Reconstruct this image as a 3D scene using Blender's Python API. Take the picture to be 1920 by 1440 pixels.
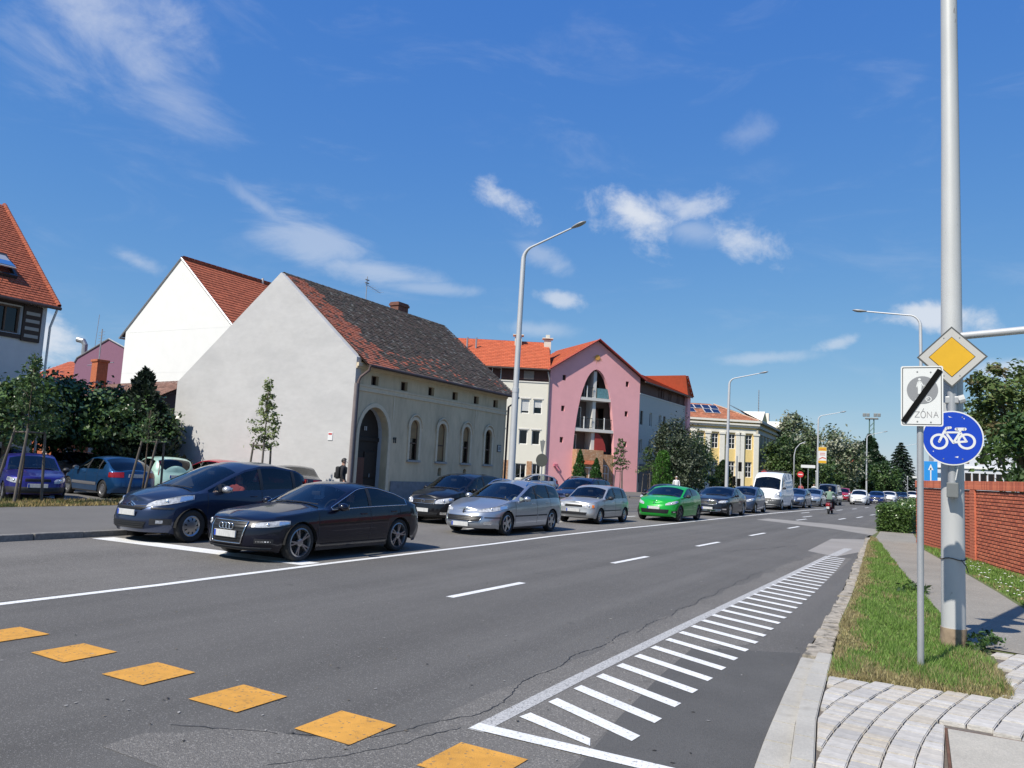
import bpy, bmesh, math, random
import numpy as np
from mathutils import Vector, Matrix, Quaternion
from mathutils.geometry import tessellate_polygon
rnd = random.Random(7)
nrg = np.random.default_rng(11)
R = math.radians
scene = bpy.context.scene
for _o in list(bpy.data.objects): bpy.data.objects.remove(_o, do_unlink=True)
COL = scene.collection

# ---------------------------------------------------------------- camera
CAM_H = 1.85
yaw, pitch, roll = R(29.69), R(6.115), R(3.07)
fwd = Vector((-math.sin(yaw)*math.cos(pitch), math.cos(yaw)*math.cos(pitch), math.sin(pitch)))
rgt = Vector((math.cos(yaw), math.sin(yaw), 0)); upv = rgt.cross(fwd)
r2 = rgt*math.cos(roll)+upv*math.sin(roll); u2 = upv*math.cos(roll)-rgt*math.sin(roll)
cd = bpy.data.cameras.new('camera'); cam = bpy.data.objects.new('camera', cd); COL.objects.link(cam)
cd.sensor_width = 36; cd.lens = 1464/1920*36; cd.clip_start = .1; cd.clip_end = 5000
cam.matrix_world = Matrix(((r2.x,u2.x,-fwd.x,0),(r2.y,u2.y,-fwd.y,0),(r2.z,u2.z,-fwd.z,CAM_H),(0,0,0,1)))
scene.camera = cam

# ---------------------------------------------------------------- sun, sky, exposure
SUN_EL, SHX, SHY = R(49), .214, .977          # shadows fall along (SHX, SHY)
sun_dir = Vector((-SHX*math.cos(SUN_EL), -SHY*math.cos(SUN_EL), math.sin(SUN_EL)))
sl = bpy.data.lights.new('sun', 'SUN'); sl.energy = 4.9; sl.angle = R(.53); sl.color = (1, .94, .84)
so = bpy.data.objects.new('sun', sl); COL.objects.link(so)
so.rotation_euler = sun_dir.to_track_quat('Z', 'Y').to_euler(); so.location = sun_dir*60
scene.view_settings.view_transform = 'Standard'; scene.view_settings.look = 'None'
scene.view_settings.gamma = 1; scene.view_settings.use_curve_mapping = False; scene.view_settings.exposure = EXPO = 0.25

world = bpy.data.worlds.new('World'); scene.world = world; world.use_nodes = True
wt = world.node_tree; wt.nodes.clear()
def WN(t, **k):
    n = wt.nodes.new(t)
    for a, b in k.items(): setattr(n, a, b)
    return n
def wmath(op, a, b=None, c=None, clamp=False):
    n = WN('ShaderNodeMath', operation=op, use_clamp=clamp)
    for i, v in enumerate((a, b, c)):
        if v is None: continue
        if isinstance(v, (int, float)): n.inputs[i].default_value = v
        else: wt.links.new(v, n.inputs[i])
    return n.outputs[0]
sky = WN('ShaderNodeTexSky', sky_type='NISHITA'); sky.sun_disc = False
sky.sun_elevation = SUN_EL; sky.sun_rotation = R(180)+math.atan2(SHX, SHY)
sky.altitude = 220; sky.air_density = 1.0; sky.dust_density = .2; sky.ozone_density = 1.6
tc = WN('ShaderNodeTexCoord'); sep = WN('ShaderNodeSeparateXYZ'); wt.links.new(tc.outputs['Generated'], sep.inputs[0])
az = wmath('ARCTAN2', sep.outputs[0], sep.outputs[1]); el = wmath('ARCSINE', sep.outputs[2])
comb = WN('ShaderNodeCombineXYZ'); wt.links.new(az, comb.inputs[0]); wt.links.new(el, comb.inputs[1])
def wnoise(scale, detail, rough, stretch=(1,1,1), rot=0, dist=0., off=0.):
    mp = WN('ShaderNodeMapping'); mp.inputs['Scale'].default_value = stretch; mp.inputs['Rotation'].default_value = (0,0,rot); mp.inputs['Location'].default_value = (off, off*.7, 0)
    wt.links.new(comb.outputs[0], mp.inputs[0])
    n = WN('ShaderNodeTexNoise'); n.inputs['Scale'].default_value = scale; n.inputs['Detail'].default_value = detail
    n.inputs['Roughness'].default_value = rough; n.inputs['Distortion'].default_value = dist
    wt.links.new(mp.outputs[0], n.inputs['Vector']); return n.outputs['Fac']
n_fine = wnoise(8, 10, .62, (1,1.5,1), R(-25), dist=.5); n_puff = wnoise(15, 10, .64, (1,1.25,1), dist=.25, off=3.1); n_streak = wnoise(5, 9, .63, (1,3.2,1), R(24), .6, 1.7)
def cloud(a, e, sa, se, rot, noise, gain, dens, soft=.55):
    """one cloud: centre azimuth/elevation, half sizes (deg), tilt, its noise, noise gain, density"""
    mp = WN('ShaderNodeMapping', vector_type='TEXTURE'); mp.inputs['Location'].default_value = (R(a), R(e), 0)
    mp.inputs['Rotation'].default_value = (0,0,R(rot)); mp.inputs['Scale'].default_value = (R(sa), R(se), 1)
    wt.links.new(comb.outputs[0], mp.inputs[0])
    ln = WN('ShaderNodeVectorMath', operation='LENGTH'); wt.links.new(mp.outputs[0], ln.inputs[0])
    m = wmath('SUBTRACT', 1, ln.outputs['Value'])
    v = wmath('MULTIPLY_ADD', wmath('SUBTRACT', noise, .5), gain, m)
    ss = WN('ShaderNodeMapRange', interpolation_type='SMOOTHSTEP'); ss.inputs[1].default_value = 0; ss.inputs[2].default_value = soft
    ss.inputs[3].default_value = 0; ss.inputs[4].default_value = dens
    wt.links.new(v, ss.inputs[0]); return ss.outputs[0]
CLOUDS = [(-60.5, 26.5, 9.5, 5.6, -32, n_fine, 2.2, .58, 1.3), (-54.5, 22.6, 6.5, 2.2, -16, n_streak, 2.0, .36, 1.2),
          (-44.5, 15.4, 7.5, 2.4, -18, n_streak, 2.8, .40, 1.1), (-40.5, 13.6, 6.5, 1.3, -6, n_fine, 2.6, .42, 1.0), (-36.5, 12.7, 6.0, .7, 0, n_fine, 2.0, .3, .9), (-48.5, 17.0, 3.5, .8, -30, n_fine, 2.2, .3, 1.),
          (-31.2, 19.4, 3.0, 1.5, -24, n_puff, 3.0, .7, 1.15), (-21.0, 18.5, 4.4, 2.2, -16, n_puff, 2.8, .85, 1.15), (-17.6, 19.2, 4.4, 1.5, 2, n_puff, 3.0, .6, 1.2), (-17.0, 17.6, 5.0, 1.2, -10, n_fine, 2.6, .3, 1.2),
          (-13.4, 16.9, 3.8, 1.7, -22, n_puff, 3.0, .7, 1.15), (-26.3, 12.4, 2.1, .8, -10, n_puff, 2.6, .6, .9), (-28.0, 10.2, 4.2, .9, 0, n_fine, 2.2, .32, .9), (-28.0, 15.5, 3.0, 1.2, -20, n_fine, 2.8, .3, .9),
          (-.8, 11.2, 4.6, 1.35, -4, n_puff, 2.4, .8, .8), (-61.0, 6.3, 3.2, 2.1, -18, n_puff, 2.2, .8, .8), (-56.0, 12.2, 2.6, .9, -16, n_fine, 2.2, .38, .9),
          (-6.8, 9.6, 1.7, .6, 18, n_puff, 2.6, .45, .9), (-11.5, 8.6, 4.0, .6, 5, n_fine, 2.3, .33, .9), (2.8, 7.6, 3.0, .9, 0, n_puff, 2.6, .55, .9), (-21, 6.0, 6.0, 1.4, 0, n_fine, 2.4, .28, 1.), (-13.2, 23.8, 3.2, 1.4, 10, n_fine, 2.6, .2, 1.1)]
cl = [cloud(*c) for c in CLOUDS]
tot = cl[0]
for c in cl[1:]: tot = wmath('MAXIMUM', tot, c)
veil = WN('ShaderNodeMapRange', interpolation_type='SMOOTHSTEP'); veil.inputs[1].default_value = .5; veil.inputs[2].default_value = .85; veil.inputs[4].default_value = .14
wt.links.new(n_streak, veil.inputs[0]); tot = wmath('MAXIMUM', tot, veil.outputs[0])
up_ = WN('ShaderNodeMapRange'); up_.inputs[1].default_value = -.01; up_.inputs[2].default_value = .03; wt.links.new(el, up_.inputs[0])
tot = wmath('MULTIPLY', tot, up_.outputs[0])
sc_ = WN('ShaderNodeSeparateColor'); wt.links.new(sky.outputs[0], sc_.inputs[0]); cc_ = WN('ShaderNodeCombineColor')
for i, (g_, k_) in enumerate(((1.0,.53),(.67,.625),(.2,.785))):       # film response of the sky, per channel
    wt.links.new(wmath('MULTIPLY', wmath('POWER', wmath('MULTIPLY', sc_.outputs[i], .131), g_), k_/.131), cc_.inputs[i])
mixc = WN('ShaderNodeMix', data_type='RGBA'); wt.links.new(tot, mixc.inputs[0]); wt.links.new(cc_.outputs[0], mixc.inputs[6]); mixc.inputs[7].default_value = (6.6, 6.9, 7.4, 1)
bg = WN('ShaderNodeBackground'); bg.inputs[1].default_value = .10; wt.links.new(mixc.outputs[2], bg.inputs[0])
wo = WN('ShaderNodeOutputWorld'); wt.links.new(bg.outputs[0], wo.inputs[0])

# ---------------------------------------------------------------- materials
MATS = {}
def mat(name, col=(.5,.5,.5), rough=.7, metal=0., var=0., vscale=4., bump=0., bscale=60., coat=0., attr=False, spec=.5, stain=None, var2=0., v2scale=.6, trans=0., emit=0., alpha=1., space='Object', stretch=(1,1,1), streak=None, speck=None):
    if name in MATS: return MATS[name]
    m = bpy.data.materials.new(name); m.use_nodes = True; t = m.node_tree; L = t.links.new
    b = t.nodes['Principled BSDF']; b.inputs['Roughness'].default_value = rough; b.inputs['Metallic'].default_value = metal
    b.inputs['Specular IOR Level'].default_value = spec; b.inputs['Base Color'].default_value = (*col, 1)
    if coat: b.inputs['Coat Weight'].default_value = coat; b.inputs['Coat Roughness'].default_value = .03
    tcn = t.nodes.new('ShaderNodeTexCoord'); mp = t.nodes.new('ShaderNodeMapping'); mp.inputs['Scale'].default_value = stretch
    L(tcn.outputs[space], mp.inputs[0]); vec = mp.outputs[0]
    cur = None
    if attr:
        a = t.nodes.new('ShaderNodeAttribute'); a.attribute_name = 'Col'; cur = a.outputs['Color']
    else:
        rgb = t.nodes.new('ShaderNodeRGB'); rgb.outputs[0].default_value = (*col, 1); cur = rgb.outputs[0]
    def vary(cur, amt, sc, det=6, rg=.6):
        n = t.nodes.new('ShaderNodeTexNoise'); n.inputs['Scale'].default_value = sc; n.inputs['Detail'].default_value = det; n.inputs['Roughness'].default_value = rg; L(vec, n.inputs['Vector'])
        mr = t.nodes.new('ShaderNodeMapRange'); mr.inputs[1].default_value = .25; mr.inputs[2].default_value = .75; mr.inputs[3].default_value = 1-amt; mr.inputs[4].default_value = 1+amt; mr.clamp = True
        L(n.outputs['Fac'], mr.inputs[0])
        mx = t.nodes.new('ShaderNodeVectorMath'); mx.operation = 'SCALE'; L(cur, mx.inputs[0]); L(mr.outputs[0], mx.inputs['Scale']); return mx.outputs[0]
    if var: cur = vary(cur, var, vscale)
    if var2: cur = vary(cur, var2, v2scale, 4)
    if streak:  # (amount, scale, axis stretch): long wear bands
        m2 = t.nodes.new('ShaderNodeMapping'); m2.inputs['Scale'].default_value = streak[2]; L(tcn.outputs[space], m2.inputs[0]); keep = vec; vec = m2.outputs[0]; cur = vary(cur, streak[0], streak[1], 3); vec = keep
    if speck:   # (colour, scale, threshold, strength): pale stones showing
        n = t.nodes.new('ShaderNodeTexVoronoi'); n.inputs['Scale'].default_value = speck[1]; L(tcn.outputs[space], n.inputs['Vector'])
        w_ = t.nodes.new('ShaderNodeTexWhiteNoise'); L(n.outputs['Position'], w_.inputs['Vector'])
        mr = t.nodes.new('ShaderNodeMapRange'); mr.inputs[1].default_value = speck[2]; mr.inputs[2].default_value = min(1, speck[2]+.05); mr.inputs[4].default_value = speck[3]; L(w_.outputs['Value'], mr.inputs[0])
        mx = t.nodes.new('ShaderNodeMix'); mx.data_type = 'RGBA'; L(mr.outputs[0], mx.inputs[0]); L(cur, mx.inputs[6]); mx.inputs[7].default_value = (*speck[0], 1); cur = mx.outputs[2]
    if stain:   # (colour, scale, lo, hi, strength)
        n = t.nodes.new('ShaderNodeTexNoise'); n.inputs['Scale'].default_value = stain[1]; n.inputs['Detail'].default_value = 8; n.inputs['Roughness'].default_value = .65; L(vec, n.inputs['Vector'])
        mr = t.nodes.new('ShaderNodeMapRange'); mr.inputs[1].default_value = stain[2]; mr.inputs[2].default_value = stain[3]; mr.inputs[4].default_value = stain[4]; L(n.outputs['Fac'], mr.inputs[0])
        mx = t.nodes.new('ShaderNodeMix'); mx.data_type = 'RGBA'; L(mr.outputs[0], mx.inputs[0]); L(cur, mx.inputs[6]); mx.inputs[7].default_value = (*stain[0], 1); cur = mx.outputs[2]
    L(cur, b.inputs['Base Color'])
    if bump:
        n = t.nodes.new('ShaderNodeTexNoise'); n.inputs['Scale'].default_value = bscale; n.inputs['Detail'].default_value = 5; L(vec, n.inputs['Vector'])
        bp = t.nodes.new('ShaderNodeBump'); bp.inputs['Strength'].default_value = bump; bp.inputs['Distance'].default_value = .02; L(n.outputs['Fac'], bp.inputs['Height']); L(bp.outputs[0], b.inputs['Normal'])
    if trans:   # leaf translucency
        tr = t.nodes.new('ShaderNodeBsdfTranslucent'); L(cur, tr.inputs[0]); ms = t.nodes.new('ShaderNodeMixShader'); ms.inputs[0].default_value = trans
        out = t.nodes['Material Output']; L(b.outputs[0], ms.inputs[1]); L(tr.outputs[0], ms.inputs[2]); L(ms.outputs[0], out.inputs[0])
    if emit: b.inputs['Emission Color'].default_value = (*col, 1); b.inputs['Emission Strength'].default_value = emit
    MATS[name] = m; return m
def glass(name, tint=(.25,.28,.3), refl=1.0, rough=.02, ior=1.5):
    """thin tinted pane: see-through by its tint, mirror by Fresnel"""
    if name in MATS: return MATS[name]
    m = bpy.data.materials.new(name); m.use_nodes = True; t = m.node_tree; t.nodes.remove(t.nodes['Principled BSDF']); out = t.nodes['Material Output']
    tr = t.nodes.new('ShaderNodeBsdfTransparent'); tr.inputs[0].default_value = (*tint, 1)
    gl = t.nodes.new('ShaderNodeBsdfGlossy'); gl.inputs['Roughness'].default_value = rough; gl.inputs[0].default_value = (refl,refl,refl,1)
    fr = t.nodes.new('ShaderNodeFresnel'); fr.inputs[0].default_value = ior
    ad = t.nodes.new('ShaderNodeMath'); ad.operation = 'MULTIPLY_ADD'; ad.inputs[1].default_value = 1.15; ad.inputs[2].default_value = .0; ad.use_clamp = True
    mx = t.nodes.new('ShaderNodeMixShader'); t.links.new(fr.outputs[0], ad.inputs[0]); t.links.new(ad.outputs[0], mx.inputs[0]); t.links.new(tr.outputs[0], mx.inputs[1]); t.links.new(gl.outputs[0], mx.inputs[2]); t.links.new(mx.outputs[0], out.inputs[0])
    MATS[name] = m; return m

# ---------------------------------------------------------------- mesh helpers
def mkobj(name, me, parent=None, m=None):
    o = bpy.data.objects.new(name, me); COL.objects.link(o)
    if m is not None and me is not None and not me.materials: me.materials.append(m)
    if parent is not None: o.parent = parent
    return o
def tag(o, label=None, cat=None, group=None, kind=None):
    for k, v in (('label', label), ('category', cat), ('group', group), ('kind', kind)):
        if v: o[k] = v
    return o
def thing(name, label, cat, loc=(0,0,0), rz=0., group=None):
    o = bpy.data.objects.new(name, None); COL.objects.link(o); o.empty_display_size = .2
    o.location = loc; o.rotation_euler = (0,0,rz); return tag(o, label, cat, group)
def frame(x, y, a):           # location + rotation of a facade whose local x runs a degrees right of north
    return (x, y, 0), R(90-a)
class MB:
    def __init__(s): s.v = []; s.f = []; s.c = []; s.n = 0
    def add(s, vs, fs, col=None):
        o = len(s.v); s.v += [tuple(p) for p in vs]; s.f += [tuple(i+o for i in f) for f in fs]
        s.c += [col]*len(fs); return s
    def quad(s, a, b, c, d, col=None): return s.add((a,b,c,d), ((0,1,2,3),), col)
    def box(s, x0, x1, y0, y1, z0, z1, col=None):
        return s.add([(x0,y0,z0),(x1,y0,z0),(x1,y1,z0),(x0,y1,z0),(x0,y0,z1),(x1,y0,z1),(x1,y1,z1),(x0,y1,z1)],
                     ((3,2,1,0),(4,5,6,7),(0,1,5,4),(1,2,6,5),(2,3,7,6),(3,0,4,7)), col)
    def bbox(s, x0, x1, y0, y1, z0, z1, b=.01, col=None):     # box with bevelled edges
        bm = bmesh.new(); bmesh.ops.create_cube(bm, size=1)
        for v in bm.verts: v.co = ((x0+x1)/2+v.co.x*(x1-x0), (y0+y1)/2+v.co.y*(y1-y0), (z0+z1)/2+v.co.z*(z1-z0))
        bmesh.ops.bevel(bm, geom=bm.edges[:], offset=b, segments=2, affect='EDGES', profile=.6); s.bm(bm, col); return s
    def bm(s, bm, col=None):
        bm.verts.index_update(); s.add([v.co[:] for v in bm.verts], [[v.index for v in f.verts] for f in bm.faces], col); bm.free()
    def tube(s, pts, rad, n=10, col=None, cap=True):
        pts = [Vector(p) for p in pts]; rs = rad if isinstance(rad, (list, tuple)) else [rad]*len(pts)
        o = len(s.v); prev = None
        for i, p in enumerate(pts):
            d = (pts[min(i+1,len(pts)-1)]-pts[max(i-1,0)]).normalized()
            if prev is None: a = d.orthogonal().normalized()
            else: a = (prev-d*prev.dot(d)).normalized()
            prev = a; b = d.cross(a)
            for k in range(n):
                t = 2*math.pi*k/n; s.v.append(tuple(p+(a*math.cos(t)+b*math.sin(t))*rs[i]))
        fs = [(o+i*n+k, o+i*n+(k+1)%n, o+(i+1)*n+(k+1)%n, o+(i+1)*n+k) for i in range(len(pts)-1) for k in range(n)]
        if cap: fs += [tuple(o+k for k in range(n))[::-1], tuple(o+(len(pts)-1)*n+k for k in range(n))]
        s.f += fs; s.c += [col]*len(fs); return s
    def lathe(s, prof, n=24, axis='z', org=(0,0,0), col=None):   # prof: (r, h)
        o = len(s.v)
        for r, h in prof:
            for k in range(n):
                t = 2*math.pi*k/n; c_, s_ = r*math.cos(t), r*math.sin(t)
                p = (c_, s_, h) if axis == 'z' else (c_, h, s_) if axis == 'y' else (h, c_, s_)
                s.v.append((p[0]+org[0], p[1]+org[1], p[2]+org[2]))
        fs = [(o+i*n+k, o+i*n+(k+1)%n, o+(i+1)*n+(k+1)%n, o+(i+1)*n+k) for i in range(len(prof)-1) for k in range(n)]
        s.f += fs; s.c += [col]*len(fs); return s
    def poly(s, pts, z, col=None):           # flat polygon (any outline) at height z
        tr = tessellate_polygon([[Vector((p[0],p[1],0)) for p in pts]])
        fs = []
        for t in tr:
            a,b,c = (Vector(pts[i]) for i in t); up = (b-a).cross(c-a) if len(a)==3 else (b.x-a.x)*(c.y-a.y)-(b.y-a.y)*(c.x-a.x)
            fs.append(t if up > 0 else t[::-1])
        return s.add([(p[0],p[1],z) for p in pts], fs, col)
    def mesh(s, name, smooth=False, angle=None, recalc=False):
        me = bpy.data.meshes.new(name); me.from_pydata(s.v, [], s.f)
        if any(c is not None for c in s.c):
            a = me.attributes.new('Col', 'FLOAT_COLOR', 'FACE')
            a.data.foreach_set('color', np.array([(*(c or (1,1,1)), 1) for c in s.c], dtype=np.float32).ravel())
        if recalc:
            bm = bmesh.new(); bm.from_mesh(me); bmesh.ops.recalc_face_normals(bm, faces=bm.faces[:]); bm.to_mesh(me); bm.free()
        if smooth or angle:
            me.polygons.foreach_set('use_smooth', [True]*len(me.polygons))
            if angle: me.set_sharp_from_angle(angle=R(angle))
        me.update(); return me
    def build(s, name, m, parent=None, smooth=False, angle=None, recalc=False):
        return mkobj(name, s.mesh(name, smooth, angle, recalc), parent, m)
def struct(o): o['kind'] = 'structure'; return o
def copy_tree(o, parent=None):
    c = o.copy(); COL.objects.link(c); c.parent = parent
    for ch in list(o.children): copy_tree(ch, c)
    return c
def lerp(a, b, t): return a+(b-a)*t
def pw(pts, x):               # piecewise linear
    if x <= pts[0][0]: return pts[0][1]
    for (a, b), (c, d) in zip(pts, pts[1:]):
        if x <= c: return b+(d-b)*(x-a)/(c-a) if c > a else d
    return pts[-1][1]
def offset_line(pts, d):      # shift a plan polyline sideways (left is +)
    out = []
    for i, p in enumerate(pts):
        a = Vector(pts[max(i-1,0)]); b = Vector(pts[min(i+1,len(pts)-1)]); t = (b-a).normalized(); out.append((p[0]-t.y*d, p[1]+t.x*d))
    return out
def resample(pts, step):
    out = [tuple(pts[0])]; acc = 0
    for a, b in zip(pts, pts[1:]):
        n = max(1, int(round(math.dist(a, b)/step)))
        for k in range(1, n+1): out.append((lerp(a[0],b[0],k/n), lerp(a[1],b[1],k/n)))
    return out
def strip(mb, pts, w, z, z2=None):   # painted ribbon along a plan polyline
    l = offset_line(pts, w/2); r = offset_line(pts, -w/2)
    for i in range(len(pts)-1): mb.quad((*r[i],z), (*r[i+1],z), (*l[i+1],z), (*l[i],z))
    return mb
def sh(y):                    # the far road bends to the right
    return 0 if y < 40 else .0015*(y-40)**2 if y < 60 else .6+.06*(y-60)
# ================================================================ the ground, roads and markings
asph = mat('asphalt', (.118,.113,.105), .86, var=.28, vscale=75, var2=.10, v2scale=.45, bump=.6, bscale=170, spec=.3, streak=(.24,1.1,(1,.02,1)), speck=((.30,.29,.27),120,.9,.5), stain=((.062,.06,.058), 1.6, .64, .74, .55))
asph_old = mat('asphalt_old', (.155,.147,.135), .9, var=.35, vscale=60, var2=.14, v2scale=.6, bump=.7, bscale=120, spec=.25, streak=(.14,1.0,(1,.03,1)), speck=((.34,.32,.29),95,.85,.55), stain=((.07,.066,.06), 2.2, .62, .74, .6))
asph_new = mat('asphalt_patch', (.10,.098,.094), .9, var=.3, vscale=110, var2=.12, v2scale=1.2, bump=.5, bscale=160, spec=.25)
asph_walk = mat('asphalt_pavement', (.14,.135,.128), .9, var=.2, vscale=60, var2=.12, v2scale=.7, bump=.4, bscale=120, spec=.3)
asph_path = mat('asphalt_path', (.27,.25,.215), .92, speck=((.42,.39,.33),45,.9,.5), var=.35, vscale=90, var2=.12, v2scale=.9, bump=.6, bscale=120, spec=.25)
conc = mat('concrete', (.40,.38,.335), .9, var=.12, vscale=40, var2=.14, v2scale=1.5, bump=.35, bscale=90, stain=((.22,.2,.17), 5, .56, .75, .6))
conc_band = mat('concrete_band', (.27,.255,.235), .9, var=.2, vscale=30, var2=.12, bump=.3, bscale=80)
conc_dark = mat('kerb_dark', (.19,.18,.165), .92, var=.3, vscale=18, var2=.2, v2scale=2, bump=.6, bscale=50)
soil = mat('dry_soil', (.16,.14,.085), .95, var=.4, vscale=9, var2=.3, v2scale=1.2, bump=.6, bscale=40)
turf = mat('turf', (.10,.12,.04), .95, var=.4, vscale=14, var2=.3, v2scale=1., bump=.6, bscale=60, stain=((.22,.19,.09), 1.6, .5, .7, .8))
paint = mat('road_paint', (.72,.72,.70), .7, var=.12, vscale=40, bump=.3, bscale=150, stain=((.2,.195,.19), 42, .57, .66, .85), var2=.08, v2scale=1.5)
paint_worn = mat('worn_paint', (.46,.455,.44), .8, var=.2, vscale=30, bump=.4, bscale=150, stain=((.13,.13,.13), 60, .50, .62, .9))
paint_y = mat('yellow_paint', (.58,.285,.045), .8, var=.14, vscale=9, bump=.4, bscale=150, stain=((.20,.12,.05), 13, .58, .72, .8), var2=.16, v2scale=1.7, speck=((.14,.12,.09),70,.94,.8))

# one sheet to the horizon
struct(MB().add([(-1500,-1500,-.06),(1500,-1500,-.06),(1500,1500,-.06),(-1500,1500,-.06)], ((0,1,2,3),)).build('ground', turf))
LK = -15.2                                     # left kerb face
gut = [(-.9,3),(-1.02,4.5),(-1.13,5.45),(-1.2,6.16),(-1.32,7.68),(-1.44,9.3),(-1.5,10.99),(-1.64,13.6),(-1.87,17.3),(-2.18,21.8),(-2.57,28.1),(-2.85,32),(-2.9,38)]
gut += [(-2.6+sh(y), y) for y in (44,52,60,80,120,180,320)]
lk = [(LK,-25),(LK,36),(-15.9,38.6),(-18,40),(-75,40)]
lk2 = [(-75,58),(-19,58),(-16.4,59.2),(-15.4,61.5)]+[(-15.2+sh(y), y) for y in (66,80,120,180,320)]
# the carriageway as a grid so its texture stays even
road = MB().poly([(-.6,-25)]+gut+list(reversed(lk2))+list(reversed(lk)), 0).build('road', asph); struct(road)
# ---- worn surface courses and markings (parts of the road)
Z1 = .004
def ragged(pts, amp, step=.35): return [(a+rnd.uniform(-amp,amp), b+rnd.uniform(-amp,amp)*.3) for a, b in resample(pts, step)]
MB().poly([(LK+.01,-20),(-9.58,-20),(-9.58,5),(-9.6,9),(-9.75,14),(-9.95,19),(-9.98,24),(-9.8,30),(-9.6,42),(LK+.01,36)], .0012).build('surface_course', asph_old, road)
MB().poly(ragged([(-3.25,4.2),(-3.3,8),(-3.35,13),(-3.3,19),(-3.2,23)], .07)+[(-2.3,22),(-2.1,14),(-2.05,9.3),(-2.5,8.7),(-2.4,7.3),(-2.24,5.9),(-2.06,4.2)], .0012).build('surface_course', asph_old, road)
MB().poly(ragged([(-4.6,3.5),(-4.2,4.0),(-3.7,4.1),(-3.3,4.6)], .06, .2)+[(-2.06,4.6),(-2.05,3.2),(-4.6,3.2)], .0024).build('surface_course', asph_old, road)
sol = [(-9.45,-12),(-9.45,5.1),(-9.47,7.2),(-9.52,8.1),(-9.62,10.75),(-9.7,16.4),(-9.84,19.8),(-9.86,23.8),(-9.72,28.3),(-9.62,35.7),(-9.5,42.4),(-9.3,50),(-8.9,60),(-8.6,64)]
strip(MB(), sol, .14, Z1).build('solid_line', paint, road)
for y0, y1, x0, x1 in ((9.38,11.45,-6.17,-6.13),(15.4,17.4,-6.16,-6.12),(21.3,23.4,-6.1,-6.05),(27.3,29.4,-6.02,-5.96),(33.6,35.7,-5.9,-5.83),(46.3,48.6,-5.5,-5.42),(50.8,53.2,-5.05,-4.95),(57,59.2,-4.85,-4.72)):
    strip(MB(), [(x0,y0),(x1,y1)], .13, Z1).build('lane_dash', paint, road)
for x, y in ((-8.35,52),(-7.6,62.8),(-7.2,69),(-6.9,76),(-5.0,66),(-4.4,74),(-3.6,86),(-6.2,88),(-5.4,100),(-7.3,46),(-6.9,41.5)):
    strip(MB(), [(x,y),(x+.12,y+2.3)], .13, Z1).build('lane_dash', paint, road)
for y0 in (19.5,25.5,31.5,37.5): strip(MB(), [(-12.4,y0),(-12.4,y0+2)], .12, Z1).build('lane_dash', paint, road)
MB().poly([(-15.0,9.72),(-9.75,10.15),(-9.75,10.62),(-15.0,10.2)], Z1).build('stop_line', paint, road)
strip(MB(), resample([(-2.94,4.9),(-2.96,6.7),(-2.95,10),(-2.9,16),(-2.88,22.2)], .6), .13, Z1).build('edge_line', paint_worn, road)
cx = [-7.1+1.055*k for k in range(-6, 6)]
for k, x in enumerate(cx):
    MB().poly([(x+rnd.uniform(-.012,.012),4.14+rnd.uniform(-.012,.012)),(x+.5+rnd.uniform(-.012,.012),4.14),(x+.5,4.64),(x+rnd.uniform(-.012,.012),4.64+rnd.uniform(-.012,.012))], Z1*2).build('crossing_square', paint_y, road)
# newer asphalt strip beside the gutter, old joint
MB().poly([(-2.0,-10),(-2.05,4.6),(-2.24,5.86),(-2.4,7.33),(-2.5,8.68),(-1.48,9.28)]+[p for p in reversed(gut) if p[1] < 9.2]+[(-.6,-10)], .0034).build('asphalt_patch', asph_new, road)
# hatching
hz = lambda y: pw([(5,-1.96),(10,-1.99),(15,-2.1),(19,-2.26),(22.3,-2.45)], y)
MB().poly([(-2.84,5.36),(-2.16,5.12),(-2.22,5.26),(-2.82,5.50)], Z1*2).build('hatch_stripe', paint, road)
for k in range(33):                       # bars slope back towards the kerb
    y = 5.90+.5*k; xr = hz(y); xl = pw([(5,-2.83),(12,-2.89),(22,-2.86)], y); j = rnd.uniform(-.012,.012); f = (xr-xl)/.87*.44
    if xr-xl < .12 or y > 22.2: break
    MB().poly([(xl,y-.075+j),(xr,y-f-.075+j),(xr+.01,y-f+.07+j),(xl+.01,y+.07+j)], Z1*2).build('hatch_stripe', paint, road)
strip(MB(), [(-3.0,4.98),(-2.3,5.0),(-1.2,5.03)], .14, Z1*2).build('hatch_end_line', paint, road)
# pale concrete band across the road and the worn patch by the kerb
MB().poly([(-8.3,38.9),(-8.2,41.1),(-5.2,40.2),(-2.85,38.6),(-2.75,33.4),(-4.6,36.2)], .0022).build('concrete_band', conc_band, road)
MB().poly([(-3.55,23.2),(-3.72,29.4),(-2.72,30.6),(-2.34,24.6),(-2.7,22.2)], .0022).build('worn_patch', conc_band, road)
strip(MB(), [(-2.8,22.3),(-2.75,25.5)], .22, Z1).build('edge_line', paint_worn, road)
# dark crack lines and tar seams in the near carriageway
tar = mat('tar_seam', (.03,.03,.03), .7)
def crack(pts, w=.02):
    p = resample(pts, .05); ph = rnd.uniform(0,6); q = [(a+rnd.uniform(-.012,.012)+.035*math.sin(b*5+ph), b+rnd.uniform(-.012,.012)) for a, b in p]
    mb = MB()
    l = [offset_line(q, rnd.uniform(.15,.6)*w)[i] for i in range(len(q))]; r_ = [offset_line(q, -rnd.uniform(.15,.6)*w)[i] for i in range(len(q))]
    for i in range(len(q)-1):
        if rnd.random() < .97: mb.quad((*r_[i],.0043), (*r_[i+1],.0043), (*l[i+1],.0043), (*l[i],.0043))
    mb.build('crack', tar, road)
crack([(-4.6,3.7),(-3.9,4.05),(-3.45,4.35),(-3.1,5.2),(-3.3,6.6),(-3.35,9)], .011); crack([(-3.6,3.6),(-3.15,4.4),(-3.05,4.9)], .010)
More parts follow.
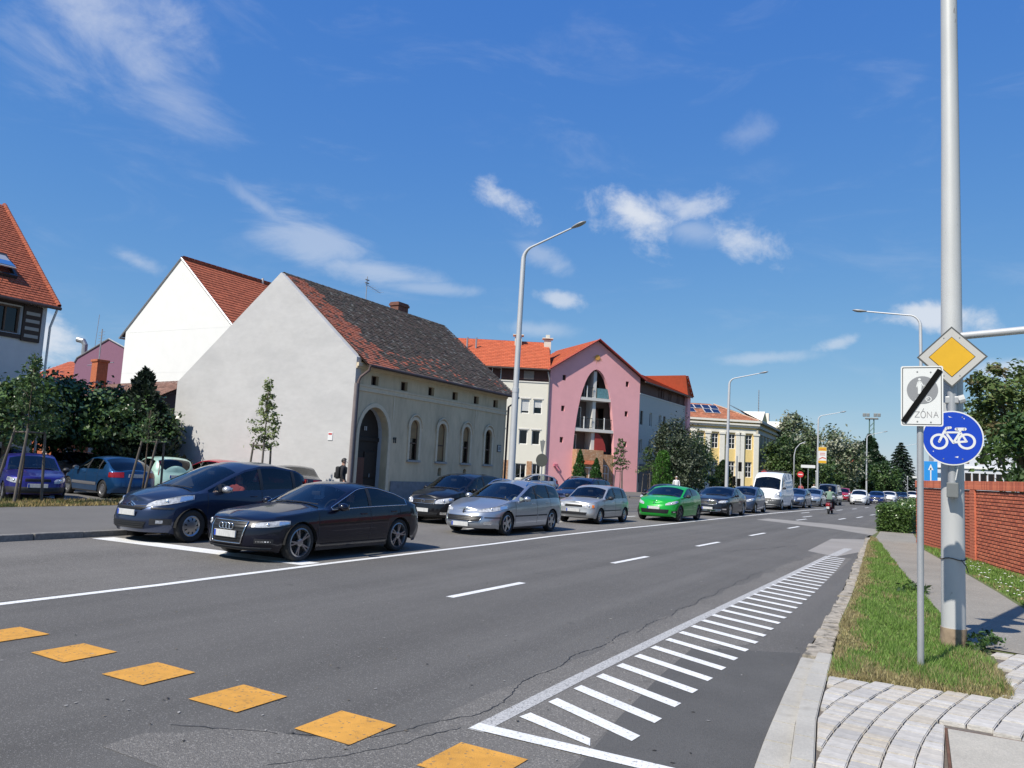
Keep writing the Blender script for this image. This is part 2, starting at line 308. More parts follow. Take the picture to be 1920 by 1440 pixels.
crack([(-3.3,9),(-3.4,13),(-3.5,17)], .009); crack([(-5.2,20.5),(-4.6,22.5),(-4.1,25)], .02); crack([(-8.9,24.4),(-7.9,25.1)], .03)
# dropped leaves, chips and grit: small flakes on the asphalt
fl = MB()
for _ in range(420):
    x = rnd.uniform(-8,-1.4); y = 3.5+rnd.random()**1.6*16; s = rnd.uniform(.004,.016); a = rnd.uniform(0,6.3); c = rnd.choice(((.03,.028,.025),(.3,.29,.27),(.16,.13,.09)))
    fl.add([(x+s*math.cos(a+t)*k, y+s*math.sin(a+t)*k, .006+rnd.random()*.004) for t, k in ((0,1.5),(1.6,.8),(3.1,1.3),(4.7,.7))], ((0,1,2,3),), c)
tag(fl.build('road_grit', mat('grit', attr=True, rough=.9)), 'small dark and pale chips of grit lying on the asphalt', 'grit', kind='stuff')

# ---- left side: kerb, pavement, dry verge, car park
lw = struct(MB().box(-21.6,LK-.16,-25,36,-.05,.12).add([(-21.6,36,.12),(LK-.16,36,.12),(-16.1,38.5,.12),(-18.2,39.8,.12),(-21.6,39.8,.12)], ((0,1,2,3,4),)).build('pavement', asph_walk))
y = -6.
while y < 35.6:
    n = .98; z = .115+rnd.uniform(-.008,.008); dx = rnd.uniform(-.015,.015)
    MB().bbox(LK-.16+dx,LK+dx,y+.008,y+n-.008,-.1,z+.012,.018).build('kerb_stone', conc_dark, lw); y += n
lot = struct(MB().add([(-75,-25,.1),(-21.55,-25,.1),(-21.55,39.9,.1),(-75,39.9,.1)], ((0,1,2,3),)).build('car_park', asph_walk))
vg = struct(MB().add([(-23.4,-10,.108),(-21.6,-10,.124),(-21.6,20.4,.124),(-23.4,20.4,.108)], ((0,1,2,3),)).build('verge', soil))
struct(MB().box(-75,-15.4,58.1,330,-.05,.12).build('pavement', asph_walk))
for x in (-29,-28.9): pass
for k in range(9):                 # bay lines of the car park
    MB().box(-29,-24.4,9.9+2.55*k-.05,9.9+2.55*k+.05,.1,.104).build('bay_line', paint, lot)

# ---- right side: gutter slabs, kerb stones, verge, path, pavers
ZR = .1
rb = [(p[0]+.42 if p[1] < 9.6 else p[0]+.2, p[1]) for p in gut]
struct(MB().poly([(2.6,-25),(400,-25),(400,320)]+[(x,y_) for x, y_ in reversed(rb) if y_ > 9]+[(-1.13,8.9),(-1.06,7.8),(.5,8.1),(.34,10.6),(2.6,10.3)], ZR-.012).build('verge', turf))
kin = [(-.62,3.0),(-.70,4.5),(-.77,5.38),(-.93,6.6),(-1.03,7.94),(-1.12,8.95)]
kout = [(-.76,3.0),(-.84,4.5),(-.91,5.38),(-1.07,6.6),(-1.2,7.94),(-1.26,9.0)]
kerb = struct(MB().poly([(-.5,3)]+[(a-.1,b) for a,b in kin][::-1]+[(-.55,2.9)], -.04).build('kerb_bed', conc))
def slab(mb_pts_a, mb_pts_b, z0, z1):    # block between two plan edges (each two points)
    a0,a1 = mb_pts_a; b0,b1 = mb_pts_b
    bm = bmesh.new(); vs = [bm.verts.new((*p,z)) for z in (z0,z1) for p in (a0,b0,b1,a1)]
    for f in ((3,2,1,0),(4,5,6,7),(0,1,5,4),(1,2,6,5),(2,3,7,6),(3,0,4,7)): bm.faces.new([vs[i] for i in f])
    bmesh.ops.recalc_face_normals(bm, faces=bm.faces[:]); bmesh.ops.bevel(bm, geom=bm.edges[:], offset=.007, segments=2, affect='EDGES'); mb = MB(); mb.bm(bm); return mb
def cuts(line, ys_): return [(pw([(b,a) for a,b in line], y_), y_) for y_ in ys_]
ky = [3.0+.5*k for k in range(13)]
ki, ko, gi = cuts(kin, ky), cuts(kout, ky), cuts(gut, ky)
for k in range(0, 12, 1):
    sh_ = lambda p, d: (p[0], p[1]+d)
    slab((sh_(ki[k],.004),sh_(ki[k+1],-.004)),(sh_(ko[k],.004),sh_(ko[k+1],-.004)),-.05,.098+rnd.uniform(-.003,.003)).build('kerb_stone', conc, kerb)
    slab(((ko[k][0]-.006,ko[k][1]+.003),(ko[k+1][0]-.006,ko[k+1][1]-.003)),((gi[k][0]-.01,gi[k][1]+.003),(gi[k+1][0]-.01,gi[k+1][1]-.003)),-.05,.022+rnd.uniform(-.002,.002)).build('gutter_slab', conc, kerb)
# old broken kerb further on
ok = mat('old_kerb', (.36,.32,.26), .95, var=.35, vscale=9, var2=.25, v2scale=2, bump=1., bscale=25, stain=((.1,.09,.07), 6, .52, .62, .9))
yy = 9.1
while yy < 31:
    n = rnd.uniform(.25,.8); g0, g1 = (pw([(b,a) for a,b in gut], t) for t in (yy, yy+n)); w = .27+rnd.uniform(-.06,.05) if yy < 24 else .2
    slab(((g0+w,yy+.006),(g1+w,yy+n-.006)),((g0+rnd.uniform(-.03,.03),yy+.006),(g1+rnd.uniform(-.03,.03),yy+n-.006)),-.05,rnd.uniform(.012,.034)).build('kerb_stone', ok, kerb); yy += n
pathL = [(-3.0,44),(-2.39,29.8),(-1.74,25.1),(-.86,18.0),(-.18,13.1),(.11,10.9),(.27,10.7),(.66,10.6),(2.6,10.4)]
pathR = [(-1.6,44),(-1.46,35.5),(-.83,26.5),(.24,19.6),(.66,16.8),(.95,14.6),(1.5,13.2),(2.6,12.2)]
struct(MB().poly(pathL+pathR[::-1], ZR).build('path', asph_path))
# individual pavers in fanned rows
pv_col = [(.46,.435,.395),(.41,.39,.36),(.48,.445,.39),(.385,.365,.335),(.44,.395,.325),(.51,.485,.445)]
pav = struct(MB().poly([(-.72,3),(2.6,3),(2.6,10.6),(.5,10.7),(.25,10.62),(.42,8.3),(-1.02,7.98),(-.94,6.6),(-.8,5.4)], ZR-.035).build('paving_bed', mat('joint_sand', (.14,.12,.1), .95, var=.3, vscale=30)))
pmats = [mat('paver_%d' % i, c, .88, var=.16, vscale=16, var2=.16, v2scale=5, bump=.35, bscale=70, stretch=(1,2.2,1)) for i, c in enumerate(pv_col)]
def KIN(y_):                 # left limit of the paving: kerb, then the edge of the grass
    return pw([(b,a) for a,b in kin], y_) if y_ < 8.3 else .46-.08*(y_-8.3)
def inside_pav(x, y_):
    if x < KIN(y_) or x > 2.4 or y_ < 3.2: return False
    if -.06 < x < .94 and 5.94 < y_ < 6.97: return False          # cover slab
    if x < .43: return y_ < 8.0+.2*(x+1.0)
    return y_ < 10.5
def fan(u, v):               # rows bow away from the kerb like the photo's joints
    yv = 3.0+v; q = max(0,min(yv,8.2)-5.7); return -1.51+u+.055*q*q+.275*max(0,yv-8.2), yv-.03*u
def paver(quad, z):
    c = [sum(p[i] for p in quad)/4 for i in (0,1)]
    mb = slab(((quad[0][0]-c[0],quad[0][1]-c[1]),(quad[3][0]-c[0],quad[3][1]-c[1])),((quad[1][0]-c[0],quad[1][1]-c[1]),(quad[2][0]-c[0],quad[2][1]-c[1])),-.06,0)
    o = mb.build('paver', rnd.choice(pmats), pav); o.location = (c[0],c[1],z)
row = 0; u = 0.
while u < 4.0:
    wu = .182; v = -.3+(row % 2)*.11
    while v < 7.9:
        lv = rnd.choice((.12,.15,.18,.24)); g = .0045
        q = [fan(u+g,v+.0025), fan(u+wu-g,v+.0025), fan(u+wu-g,v+lv-.0025), fan(u+g,v+lv-.0025)]
        q = [(max(a_, KIN(b_)+.012), b_) for a_, b_ in q]; cx0 = sum(p[0] for p in q)/4
        if 5.9 < q[0][1] < 7.0 and -.25 < cx0 < .94: q = [((min(a_,-.075) if cx0 < -.06 else a_), b_) for a_, b_ in q]
        if q[1][0]-q[0][0] > .03 and q[2][0]-q[3][0] > .03 and inside_pav(*[sum(p[i] for p in q)/4 for i in (0,1)]) and all(inside_pav(a_+.001,b_-.05) or cx0 > .3 for a_, b_ in q): paver(q, ZR+rnd.uniform(-.004,.004))
        v += lv
    u += wu; row += 1
cv = thing('cover_slab', 'large square concrete cover slab with rusty steel edge set in the paving', 'cover slab', (.44,6.45,ZR-.012), R(2))
MB().bbox(-.48,.48,-.47,.47,-.05,.012,.006).build('slab', mat('cover_concrete', (.43,.40,.34), .92, var=.18, vscale=60, var2=.12, v2scale=3, bump=.5, bscale=120), cv)
rust = mat('rust', (.12,.06,.035), .9, var=.4, vscale=20)
fr_ = MB()
for b in ((-.5,-.483,-.49,.49),(.483,.5,-.49,.49),(-.482,.482,-.492,-.473),(-.482,.482,.473,.492)): fr_.box(b[0],b[1],b[2],b[3],-.05,.008)
fr_.build('frame', rust, cv)
# ================================================================ buildings
def arch_pts(u0, u1, zs, zt, n=12, pw_=1.0):        # opening outline: springing zs, crown zt
    c, r = (u0+u1)/2, (u1-u0)/2
    return [(c+r*math.cos(math.pi*k/n), zs+(zt-zs)*math.sin(math.pi*k/n)**pw_) for k in range(n+1)]
def rect(u0, u1, z0, z1): return [(u0,z0),(u1,z0),(u1,z1),(u0,z1)]
def arched(u0, u1, z0, zs, zt): return [(u0,z0),(u1,z0)]+arch_pts(u0,u1,zs,zt)
def wall(outer, holes, depth=.25, v=0., mb=None):
    """front face at local y=v (facing -y) with openings and their reveals running inward"""
    mb = mb or MB(); loops = [outer]+holes
    tri = tessellate_polygon([[Vector((p[0],p[1],0)) for p in l] for l in loops])
    flat = [p for l in loops for p in l]
    fs = []
    for t in tri:
        a,b,c = (flat[i] for i in t); s = (b[0]-a[0])*(c[1]-a[1])-(b[1]-a[1])*(c[0]-a[0])
        if abs(s) > 1e-9: fs.append(t if s > 0 else (t[0],t[2],t[1]))
    mb.add([(p[0],v,p[1]) for p in flat], fs)
    for h in holes:
        for (a,b) in zip(h, h[1:]+h[:1]): mb.quad((a[0],v,a[1]),(a[0],v+depth,a[1]),(b[0],v+depth,b[1]),(b[0],v,b[1]))
    return mb
def wallz(pts, mb=None):      # vertical wall panel through plan points (x,y,ztop) down to 0
    mb = mb or MB()
    for a,b in zip(pts, pts[1:]): mb.quad((a[0],a[1],0),(b[0],b[1],0),(b[0],b[1],b[2]),(a[0],a[1],a[2]))
    return mb
def fill(pts, v, mb=None):    # flat sheet of an outline at depth v
    mb = mb or MB(); tri = tessellate_polygon([[Vector((p[0],p[1],0)) for p in pts]])
    return mb.add([(p[0],v,p[1]) for p in pts], tri)
def tiles(mb, P, U, V, lu, lv, tw, tl, cols, inside=None, th=.016, jit=.006):
    """overlapping plain tiles: rows up V from the eave P, columns along U"""
    P, U, V = Vector(P), Vector(U).normalized(), Vector(V).normalized(); N = U.cross(V).normalized()
    if N.z < 0: N = -N
    nr, nc = int(lv/tl), int(lu/tw)+1
    for r_ in range(nr+1):
        for c in range(-1, nc+1):
            a = c*tw+(r_ % 2)*tw/2; b = min(a+tw, lu); a = max(a, 0); 
            if b-a < .02: continue
            v0 = r_*tl; v1 = min(v0+tl*1.25, lv+.02)
            if inside and not inside((a+b)/2, v0+tl/2): continue
            l0 = th*1.9+rnd.uniform(-jit,jit); l1 = th*.35; g = .006; j = rnd.uniform(-.008,.008)
            p = [P+U*(a+g)+V*(v0+j)+N*l0, P+U*(b-g)+V*(v0+j)+N*l0, P+U*(b-g)+V*v1+N*l1, P+U*(a+g)+V*v1+N*l1, P+U*(a+g)+V*(v0+j)+N*(l0-th*1.6), P+U*(b-g)+V*(v0+j)+N*(l0-th*1.6)]
            mb.add(p, ((0,1,2,3),(4,5,1,0)), cols(a, v0))
    return mb
def rollover(mb, a, b, r_=.1, n=None, cols=None):     # half-round ridge or hip caps
    a, b = Vector(a), Vector(b); d = b-a; n = n or max(2, int(d.length/.38))
    for k in range(n):
        p, q = a+d*(k/n), a+d*((k+1)/n)
        mb.tube([p, q], [r_*rnd.uniform(1,1.06), r_*.92], 8, cols(k, 0) if cols else None, cap=False)
    return mb
def mixc_(a, b, t): return tuple(x+(y-x)*t for x, y in zip(a, b))
def red_tile(base, var=.12):
    def f(a, v):
        k = 1+rnd.uniform(-var,var); return tuple(min(1,c*k) for c in mixc_(base, (base[0]*.8,base[1]*.7,base[2]*.7), rnd.random()*.35))
    return f
m_tile = mat('roof_tile', attr=True, rough=.85, var=.12, vscale=3, bump=.2, bscale=40)
m_dark = mat('dark_void', (.02,.02,.022), .8)
m_frame_w = mat('white_frame', (.72,.72,.70), .5, var=.05)
m_frame_b = mat('brown_frame', (.10,.06,.04), .6, var=.2, vscale=20)
m_pane = glass('window_pane', (.16,.18,.2), .95)
m_curtain = mat('curtain', (.55,.54,.5), .9, var=.2, vscale=12, stretch=(6,1,1))
m_zinc = mat('zinc', (.33,.33,.34), .45, metal=.5, var=.15, vscale=6)
m_wood_d = mat('dark_wood', (.035,.022,.017), .75, var=.35, vscale=12, stretch=(1,1,6))
m_brown = mat('brown_timber', (.085,.032,.024), .7, var=.25, vscale=10)
def window(parent, pts, depth, fw=.06, bars=(), m=None, back=.5, curtain=None, name='window', blind=None, bcol=None, sill=None, v=0.):
    """frame following an opening outline, its pane, a dark room behind; blind = fraction from the top"""
    m = m or m_frame_w; us = [p[0] for p in pts]; zs = [p[1] for p in pts]; cu, cz = (min(us)+max(us))/2, (min(zs)+max(zs))/2
    su = 1-2*fw/(max(us)-min(us)); sz = 1-2*fw/(max(zs)-min(zs)); inn = [(cu+(a-cu)*su, cz+(b-cz)*sz) for a,b in pts]
    mb = MB(); y0, y1 = v+depth-.05, v+depth-.0
    for (a,b),(c,d) in zip(zip(pts, pts[1:]+pts[:1]), zip(inn, inn[1:]+inn[:1])):
        mb.quad((a[0],y0,a[1]),(b[0],y0,b[1]),(d[0],y0,d[1]),(c[0],y0,c[1])); mb.quad((c[0],y0,c[1]),(d[0],y0,d[1]),(d[0],y1+.03,d[1]),(c[0],y1+.03,c[1]))
    for kind, pos in bars:
        if kind == 'v': x = lerp(min(us),max(us),pos); mb.box(x-.025,x+.025,y0-.004,y1+.02,min(zs)+.02,max(zs)-.04)
        else: z = lerp(min(zs),max(zs),pos); mb.box(min(us)+.02,max(us)-.02,y0-.002,y1+.02,z-.03,z+.03)
    o = mb.build(name, m, parent)
    fill(inn, y1+.012).build('pane', m_pane, o)
    bx = MB(); d1 = y1+back
    for a,b in zip(pts, pts[1:]+pts[:1]): bx.quad((a[0],y1+.035,a[1]),(a[0],d1,a[1]),(b[0],d1,b[1]),(b[0],y1+.035,b[1]))
    fill(pts, d1, bx).build('room', m_dark, o)
    if curtain: 
        cb = MB(); k = 24; w = max(us)-min(us)
        for (ca,cb_) in curtain:
            for i in range(k):
                x0_, x1_ = lerp(ca,cb_,i/k), lerp(ca,cb_,(i+1)/k); cb.quad(*[(min(us)+x_*w, y1+.05+.02*math.sin(x_*60), z_) for x_, z_ in ((x0_,min(zs)+.03),(x1_,min(zs)+.03),(x1_,max(zs)-.05),(x0_,max(zs)-.05))])
        cb.build('curtain', m_curtain, o)
    if blind:
        zt = max(zs); zb = zt-(max(zs)-min(zs))*blind; bl = MB(); n = max(2,int((zt-zb)/.05)); poly = [(a,max(b,zb)) for a,b in inn]
        fill(poly, y0+.02, bl)
        for i in range(n):
            z = lerp(zb,zt,i/n); hw = max([abs(a-cu) for a,b in inn if b >= z-.12] or [.1])-.01
            if hw > .03: bl.box(cu-hw,cu+hw,y0+.008,y0+.018,z+.006,z+.04)
        bl.build('blind', bcol or mat('blind_tan', (.30,.20,.10), .7, var=.1), o)
    if sill:
        MB().bbox(min(us)-sill,max(us)+sill,v-.1,v+depth-.06,min(zs)-.09,min(zs)-.003,.012).build('sill', mat('stone_sill', (.32,.31,.29), .85, var=.15, vscale=20), o)
    return o
def pipe(parent, pts, r_, m, name='downpipe', n=10): return MB().tube(pts, r_, n).build(name, m, parent, smooth=True, angle=50)

# ---------------------------------------------------------------- the old grey house
loc, rz = frame(-20.5, 23.5, 0)
hs = thing('old_house', 'old plain grey house with mossy tiled roof, arched gate and four arched windows', 'house', loc, rz)
m_gable = mat('gable_render', (.485,.48,.475), .92, var=.05, vscale=2.5, var2=.07, v2scale=.5, bump=.35, bscale=35, stain=((.36,.36,.365), .35, .48, .75, .5), stretch=(1,1,2.5))
m_fac = mat('facade_render', (.57,.465,.315), .92, var=.1, vscale=3, var2=.15, v2scale=.55, bump=.3, bscale=30, stain=((.34,.28,.195), .9, .52, .72, .65), stretch=(1.6,1,.5))
m_trim = mat('facade_trim', (.62,.52,.375), .9, var=.12, vscale=5, bump=.2, bscale=40)
m_plinth = mat('plinth', (.19,.20,.215), .9, var=.2, vscale=5, bump=.4, bscale=40)
HL, EZ, RZ_, RV, BV, BZ = 12.0, 5.72, 9.42, 4.56, 10.6, 4.76
gate = arched(.42,2.28,.02,2.85,4.0)
wins = [arched(a,a+.66,1.95,3.36,3.7) for a in (3.77,5.87,7.94,10.0)]
sqs = [rect(a,a+.46,4.88,5.26) for a in (.98,2.93,4.93,6.87,8.77,10.64)]
cel = [arched(a-.14,a+.14,1.3,1.56,1.68) for a in (6.2,8.3)]
wall(rect(.284,HL,.0,EZ), [gate]+wins+sqs+cel, .32).build('facade_wall', m_fac, hs)
# gable (local x=0 plane, facing the camera side), thick raised edge
g = MB()
gp = [(.0,0),(.0,EZ+.16),(RV,RZ_+.22),(BV,BZ+.2),(BV,0)]
tri = tessellate_polygon([[Vector((a,b,0)) for a,b in gp]])
for x_ in (-.003,.28): g.add([(x_,a,b) for a,b in gp], tri)
for a,b in zip(gp, gp[1:]+gp[:1]): g.quad((-.003,a[0],a[1]),(.28,a[0],a[1]),(.28,b[0],b[1]),(-.003,b[0],b[1]))
g.build('gable_wall', m_gable, hs, recalc=True)
bw = MB(); wallz([(HL,0,EZ),(HL,RV,RZ_),(HL,BV,BZ),(.28,BV,BZ)], bw); bw.build('rear_wall', m_gable, hs)
# plinth, cornices, pilaster strips, surrounds
pl = MB(); pl.box(2.62,HL,-.05,-.004,0,1.02); pl.box(.0,.2,-.05,-.004,0,1.02); pl.build('plinth', m_plinth, hs)
cn = MB()
for z0,z1,d in ((4.58,4.63,.05),(4.63,4.76,.025),(4.76,4.83,.06),(5.44,5.52,.06),(5.52,5.66,.13)): cn.box(.0,HL,-d,-.004,z0,z1)
cn.build('cornice', m_trim, hs)
for a in (2.5,8.98): MB().box(a,a+.06,-.022,-.003,3.62,4.575).build('pilaster_strip', m_trim, hs)
def surround(u0,u1,z0,zs,zt,w,d,name):
    o = arched(u0-w,u1+w,z0,zs,zt+w); i = arched(u0,u1,z0,zs,zt); mb = MB(); o2 = o[1:]+o[:1]; i2 = i[1:]+i[:1]
    for k in range(1, len(o)):
        a,b,c,e = o[k],o2[k],i2[k],i[k]
        if k == len(o)-1 and abs(b[1]-z0) < .01: pass
        mb.quad((e[0],-d,e[1]),(a[0],-d,a[1]),(b[0],-d,b[1]),(c[0],-d,c[1])); mb.quad((a[0],-d,a[1]),(a[0],-.003,a[1]),(b[0],-.003,b[1]),(b[0],-d,b[1])); mb.quad((e[0],-d,e[1]),(c[0],-d,c[1]),(c[0],.0,c[1]),(e[0],.0,e[1]))
    return mb.build(name, m_trim, hs, recalc=True)
for a in (3.77,5.87,7.94,10.0): surround(a,a+.66,1.95,3.36,3.7,.13,.045,'window_surround'); 
for a in (3.77,5.87,7.94,10.0):
    h = arched(a-.17,a+.83,3.2,3.34,3.92); mb = MB()
    for k in range(2,len(h)-1):
        b,c = h[k],h[k+1]; d_ = (b[0]-(a+.33))*.1; mb.tube([(b[0],-.06,b[1]),(c[0],-.06,c[1])], .035, 6)
    mb.build('hood_mould', m_trim, hs)
surround(.42,2.28,.02,2.85,4.0,.16,.05,'gate_surround')
m_gate = mat('gate_wood', (.02,.014,.011), .65, var=.3, vscale=9, stretch=(4,1,.5))
m_door = mat('gate_leaf', (.10,.036,.024), .6, var=.25, vscale=10, stretch=(5,1,.4))
gd = fill(gate, .5).build('gate', m_gate, hs)
mb = MB()
for a in (.62,1.42): mb.bbox(a,a+.66,.45,.498,.25,1.05,.015); mb.bbox(a,a+.66,.45,.498,1.15,2.2,.015)
mb.bbox(.42,2.28,.44,.498,2.62,2.78,.01); mb.build('panel', m_gate, gd)
MB().bbox(.75,1.35,.38,.44,.04,1.95,.015).build('open_leaf', m_door, gd)
MB().tube([(1.75,.42,1.15),(1.75,.42,1.3)], .02, 8).build('handle', m_zinc, gd)
rv = MB()
for a,b in zip(gate, gate[1:]+gate[:1]): rv.quad((a[0],.319,a[1]),(a[0],.51,a[1]),(b[0],.51,b[1]),(b[0],.319,b[1]))
rv.build('gate_reveal', mat('reveal_white', (.46,.48,.52), .9, var=.12, vscale=4, stain=((.25,.26,.3), 4, .55, .7, .7)), hs)
bl_tan = mat('blind_tan', (.30,.20,.10), .7, var=.1)
for k, w in enumerate(wins): window(hs, w, .13, .045, (('h',.42),), m_frame_b, .6, blind=(.46,.985,.40,None)[k], bcol=bl_tan, sill=.13)
for w in sqs: window(hs, w, .2, .03, (('v',.5),), m_frame_b, .3, name='attic_window')
for a in (6.2,8.3): fill(arched(a-.14,a+.14,1.3,1.56,1.68), .2).build('cellar_vent', m_dark, hs)
# house number and plaques
num = mat('black_paint', (.015,.015,.015), .6)
n1 = MB()
for a in (2.66,2.78): n1.box(a,a+.045,-.03,-.004,2.62,2.86); n1.add([(a,-.02,2.86),(a-.055,-.02,2.79),(a-.045,-.02,2.76),(a+.01,-.02,2.81)], ((0,1,2,3),))
n1.build('house_number', num, hs)
n2 = MB()
for a in (1.28,1.38): n2.box(a,a+.035,.42,.445,3.05,3.22)
n2.build('house_number', mat('number_white', (.5,.5,.5), .6), hs)
pq = MB().box(11.25,11.62,-.035,-.004,2.62,2.98).build('plaque', num, hs); MB().box(11.28,11.59,-.04,-.036,2.65,2.95).build('plate', mat('plaque_white', (.42,.42,.40), .5), pq)
tx = MB()
for z in (2.86,2.80,2.74): tx.box(11.32,11.55,-.043,-.041,z,z+.028)
tx.build('lettering', num, pq)
sg = MB().box(-.03,-.004,.93,1.17,2.55,2.86).build('meter_box', mat('meter_white', (.7,.7,.7), .5), hs)
MB().box(-.036,-.031,.96,1.14,2.77,2.83).build('red_stripe', mat('sign_red', (.5,.03,.03), .5), sg)
# roof: clay tiles, moss grey with a newer red verge and red patches near the eave
sl_ = math.hypot(RV+.42, RZ_-EZ+.34); vdir = Vector((0,RV+.42,RZ_-EZ+.34))
def old_cols(a, v):
    fv = v/sl_; red = a < 1.15+.75*(1-fv)+.25*math.sin(v*5)
    if fv < .3: red = red or rnd.random() < max(0, .34*(1-abs(fv-.12)/.2))*(1 if a < 7.5 else .3) and math.sin(a*1.7+v*2.1)+math.sin(a*.63-v) > -.35
    if red and rnd.random() < .88: return mixc_((.36,.10,.05), (.30,.115,.075), rnd.random()) if rnd.random() < .85 else (.2,.08,.055)
    g_ = rnd.choice(((.052,.048,.036),(.068,.062,.05),(.038,.036,.03),(.08,.072,.058),(.055,.05,.034)))
    return mixc_(g_, (.13,.075,.055), rnd.random()*.5) if rnd.random() < .93 else (.15,.14,.12)
rt = MB(); tiles(rt, (.2,-.42,EZ-.12), (1,0,0), vdir, HL+.15, sl_, .19, .15, old_cols, jit=.012)
def old_b(a, v): return rnd.choice(((.06,.06,.05),(.08,.075,.06),(.2,.08,.05)))
sb_ = math.hypot(BV-RV+.3, RZ_-BZ); tiles(rt, (.2,BV+.3,BZ-.05), (1,0,0), (0,-(BV-RV+.3),RZ_-BZ+.25), HL+.15, sb_, .3, .3, old_b)
rf = rt.build('roof_tiles', m_tile, hs); rf['kind'] = 'stuff'
un = MB(); un.quad((.2,-.40,EZ-.15),(HL+.35,-.40,EZ-.15),(HL+.35,RV,RZ_+.06),(.2,RV,RZ_+.06)); un.quad((.2,BV+.25,BZ-.1),(HL+.35,BV+.25,BZ-.1),(HL+.35,RV,RZ_+.06),(.2,RV,RZ_+.06)); un.quad((.2,-.40,EZ-.15),(HL+.35,-.40,EZ-.15),(HL+.35,.0,EZ-.07),(.2,.0,EZ-.07))
un.build('roof_boarding', m_wood_d, hs)
rollover(MB(), (.15,RV,RZ_+.16), (HL+.3,RV,RZ_+.10), .12, cols=lambda k, v: (.16,.12,.09)).build('ridge_tiles', m_tile, hs)
MB().tube([(.2,RV+.12,RZ_+.26),(6,RV+.1,RZ_+.12),(HL+.3,RV+.12,RZ_+.2)], .035, 6).build('ridge_cable', m_wood_d, hs)
m_gut = mat('gutter_brown', (.075,.05,.045), .55, metal=.3, var=.2)
MB().tube([(.25,-.48,EZ-.16),(HL+.4,-.48,EZ-.19)], .065, 10).build('gutter', m_gut, hs, smooth=True, angle=50)
m_dp = mat('downpipe_brown', (.12,.085,.08), .5, metal=.25, var=.2, vscale=8)
pipe(hs, [(.3,-.46,EZ-.2),(.3,-.42,EZ-.35),(.16,-.13,EZ-.62),(.1,-.09,EZ-.8),(.1,-.09,2.4),(.1,-.09,.1)], .055, m_dp)
pipe(hs, [(-.02,-.1,EZ-.9),(-.04,-.1,.1)], .085, mat('render_corner', (.2,.17,.165), .9, var=.15), 'corner_bead')
pipe(hs, [(HL+.25,-.46,EZ-.24),(HL+.2,-.40,EZ-.45),(HL+.05,-.1,EZ-.7),(HL+.03,-.09,.1)], .055, m_gut)
m_brk_d = mat('chimney_brick', (.16,.07,.05), .9, var=.35, vscale=7, bump=.5, bscale=30)
for a, w, z1, nm in ((5.75,.5,9.75,'pale'),(8.45,.85,10.2,'dark')):
    c = MB(); c.bbox(a,a+w,RV+.25,RV+.8,RZ_-.7,z1-.2,.01); c.bbox(a-.05,a+w+.05,RV+.2,RV+.85,z1-.2,z1-.08,.01); c.bbox(a-.01,a+w+.01,RV+.24,RV+.81,z1-.08,z1,.01)
    c.build('chimney', m_brk_d if nm == 'dark' else mat('chimney_pale', (.3,.2,.15), .9, var=.3, vscale=8, bump=.4), hs)
an = MB(); an.tube([(6.02,RV+.4,9.7),(6.02,RV+.4,10.95)], .022, 6)
an.tube([(5.9,RV+.4,10.55),(7.1,RV+.4,10.35)], .012, 5); an.tube([(5.3,RV+.4,9.75),(6.9,RV+.4,9.65)], .012, 5)
for k in range(5): an.tube([(6.2+.2*k,RV+.12,10.5-.035*k),(6.2+.2*k,RV+.68,10.5-.035*k)], .007, 4)
for z in (10.62,10.78): an.tube([(5.88,RV+.4,z),(6.16,RV+.4,z)], .03, 6)
an.build('aerial', m_zinc, hs)

# ---------------------------------------------------------------- white gabled house behind it
loc, rz = frame(-42.7, 36.0, 0)          # local x runs north, y runs west
ws = thing('white_house', 'tall bright white gabled house with red tiled roof behind the grey house', 'house', loc, rz)
m_white = mat('white_render', (.72,.715,.69), .9, var=.03, vscale=1.2, bump=.15, bscale=25)
W0, WR, WB, WE, WRZ = 0., 5.85, 11.4, 10.5, 15.6
gp = [(W0,0),(W0,WE),(WR,WRZ),(WB,WE),(WB,0)]
tri = tessellate_polygon([[Vector((a,b,0)) for a,b in gp]]); g = MB()
for x_ in (0,.3): g.add([(x_,a,b) for a,b in gp], tri)
for a,b in zip(gp, gp[1:]+gp[:1]): g.quad((0,a[0],a[1]),(.3,a[0],a[1]),(.3,b[0],b[1]),(0,b[0],b[1]))
g.build('gable_wall', m_white, ws, recalc=True)
for z in (4.2,7.3,10.35): MB().box(-.006,-.001,.1,WB-.1,z,z+.012).build('render_joint', mat('render_joint', (.66,.66,.65), .9), ws)
wallz([(.3,0,WE),(19,0,WE),(19,WR,WRZ),(19,WB,WE),(.3,WB,WE)]).build('side_wall', m_white, ws)
c_red = red_tile((.38,.10,.045), .14)
sl2 = math.hypot(WR+.55, WRZ-WE+.45); rt = MB(); tiles(rt, (.0,-.55,WE-.42), (1,0,0), (0,WR+.55,WRZ-WE+.45), 19.2, sl2, .32, .36, c_red, th=.03)
tiles(rt, (.0,WB+.55,WE-.42), (1,0,0), (0,-(WB-WR+.55),WRZ-WE+.45), 19.2, sl2, .5, .5, c_red, th=.03)
o = rt.build('roof_tiles', m_tile, ws); o['kind'] = 'stuff'
un = MB(); un.quad((.02,-.5,WE-.42),(19.2,-.5,WE-.42),(19.2,WR,WRZ),(.02,WR,WRZ)); un.quad((.02,WB+.5,WE-.42),(19.2,WB+.5,WE-.42),(19.2,WR,WRZ),(.02,WR,WRZ)); un.build('roof_boarding', m_wood_d, ws)
vb = MB()
for s, y0, y1 in ((0,-.58,WR),(1,WB+.58,WR)):
    vb.tube([(-.03,y0,WE-.44),(-.03,y1,WRZ+.03)], .07, 6)
vb.build('verge_flashing', m_zinc, ws)
